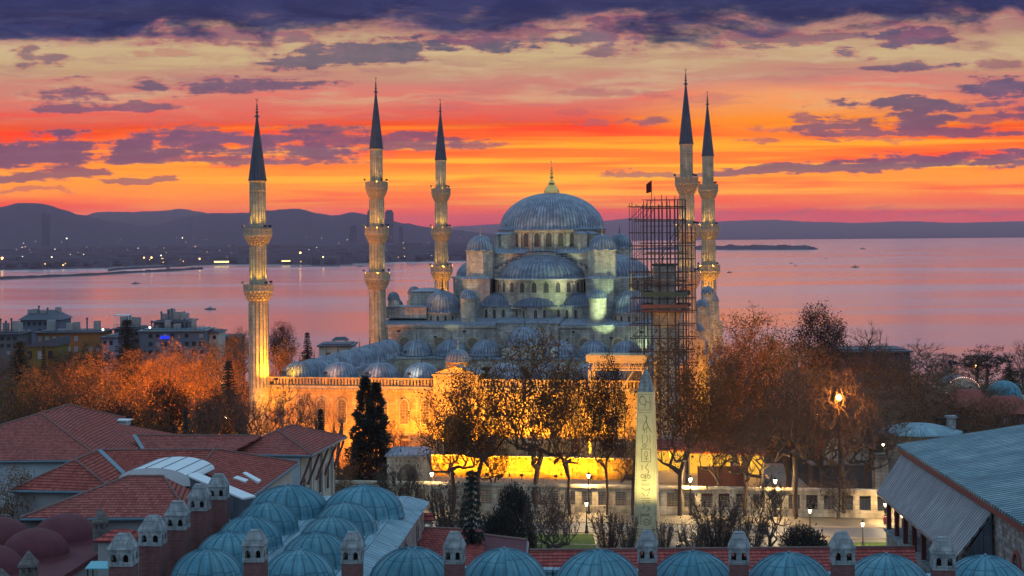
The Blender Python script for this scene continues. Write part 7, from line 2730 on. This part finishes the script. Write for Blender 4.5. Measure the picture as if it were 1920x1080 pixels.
# its stone side wall, windows and timber braces
s0, s1 = Vector((Ce1.x - 1.5, Ce1.y + 1.2, 0)), Vector((Cr.x - 1.5, Cr.y - .6, 0))
dr = (s1 - s0).normalized()
nn_ = Vector((dr.y, -dr.x, 0))
b = MB()
b.face([s0, s1, s1 + Vector((0, 0, 14.6)), s0 + Vector((0, 0, 14.6))])
L2 = (s1 - s0).length
for k_ in range(4):
    c = s0 + dr * (L2 * (k_ + .06) / 3.1) + Vector((0, 0, 4))
    if (c - s0).length < L2 + .6:
        b.obox(c, dr, nn_, .5, .5, 10.4)
b.obox(s0 + dr * L2 / 2 + Vector((0, 0, 7.2)), dr, nn_, L2 + 1.2, .9, .4)
b.build('side_wall', M['render'], tc_, world=True)
for k_ in range(4):
    c = s0 + dr * (L2 * (k_ + .6) / 4.3)
    ob_ = window(tc_, (0, 0, 0), dr, nn_, 1.1, 2.6, 'dark_glass', 'render', .15, .1)
    ob_.location = INV[tc_.name] @ (c + nn_ * .02 + Vector((0, 0, 9.6)))
for k_ in range(5):
    c = s0 + dr * (L2 * k_ / 4.0)
    b = MB(); b.tube([c + nn_ * .1 + Vector((0, 0, 11.2)), c + nn_ * 1.35 + Vector((0, 0, 14.4))], .13, 6); b.build('eaves_brace', M['wood_red'], tc_, world=True)
q = s0 + dr * 4 + nn_ * .6
t_ = thing('air_unit', 'small air conditioning box on the braced side wall', 'air conditioner', q + Vector((0, 0, 7.65)), math.atan2(dr.y, dr.x))
b = MB(); b.box(-.6, -.3, 0, .6, .3, .9); b.build('case', M['render_grey'], t_)
b = MB(); b.lathe((0, 0, 0), [(.32, 0), (.32, .03), (1e-6, .04)], 14); o_ = b.build('fan', M['iron'], t_); o_.rotation_euler.x = R(90); o_.location = (0, -.3, .45)

# D: middle roof with a projecting hipped wing
D1, D2, D3 = at(141, 863, 123.8), at(185, 845, 129.2), at(420, 843, 129.0)
D1.z = D2.z = D3.z = 19.4
De0, De1 = hz(20, 918, 17.55), hz(214, 921, 17.7)
Dv = hz(236, 893, 17.95)
Dw = hz(400, 892, 17.9)
Dl = hz(-10, 900, 17.5)
DbL = Vector((De0.x + .5, 136, 17.4))
tiled('tiled_house', 'middle tiled roof with a teal valley and a projecting hipped wing', [[De0, De1, D1], [D1, De1, Dv, D2], [D2, Dv, Dw, D3], [DbL, De0, D1, D2], [D3, Vector((D3.x, 134.5, 17.6)), Vector((D2.x - 2, 134.5, 17.6)), D2]], [(De0, D1), (D1, D2), (D2, D3), (D1, De1)], [(De0, De1)], [(De0, De1)], 'render_grey', 'tile_b', [(D2 + Vector((0, 0, .05)), Dv + Vector((0, 0, .05)))])
# E: right slope with skylights
E1, E2, E3, E4 = at(402, 846, 129), hz(558, 867, 18.0), hz(470, 930, 17.3), hz(372, 880, 18.6)
E1.z = 19.45
te = tiled('tiled_house', 'red tile slope with two roof windows right of the white barrel vault', [[E1, E4, E3, E2]], [(E1, E2), (E1, E4)], [(E3, E2)], [(E3, E2)], 'render', 'tile_b')
up_n = ((E3 - E4).cross(E2 - E4)).normalized()
up_n = up_n if up_n.z > 0 else -up_n


def onroof(px, py, z):
    return hz(px, py, z)


for (a_, c_, d_, e_, mt, nm) in (((1240 / 2.842, 700 + 570 / 2.842), (1262 / 2.842, 700 + 560 / 2.842), (1322 / 2.842, 700 + 580 / 2.842), (1305 / 2.842, 700 + 592 / 2.842), 'white_metal', 'roof_window'), ((1290 / 2.842, 700 + 545 / 2.842), (1308 / 2.842, 700 + 538 / 2.842), (1390 / 2.842, 700 + 582 / 2.842), (1375 / 2.842, 700 + 594 / 2.842), 'white_metal', 'roof_window')):
    b = MB()
    def pl_hit(q_):
        d = (at(q_[0], q_[1], 1.0) - Vector((0, 0, CAMZ)))
        t__ = (E4 - Vector((0, 0, CAMZ))).dot(up_n) / d.dot(up_n)
        return Vector((0, 0, CAMZ)) + d * t__
    ps = [pl_hit(q_) for q_ in (a_, d_, e_, c_)]
    ps = [pl_hit(a_), pl_hit(e_), pl_hit(d_), pl_hit(c_)]
    if (ps[1] - ps[0]).cross(ps[2] - ps[0]).dot(up_n) < 0:
        ps = ps[::-1]
    b.hexa([p + up_n * .02 for p in ps] + [p + up_n * .22 for p in ps])
    b.build(nm, M[mt], te, world=True)

# F: nearest tiled roof
F1, F2 = hz(240, 893, 19.85), hz(306, 893, 19.85)
Fe0, Fe1 = hz(38, 971, 18.0), hz(357, 969, 18.0)
Fr = hz(372, 925, 18.0)
Fb = Vector((Fe0.x + 2, Fr.y + 2.5, 18.0))
tf = tiled('tiled_house', 'nearest tiled roof, hipped, behind the row of chimneys', [[Fe0, Fe1, F2, F1], [F2, Fe1, Fr], [F1, F2, Fr, Fb], [Fe0, F1, Fb]], [(Fe0, F1), (F1, F2), (F2, Fe1)], [(Fe0, Fe1)], [(Fe0, Fe1)], 'render_grey', 'tile')
b = MB(); b.tube([Fe0 + Vector((.1, .1, -.2)), Fe0 + Vector((.1, .1, -5))], .07, 6); b.build('downpipe', M['gutter'], tf, world=True)

# white barrel vault and sloping strip between the roofs
q = at(296, 892, 117.5)
bv = thing('barrel_vault', 'white curved barrel skylight between the tiled roofs', 'skylight', (q.x, q.y, q.z - 1.0), -.12)
b = MB()
n = 14
pr = [(2.75 * math.cos(PI * (1 - i / n)), .75 + .95 * math.sin(PI * i / n)) for i in range(n + 1)]
for (x0, z0), (x1, z1) in zip(pr, pr[1:]):
    b.face([(x0, -.9, z0), (x1, -.9, z1), (x1, 5, z1), (x0, 5, z0)], None, True)
b.face([(x, -.88, z) for x, z in pr][::-1] if False else [(-2.75, -.88, .4), (2.75, -.88, .4)] + [(x, -.88, z) for x, z in pr[::-1]])
b.build('vault', M['white_metal'], bv)
b = MB()
for x_, (xx, z) in zip(range(n + 1), pr):
    if x_ % 2 == 0:
        b.tube([(xx, -.9, z + .02), (xx, 5, z + .02)], .035, 4)
b.build('glazing_bar', M['gutter'], bv)
s0, s1 = hz(346, 889, 19.3), hz(455, 934, 18.55)
sp = thing('sloping_skylight', 'narrow white sloping skylight running down behind the chimneys', 'skylight', s0)
d = s1 - s0
wv = Vector((.75, .9, 0.0))
b = MB()
p = [Vector((0, 0, 0)), d, d + wv, wv]
b.hexa([x - Vector((0, 0, .12)) for x in p] + p)
b.build('glazing', M['white_metal'], sp)
b = MB()
p = [Vector((.05, .05, 0)), d + Vector((.05, .05, 0)), d + wv * .95, wv * .95]
b.hexa([x - Vector((0, 0, 1.9)) for x in p] + [x - Vector((0, 0, .121)) for x in p])
b.build('upstand', M['lead_panel'], sp)

# ---- pantiled roofs between the domes and the street
def quad_roof(name, label, z1, Y1, z0, Y0, px0, px1, tile, pe0=None, pe1=None):
    a_, c_ = at(px0, 900, Y1), at(px1, 900, Y1)
    d_, e_ = at(pe0 or px0, 900, Y0), at(pe1 or px1, 900, Y0)
    a_.z = c_.z = z1
    d_.z = e_.z = z0
    bk = [Vector((a_.x, Y1 + (Y1 - Y0), z0)), Vector((c_.x, Y1 + (Y1 - Y0), z0))]
    return tiled(name, label, [[d_, e_, c_, a_], [a_, c_, bk[1], bk[0]]], [(a_, c_)], [(d_, e_)], [(d_, e_)], 'render', tile)


quad_roof('tiled_house', 'long red pantiled roof strip just behind the bottom domes', 17.0, 99.5, 15.0, 93.5, 992, 1714, 'tile_near', 985, 1730)
Y1 = 101.0
P = [at(902, 1003, 103), at(988, 1013, 101), at(985, 1060, 96), at(1040, 1060, 95), at(890, 1060, 97)]
tiled('tiled_house', 'smooth brick red roof left of the pantiled strip, behind the spruce', [[P[4], P[2], P[1], P[0]]], [(P[0], P[1])], [(P[2], P[1])], [], 'render', 'red_dome')
P = [at(788, 990, 104), at(905, 994, 104), at(910, 1060, 96), at(782, 1060, 96), at(746, 1000, 100), at(760, 978, 108)]
tiled('tiled_house', 'pantiled roof beside the pinkish stone wing, spruce before it', [[P[3], P[2], P[1], P[0]]], [(P[0], P[1])], [], [], 'render', 'tile_near')
P2 = [at(738, 1010, 103), at(786, 1000, 103), at(786, 985, 109), at(752, 982, 110)]
tiled('tiled_house', 'small brick red lean to roof against the pinkish wing', [P2], [(P2[3], P2[2])], [], [], 'render', 'tile_b')
q = at(791, 960, 105)
t_ = thing('brick_chimney', 'small tiled brick chimney above the lean to roof', 'chimney', (q.x, 105, q.z - 2.2), .1)
b = MB(); b.box(-.65, -.4, 0, .65, .4, 1.05); b.build('base', M['render'], t_)
b = MB(); arcade(b, (-.65, -.4, 1.05), (1, 0, 0), (0, -1, 0), (2, .65), .36, .45, .62, .8); b.build('flue_head', M['render'], t_)
b = MB(); b.hexa([(-.78, -.55, 1.67), (.78, -.55, 1.67), (.78, .55, 1.67), (-.78, .55, 1.67), (-.7, -.02, 2.15), (.7, -.02, 2.15), (.7, .02, 2.15), (-.7, .02, 2.15)]); b.build('roof', M['tile_near'], t_)

# ---- stone hall on the right
sh_ = thing('stone_hall', 'stone hall on the right with sweeping lead roof and lean-to porch', 'building', (28, 100, 0), 0)
f0, f1 = hz(1690, 833, 21.0), hz(1859, 937, 21.0)
dd = (f1 - f0).normalized()
f2 = f0 + dd * 60
nO = Vector((dd.y, -dd.x, 0))            # towards the street side or not, fixed below
if nO.x > 0:
    nO = -nO
zi = Vector((0, 0, 1))
far_r = f0 - nO * 16 + zi * 2.5
near_r = f2 - nO * 16 + zi * 2.5
far_b = far_r - nO * 16 - zi * 2.5
b = MB()
lip = nO * .35
for f in ([f2 + lip, f0 + lip, far_r, near_r], [near_r, far_r, far_r - nO * 16 - zi * 2.5, near_r - nO * 16 - zi * 2.5]):
    n = (f[1] - f[0]).cross(f[2] - f[0])
    f = f if n.z < 0 else f[::-1]
    f = f[::-1]
    b.face(f)
    b.face([p - zi * .18 for p in f][::-1])
    for i in range(4):
        j = (i + 1) % 4
        b.face([f[i] - zi * .18, f[j] - zi * .18, f[j], f[i]])
b.build('main_roof', M['lead_big'], sh_, world=True)
b = MB()
w0_ = f0 - nO * .05
b.hexa([p for p in (f0 + nO * .2 - zi * .62, f2 + nO * .2 - zi * .62, f2 - nO * .1 - zi * .62, f0 - nO * .1 - zi * .62)] + [p for p in (f0 + nO * .3 - zi * .19, f2 + nO * .3 - zi * .19, f2 - nO * .1 - zi * .19, f0 - nO * .1 - zi * .19)])
b.build('red_fascia', M['red_trim'], sh_, world=True)
# walls
g0, g2 = f0 - nO * .15 - dd * .0, f2 - nO * .15
b = MB()
b.face([Vector((g0.x, g0.y, 0)), Vector((g2.x, g2.y, 0)), Vector((g2.x, g2.y, 20.6)), Vector((g0.x, g0.y, 20.6))])
h0 = g0 - nO * 31
b.face([Vector((h0.x, h0.y, 0)), Vector((g0.x, g0.y, 0)), Vector((g0.x, g0.y, 20.6)), Vector((g0.x, g0.y, 20.6)).lerp(Vector((h0.x, h0.y, 20.6)), .5) + zi * 2.3, Vector((h0.x, h0.y, 20.6))])
b.build('wall', M['rubble'], sh_, world=True)
# porch roof sloping down from under the fascia
k0, k1 = hz(1644, 922, 17.6), hz(1790, 1048, 17.6)
t0, t1 = f0 - zi * .75 + nO * .02, f1 - zi * .75 + nO * .02
b = MB()
f = [k1, k0, t0, t1]
n = (f[1] - f[0]).cross(f[2] - f[0])
if n.z < 0:
    f = f[::-1]
b.face(f)
b.face([p - zi * .2 for p in f][::-1])
for i in range(4):
    j = (i + 1) % 4
    b.face([f[i] - zi * .2, f[j] - zi * .2, f[j], f[i]])
b.build('porch_roof', M['lead_skirt'], sh_, world=True)
# dark clad cheek closing the near end of the porch
b = MB()
c0 = Vector((t1.x, t1.y, 15.2)) - nO * .05
c1 = Vector((k1.x, k1.y, 15.2)) - nO * .3
up1, up2 = t1 - zi * .05, k1 - zi * .05 - nO * .3
th_ = dd * .14
b.hexa([c1 + th_, c0 + th_, c0, c1, up2 + th_ - zi * .15, up1 + th_ - zi * .15, up1 - zi * .15, up2 - zi * .15] if False else [c1, c0, c0 + th_, c1 + th_, up2 - zi * .2, up1 - zi * .2, up1 + th_ - zi * .2, up2 + th_ - zi * .2])
b.build('clad_cheek', M['lead_panel'], sh_, world=True)
# porch floor, wall below it and oxblood posts
p0, p1 = Vector((k0.x, k0.y, 0)) - nO * .55 + dd * .6, Vector((k1.x, k1.y, 0)) - nO * .55
b = MB()
b.face([p0, p1, p1 + zi * 14.9, p0 + zi * 14.9])
q0 = p0 - nO * 3
b.face([q0, p0, p0 + zi * 14.9, q0 + zi * 14.9])
b.build('porch_base_wall', M['rubble'], sh_, world=True)
b = MB()
e0, e1_ = p0 + nO * .2 + zi * 14.9, p1 + nO * .2 + zi * 14.9
b.hexa([e0, e1_, e1_ - nO * 2.2, e0 - nO * 2.2, e0 + zi * .18, e1_ + zi * .18, e1_ - nO * 2.2 + zi * .18, e0 - nO * 2.2 + zi * .18])
b.build('porch_floor', M['cap'], sh_, world=True)
LP = (p1 - p0).length
for k_ in range(9):
    c = p0 + dd * (LP * (k_ + .15) / 8.6) - nO * .1 + zi * 15.08
    b = MB(); b.obox(c, dd, nO, .3, .3, 2.5); b.build('porch_post', M['wood_red'], sh_, world=True)
b = MB()
c0, c1 = p0 - nO * 1.9 + zi * 15.08, p1 - nO * 1.9 + zi * 15.08
b.face([c0, c1, c1 + zi * 4, c0 + zi * 4])
b.build('porch_back_wall', M['wood_red'], sh_, world=True)
# arched windows in the stone wall
for k_, (px, py) in enumerate(((1886, 975), (1914, 1003))):
    Y = 88.6 - k_ * 2.55
    c = g0 + dd * ((Y - g0.y) / dd.y)
    ow = window(sh_, (0, 0, 0), dd, nO, 1.15, 2.6, 'win', 'red_trim', .2, .1)
    ow.location = INV[sh_.name] @ (Vector((c.x, c.y, 16.2)) + nO * .02)
for k_ in range(4):
    Y = 81.2 - k_ * 2.55
    c = g0 + dd * ((Y - g0.y) / dd.y)
    ow = window(sh_, (0, 0, 0), dd, nO, 1.15, 2.6, 'win', 'red_trim', .2, .1)
    ow.location = INV[sh_.name] @ (Vector((c.x, c.y, 16.2)) + nO * .02)

# ================================================================ FLOODLIGHTS
K_FACADE, K_MIN, K_HALL = 1.0, 1.0, 1.0


def flood(label, loc, target, c, power, angle=110, r=.35, rot=None, group='floodlights around the mosque'):
    loc, target = Vector(loc), Vector(target)
    d = (target - loc).normalized()
    t = thing('floodlight', label, 'floodlight', loc, math.atan2(d.y, d.x) - PI / 2, group)
    b = MB()
    b.obox((0, 0, -.05), (1, 0, 0), (0, 1, 0), .5, .32, .36)
    b.build('housing', M['iron'], t)
    b = MB()
    b.face([(-.22, .165, .0), (-.22, .165, .28), (.22, .165, .28), (.22, .165, .0)])
    b.build('lens', M['flood_glow'], t)
    b = MB()
    b.tube([(0, 0, -.05), (0, 0, -.6)], .04, 5)
    b.build('bracket', M['iron'], t)
    l = lamp(None, loc + d * .3 + Vector((0, 0, .15)), c, power, r, target, angle, 'floodlight_beam')
    l.parent = t
    l.matrix_parent_inverse = Matrix.Identity(4)
    mw_ = Matrix.Translation(loc) @ Matrix.Rotation(math.atan2(d.y, d.x) - PI / 2, 4, 'Z')
    l.matrix_basis = mw_.inverted() @ (Matrix.Translation(loc + d * .3 + Vector((0, 0, .15))) @ d.to_track_quat('-Z', 'Y').to_matrix().to_4x4())
    return t


def W(a, b_, z): return MC + e1 * a + e2 * b_ + Vector((0, 0, z))


# along the front of the courtyard, from the garden strip at its foot
bays = 'first second third fourth fifth sixth seventh eighth ninth tenth eleventh twelfth'.split()
for i in range(11):
    a_ = -29 + i * 5.1
    rt = max(0.0, min(1.0, (a_ + 12) / 18))
    c = tuple(WARM[k_] * (1 - rt) + AMBER[k_] * rt for k_ in range(3))
    p = 5600 if a_ < -4 else (14000 if a_ < 22 else 9000)
    flood('ground floodlight, %s along the foot of the bright wall' % bays[i], W(a_, -9.5, 1.0), W(a_ + .4, 0, 9.5), c, p * 1.15 * K_FACADE, 140)
# lamps by the feet of the minarets and on the courtyard roof
flood('floodlight at the lit corner between wall and nearest minaret', W(-29.2, -1.7, 13.3), W(-31.8, -.3, 22), AMBER, 15000 * K_MIN, 120)
flood('roof floodlight warming the first courtyard dome', W(-27.4, -1.3, 14.9), W(-26.6, 4.0, 15.4), AMBER, 2600, 60)
flood('roof floodlight warming the second courtyard dome', W(-20.6, -1.3, 14.9), W(-20.0, 4.0, 15.4), (1, .42, .16), 800, 60)
flood('roof floodlight warming the third courtyard dome', W(-13.9, -1.3, 14.9), W(-13.3, 4.0, 15.4), (1, .45, .24), 600, 60)
flood('garden floodlight on the left face of the nearest minaret', MIN['m1'].location + Vector((-6, -9, 2.0)), MIN['m1'].location + Vector((0, 0, 19)), WARM, 14000 * K_MIN, 50)
flood('garden floodlight before the nearest minaret', MIN['m1'].location + Vector((5, -8, 2.0)), MIN['m1'].location + Vector((0, 0, 19)), AMBER, 20000 * K_MIN, 50)
flood('pale roof floodlight behind the balustrade', W(-7.2, -1.3, 14.9), W(-7.4, 4.0, 15.4), (1, .85, .6), 800, 60)
flood('roof floodlight beside the gate dome', W(1.6, -2.2, 15.7), W(-.35, .8, 17.0), AMBER, 420, 100)
flood('roof floodlight at the left of the gate dome', W(-2.2, -2.2, 15.7), W(-.5, .8, 17), WARM, 420, 100)
flood('floodlight under the gantry', W(24, -5.5, 12.5), W(25, -3.5, 17.5), AMBER, 1500, 150)
flood('floodlight at the right foot of the gantry', W(29.5, -5.8, 13.0), W(26, -3, 17.5), AMBER, 1200, 140)
# garden on the left and trees on the right
for (px, py, Y, p, c, lab) in ((283, 770, 280, 18000, WARM, 'garden floodlight under the brightest orange tree'), (352, 800, 262, 13000, WARM, 'garden floodlight left of the tiled ridge'), (240, 760, 286, 2600, WARM, 'garden floodlight under the left orange trees'), (150, 755, 285, 1700, WARM, 'garden floodlight by the copper tree'), (395, 760, 286, 3600, WARM, 'garden floodlight near the dark layered cedar'), (455, 790, 262, 1500, WARM, 'garden floodlight near the foot of the nearest minaret'), (540, 760, 272, 2200, AMBER, 'garden floodlight behind the left end of the wall')):
    q = at(px, py, Y)
    z = ground_z(q.x, Y) + 1.0
    t = flood(lab, (q.x, Y - 5, z), (q.x, Y + 4, z + 9), c, p * 4.6, 170)
for (px, Y, z, p, c, lab) in ((1350, 258, 2, 5200, WARM, 'floodlight among the trees right of the scaffolding'), (1430, 275, 1.5, 6000, WARM, 'floodlight under the large orange lit tree'), (1400, 243, 1.5, 3000, WARM, 'floodlight behind the glowing kiosks'), (1500, 255, 1.5, 1500, WARM, 'floodlight behind the dazzling lamp')):
    q = at(px, 800, Y)
    flood(lab, (q.x, Y, z), (q.x + 1, Y + 6, z + 10), c, p * 5, 170)
# right flank of the hall
flood('floodlight on the right flank of the prayer hall', W(37, 62, 2), W(31, 70, 12), AMBER, 11000, 120)
flood('floodlight far along the right flank of the hall', W(38, 84, 2), W(32, 92, 14), AMBER, 11000, 120)
# cool greenish spots on the hall front
flood('greenish roof spot lighting the right end of the hall wall', W(22.3, 57.6, 13.9), W(19, 59.3, 17.2), GREEN, 500 * K_HALL, 150)
flood('greenish roof spot on the right stair turret', W(16.1, 55.5, 16.6), W(12.5, 63, 22), GREEN, 2200 * K_HALL, 60)
flood('greenish spot for the half dome drum', W(22.3, 50.5, 18), W(6, 66, 26), GREEN, 16000 * K_HALL, 30)
flood('greenish spot for the upper weight tower', W(22.3, 51.5, 18), W(11.5, 72, 31), GREEN, 14000 * K_HALL, 26)
flood('pale spot for the left weight tower', W(-23.5, 51.5, 18), W(-13, 72, 30), (1.0, .58, .22), 12000 * K_HALL, 24)
flood('pale spot for the left stair turret', W(-17.4, 55.5, 16.6), W(-12.6, 62.5, 22), (.95, .95, .62), 520 * K_HALL, 50)
flood('pale roof spot for the drum of the great dome', W(9.8, 51, 18), W(4, 75, 34.5), (.95, .9, .62), 9000 * K_HALL, 24)
flood('second pale roof spot for the drum of the great dome', W(-10.7, 51, 18), W(-4, 75, 34.5), (.95, .85, .6), 6000 * K_HALL, 24)
flood('greenish spot on the portico dome', W(6.5, 50.9, 14.2), W(1.2, 53.5, 17.4), GREEN, 120 * K_HALL, 120)
flood('floodlight deep inside the left arcade', W(-21, 47, 14.4), W(-24, 56, 16.5), (.75, .95, .8), 160, 140)

# balcony floods washing up each minaret shaft
def up_wash(t, zs, rs, c0, p, skip=(), foot=None):
    for i, z in enumerate(zs):
        if i in skip:
            continue
        for q in range(3):
            a = -PI / 2 + R(-70 + 70 * q)
            rr = rs[i] + .55
            lamp(t, (math.cos(a) * rr, math.sin(a) * rr, z + 1.0), c0, p * (1.0 if q != 1 else .7), .25, (math.cos(a) * rs[i] * .35, math.sin(a) * rs[i] * .35, z + 5.5), 80, name='balcony_light')


up_wash(MIN['m1'], (27.8, 36.5), (1.95, 1.8), YELL, 850)
up_wash(MIN['m2'], (27.7, 36.5, 45.3), (2.1, 2.0, 1.75), YELL, 700)
up_wash(MIN['m3'], (27.7, 36.5, 45.3), (2.1, 2.0, 1.75), YELL, 850)
up_wash(MIN['m4'], (27.7, 36.5), (2.1, 2.0), YELL, 700)
up_wash(MIN['m5'], (27.7, 36.5), (2.1, 2.0), YELL, 850)
# warm light from the roofs below on the corbels of the back pair and on the first minaret
for nm, az, pw in (('m3', -PI / 2 + .2, 1500), ('m5', -PI / 2 - .2, 1700)):
    o = MIN[nm]
    p_ = o.location + Vector((math.cos(az) * 4.6, math.sin(az) * 4.6, 19.5))
    flood('warm roof floodlight under the lowest balcony of the %s back minaret' % ('left' if nm == 'm3' else 'right'), p_, o.location + Vector((0, 0, 27.5)), AMBER, pw * 4.5, 80)
for nm, wd_ in (('m1', 'nearest'),):
    o = MIN[nm]
    flood('floodlight aimed at the corbels of the nearest minaret', o.location + Vector((3.2, -3.6, 14)), o.location + Vector((0, 0, 27.0)), AMBER, 1500, 60)
# obelisk
flood('yellow green spot at the front foot of the obelisk', OBL.location + Vector((-2.6, -7.5, .4)), OBL.location + Vector((0, -1.2, 11.5)), (1.0, .92, .34), 5200, 62)
flood('second yellow green spot at the foot of the obelisk', OBL.location + Vector((3.0, -7.0, .4)), OBL.location + Vector((0, -1.2, 12.5)), (1.0, .92, .34), 5200, 60)

HAZE = 6.2e-5
# ---------------------------------------------------------------- the air
hm = bpy.data.materials.new('haze')
hm.use_nodes = True
gg = G(hm.node_tree)
out = gg.node('ShaderNodeOutputMaterial')
pv = gg.node('ShaderNodeVolumePrincipled')
pv.inputs['Color'].default_value = (0.86, 0.58, 0.74, 1)
pv.inputs['Density'].default_value = HAZE
pv.inputs['Anisotropy'].default_value = 0.6
gg.t.links.new(pv.outputs[0], out.inputs['Volume'])
b = MB()
b.box(-13000, -400, -49, 13000, 17500, 178)
ho = b.build('haze', hm)
ho['kind'] = 'stuff'
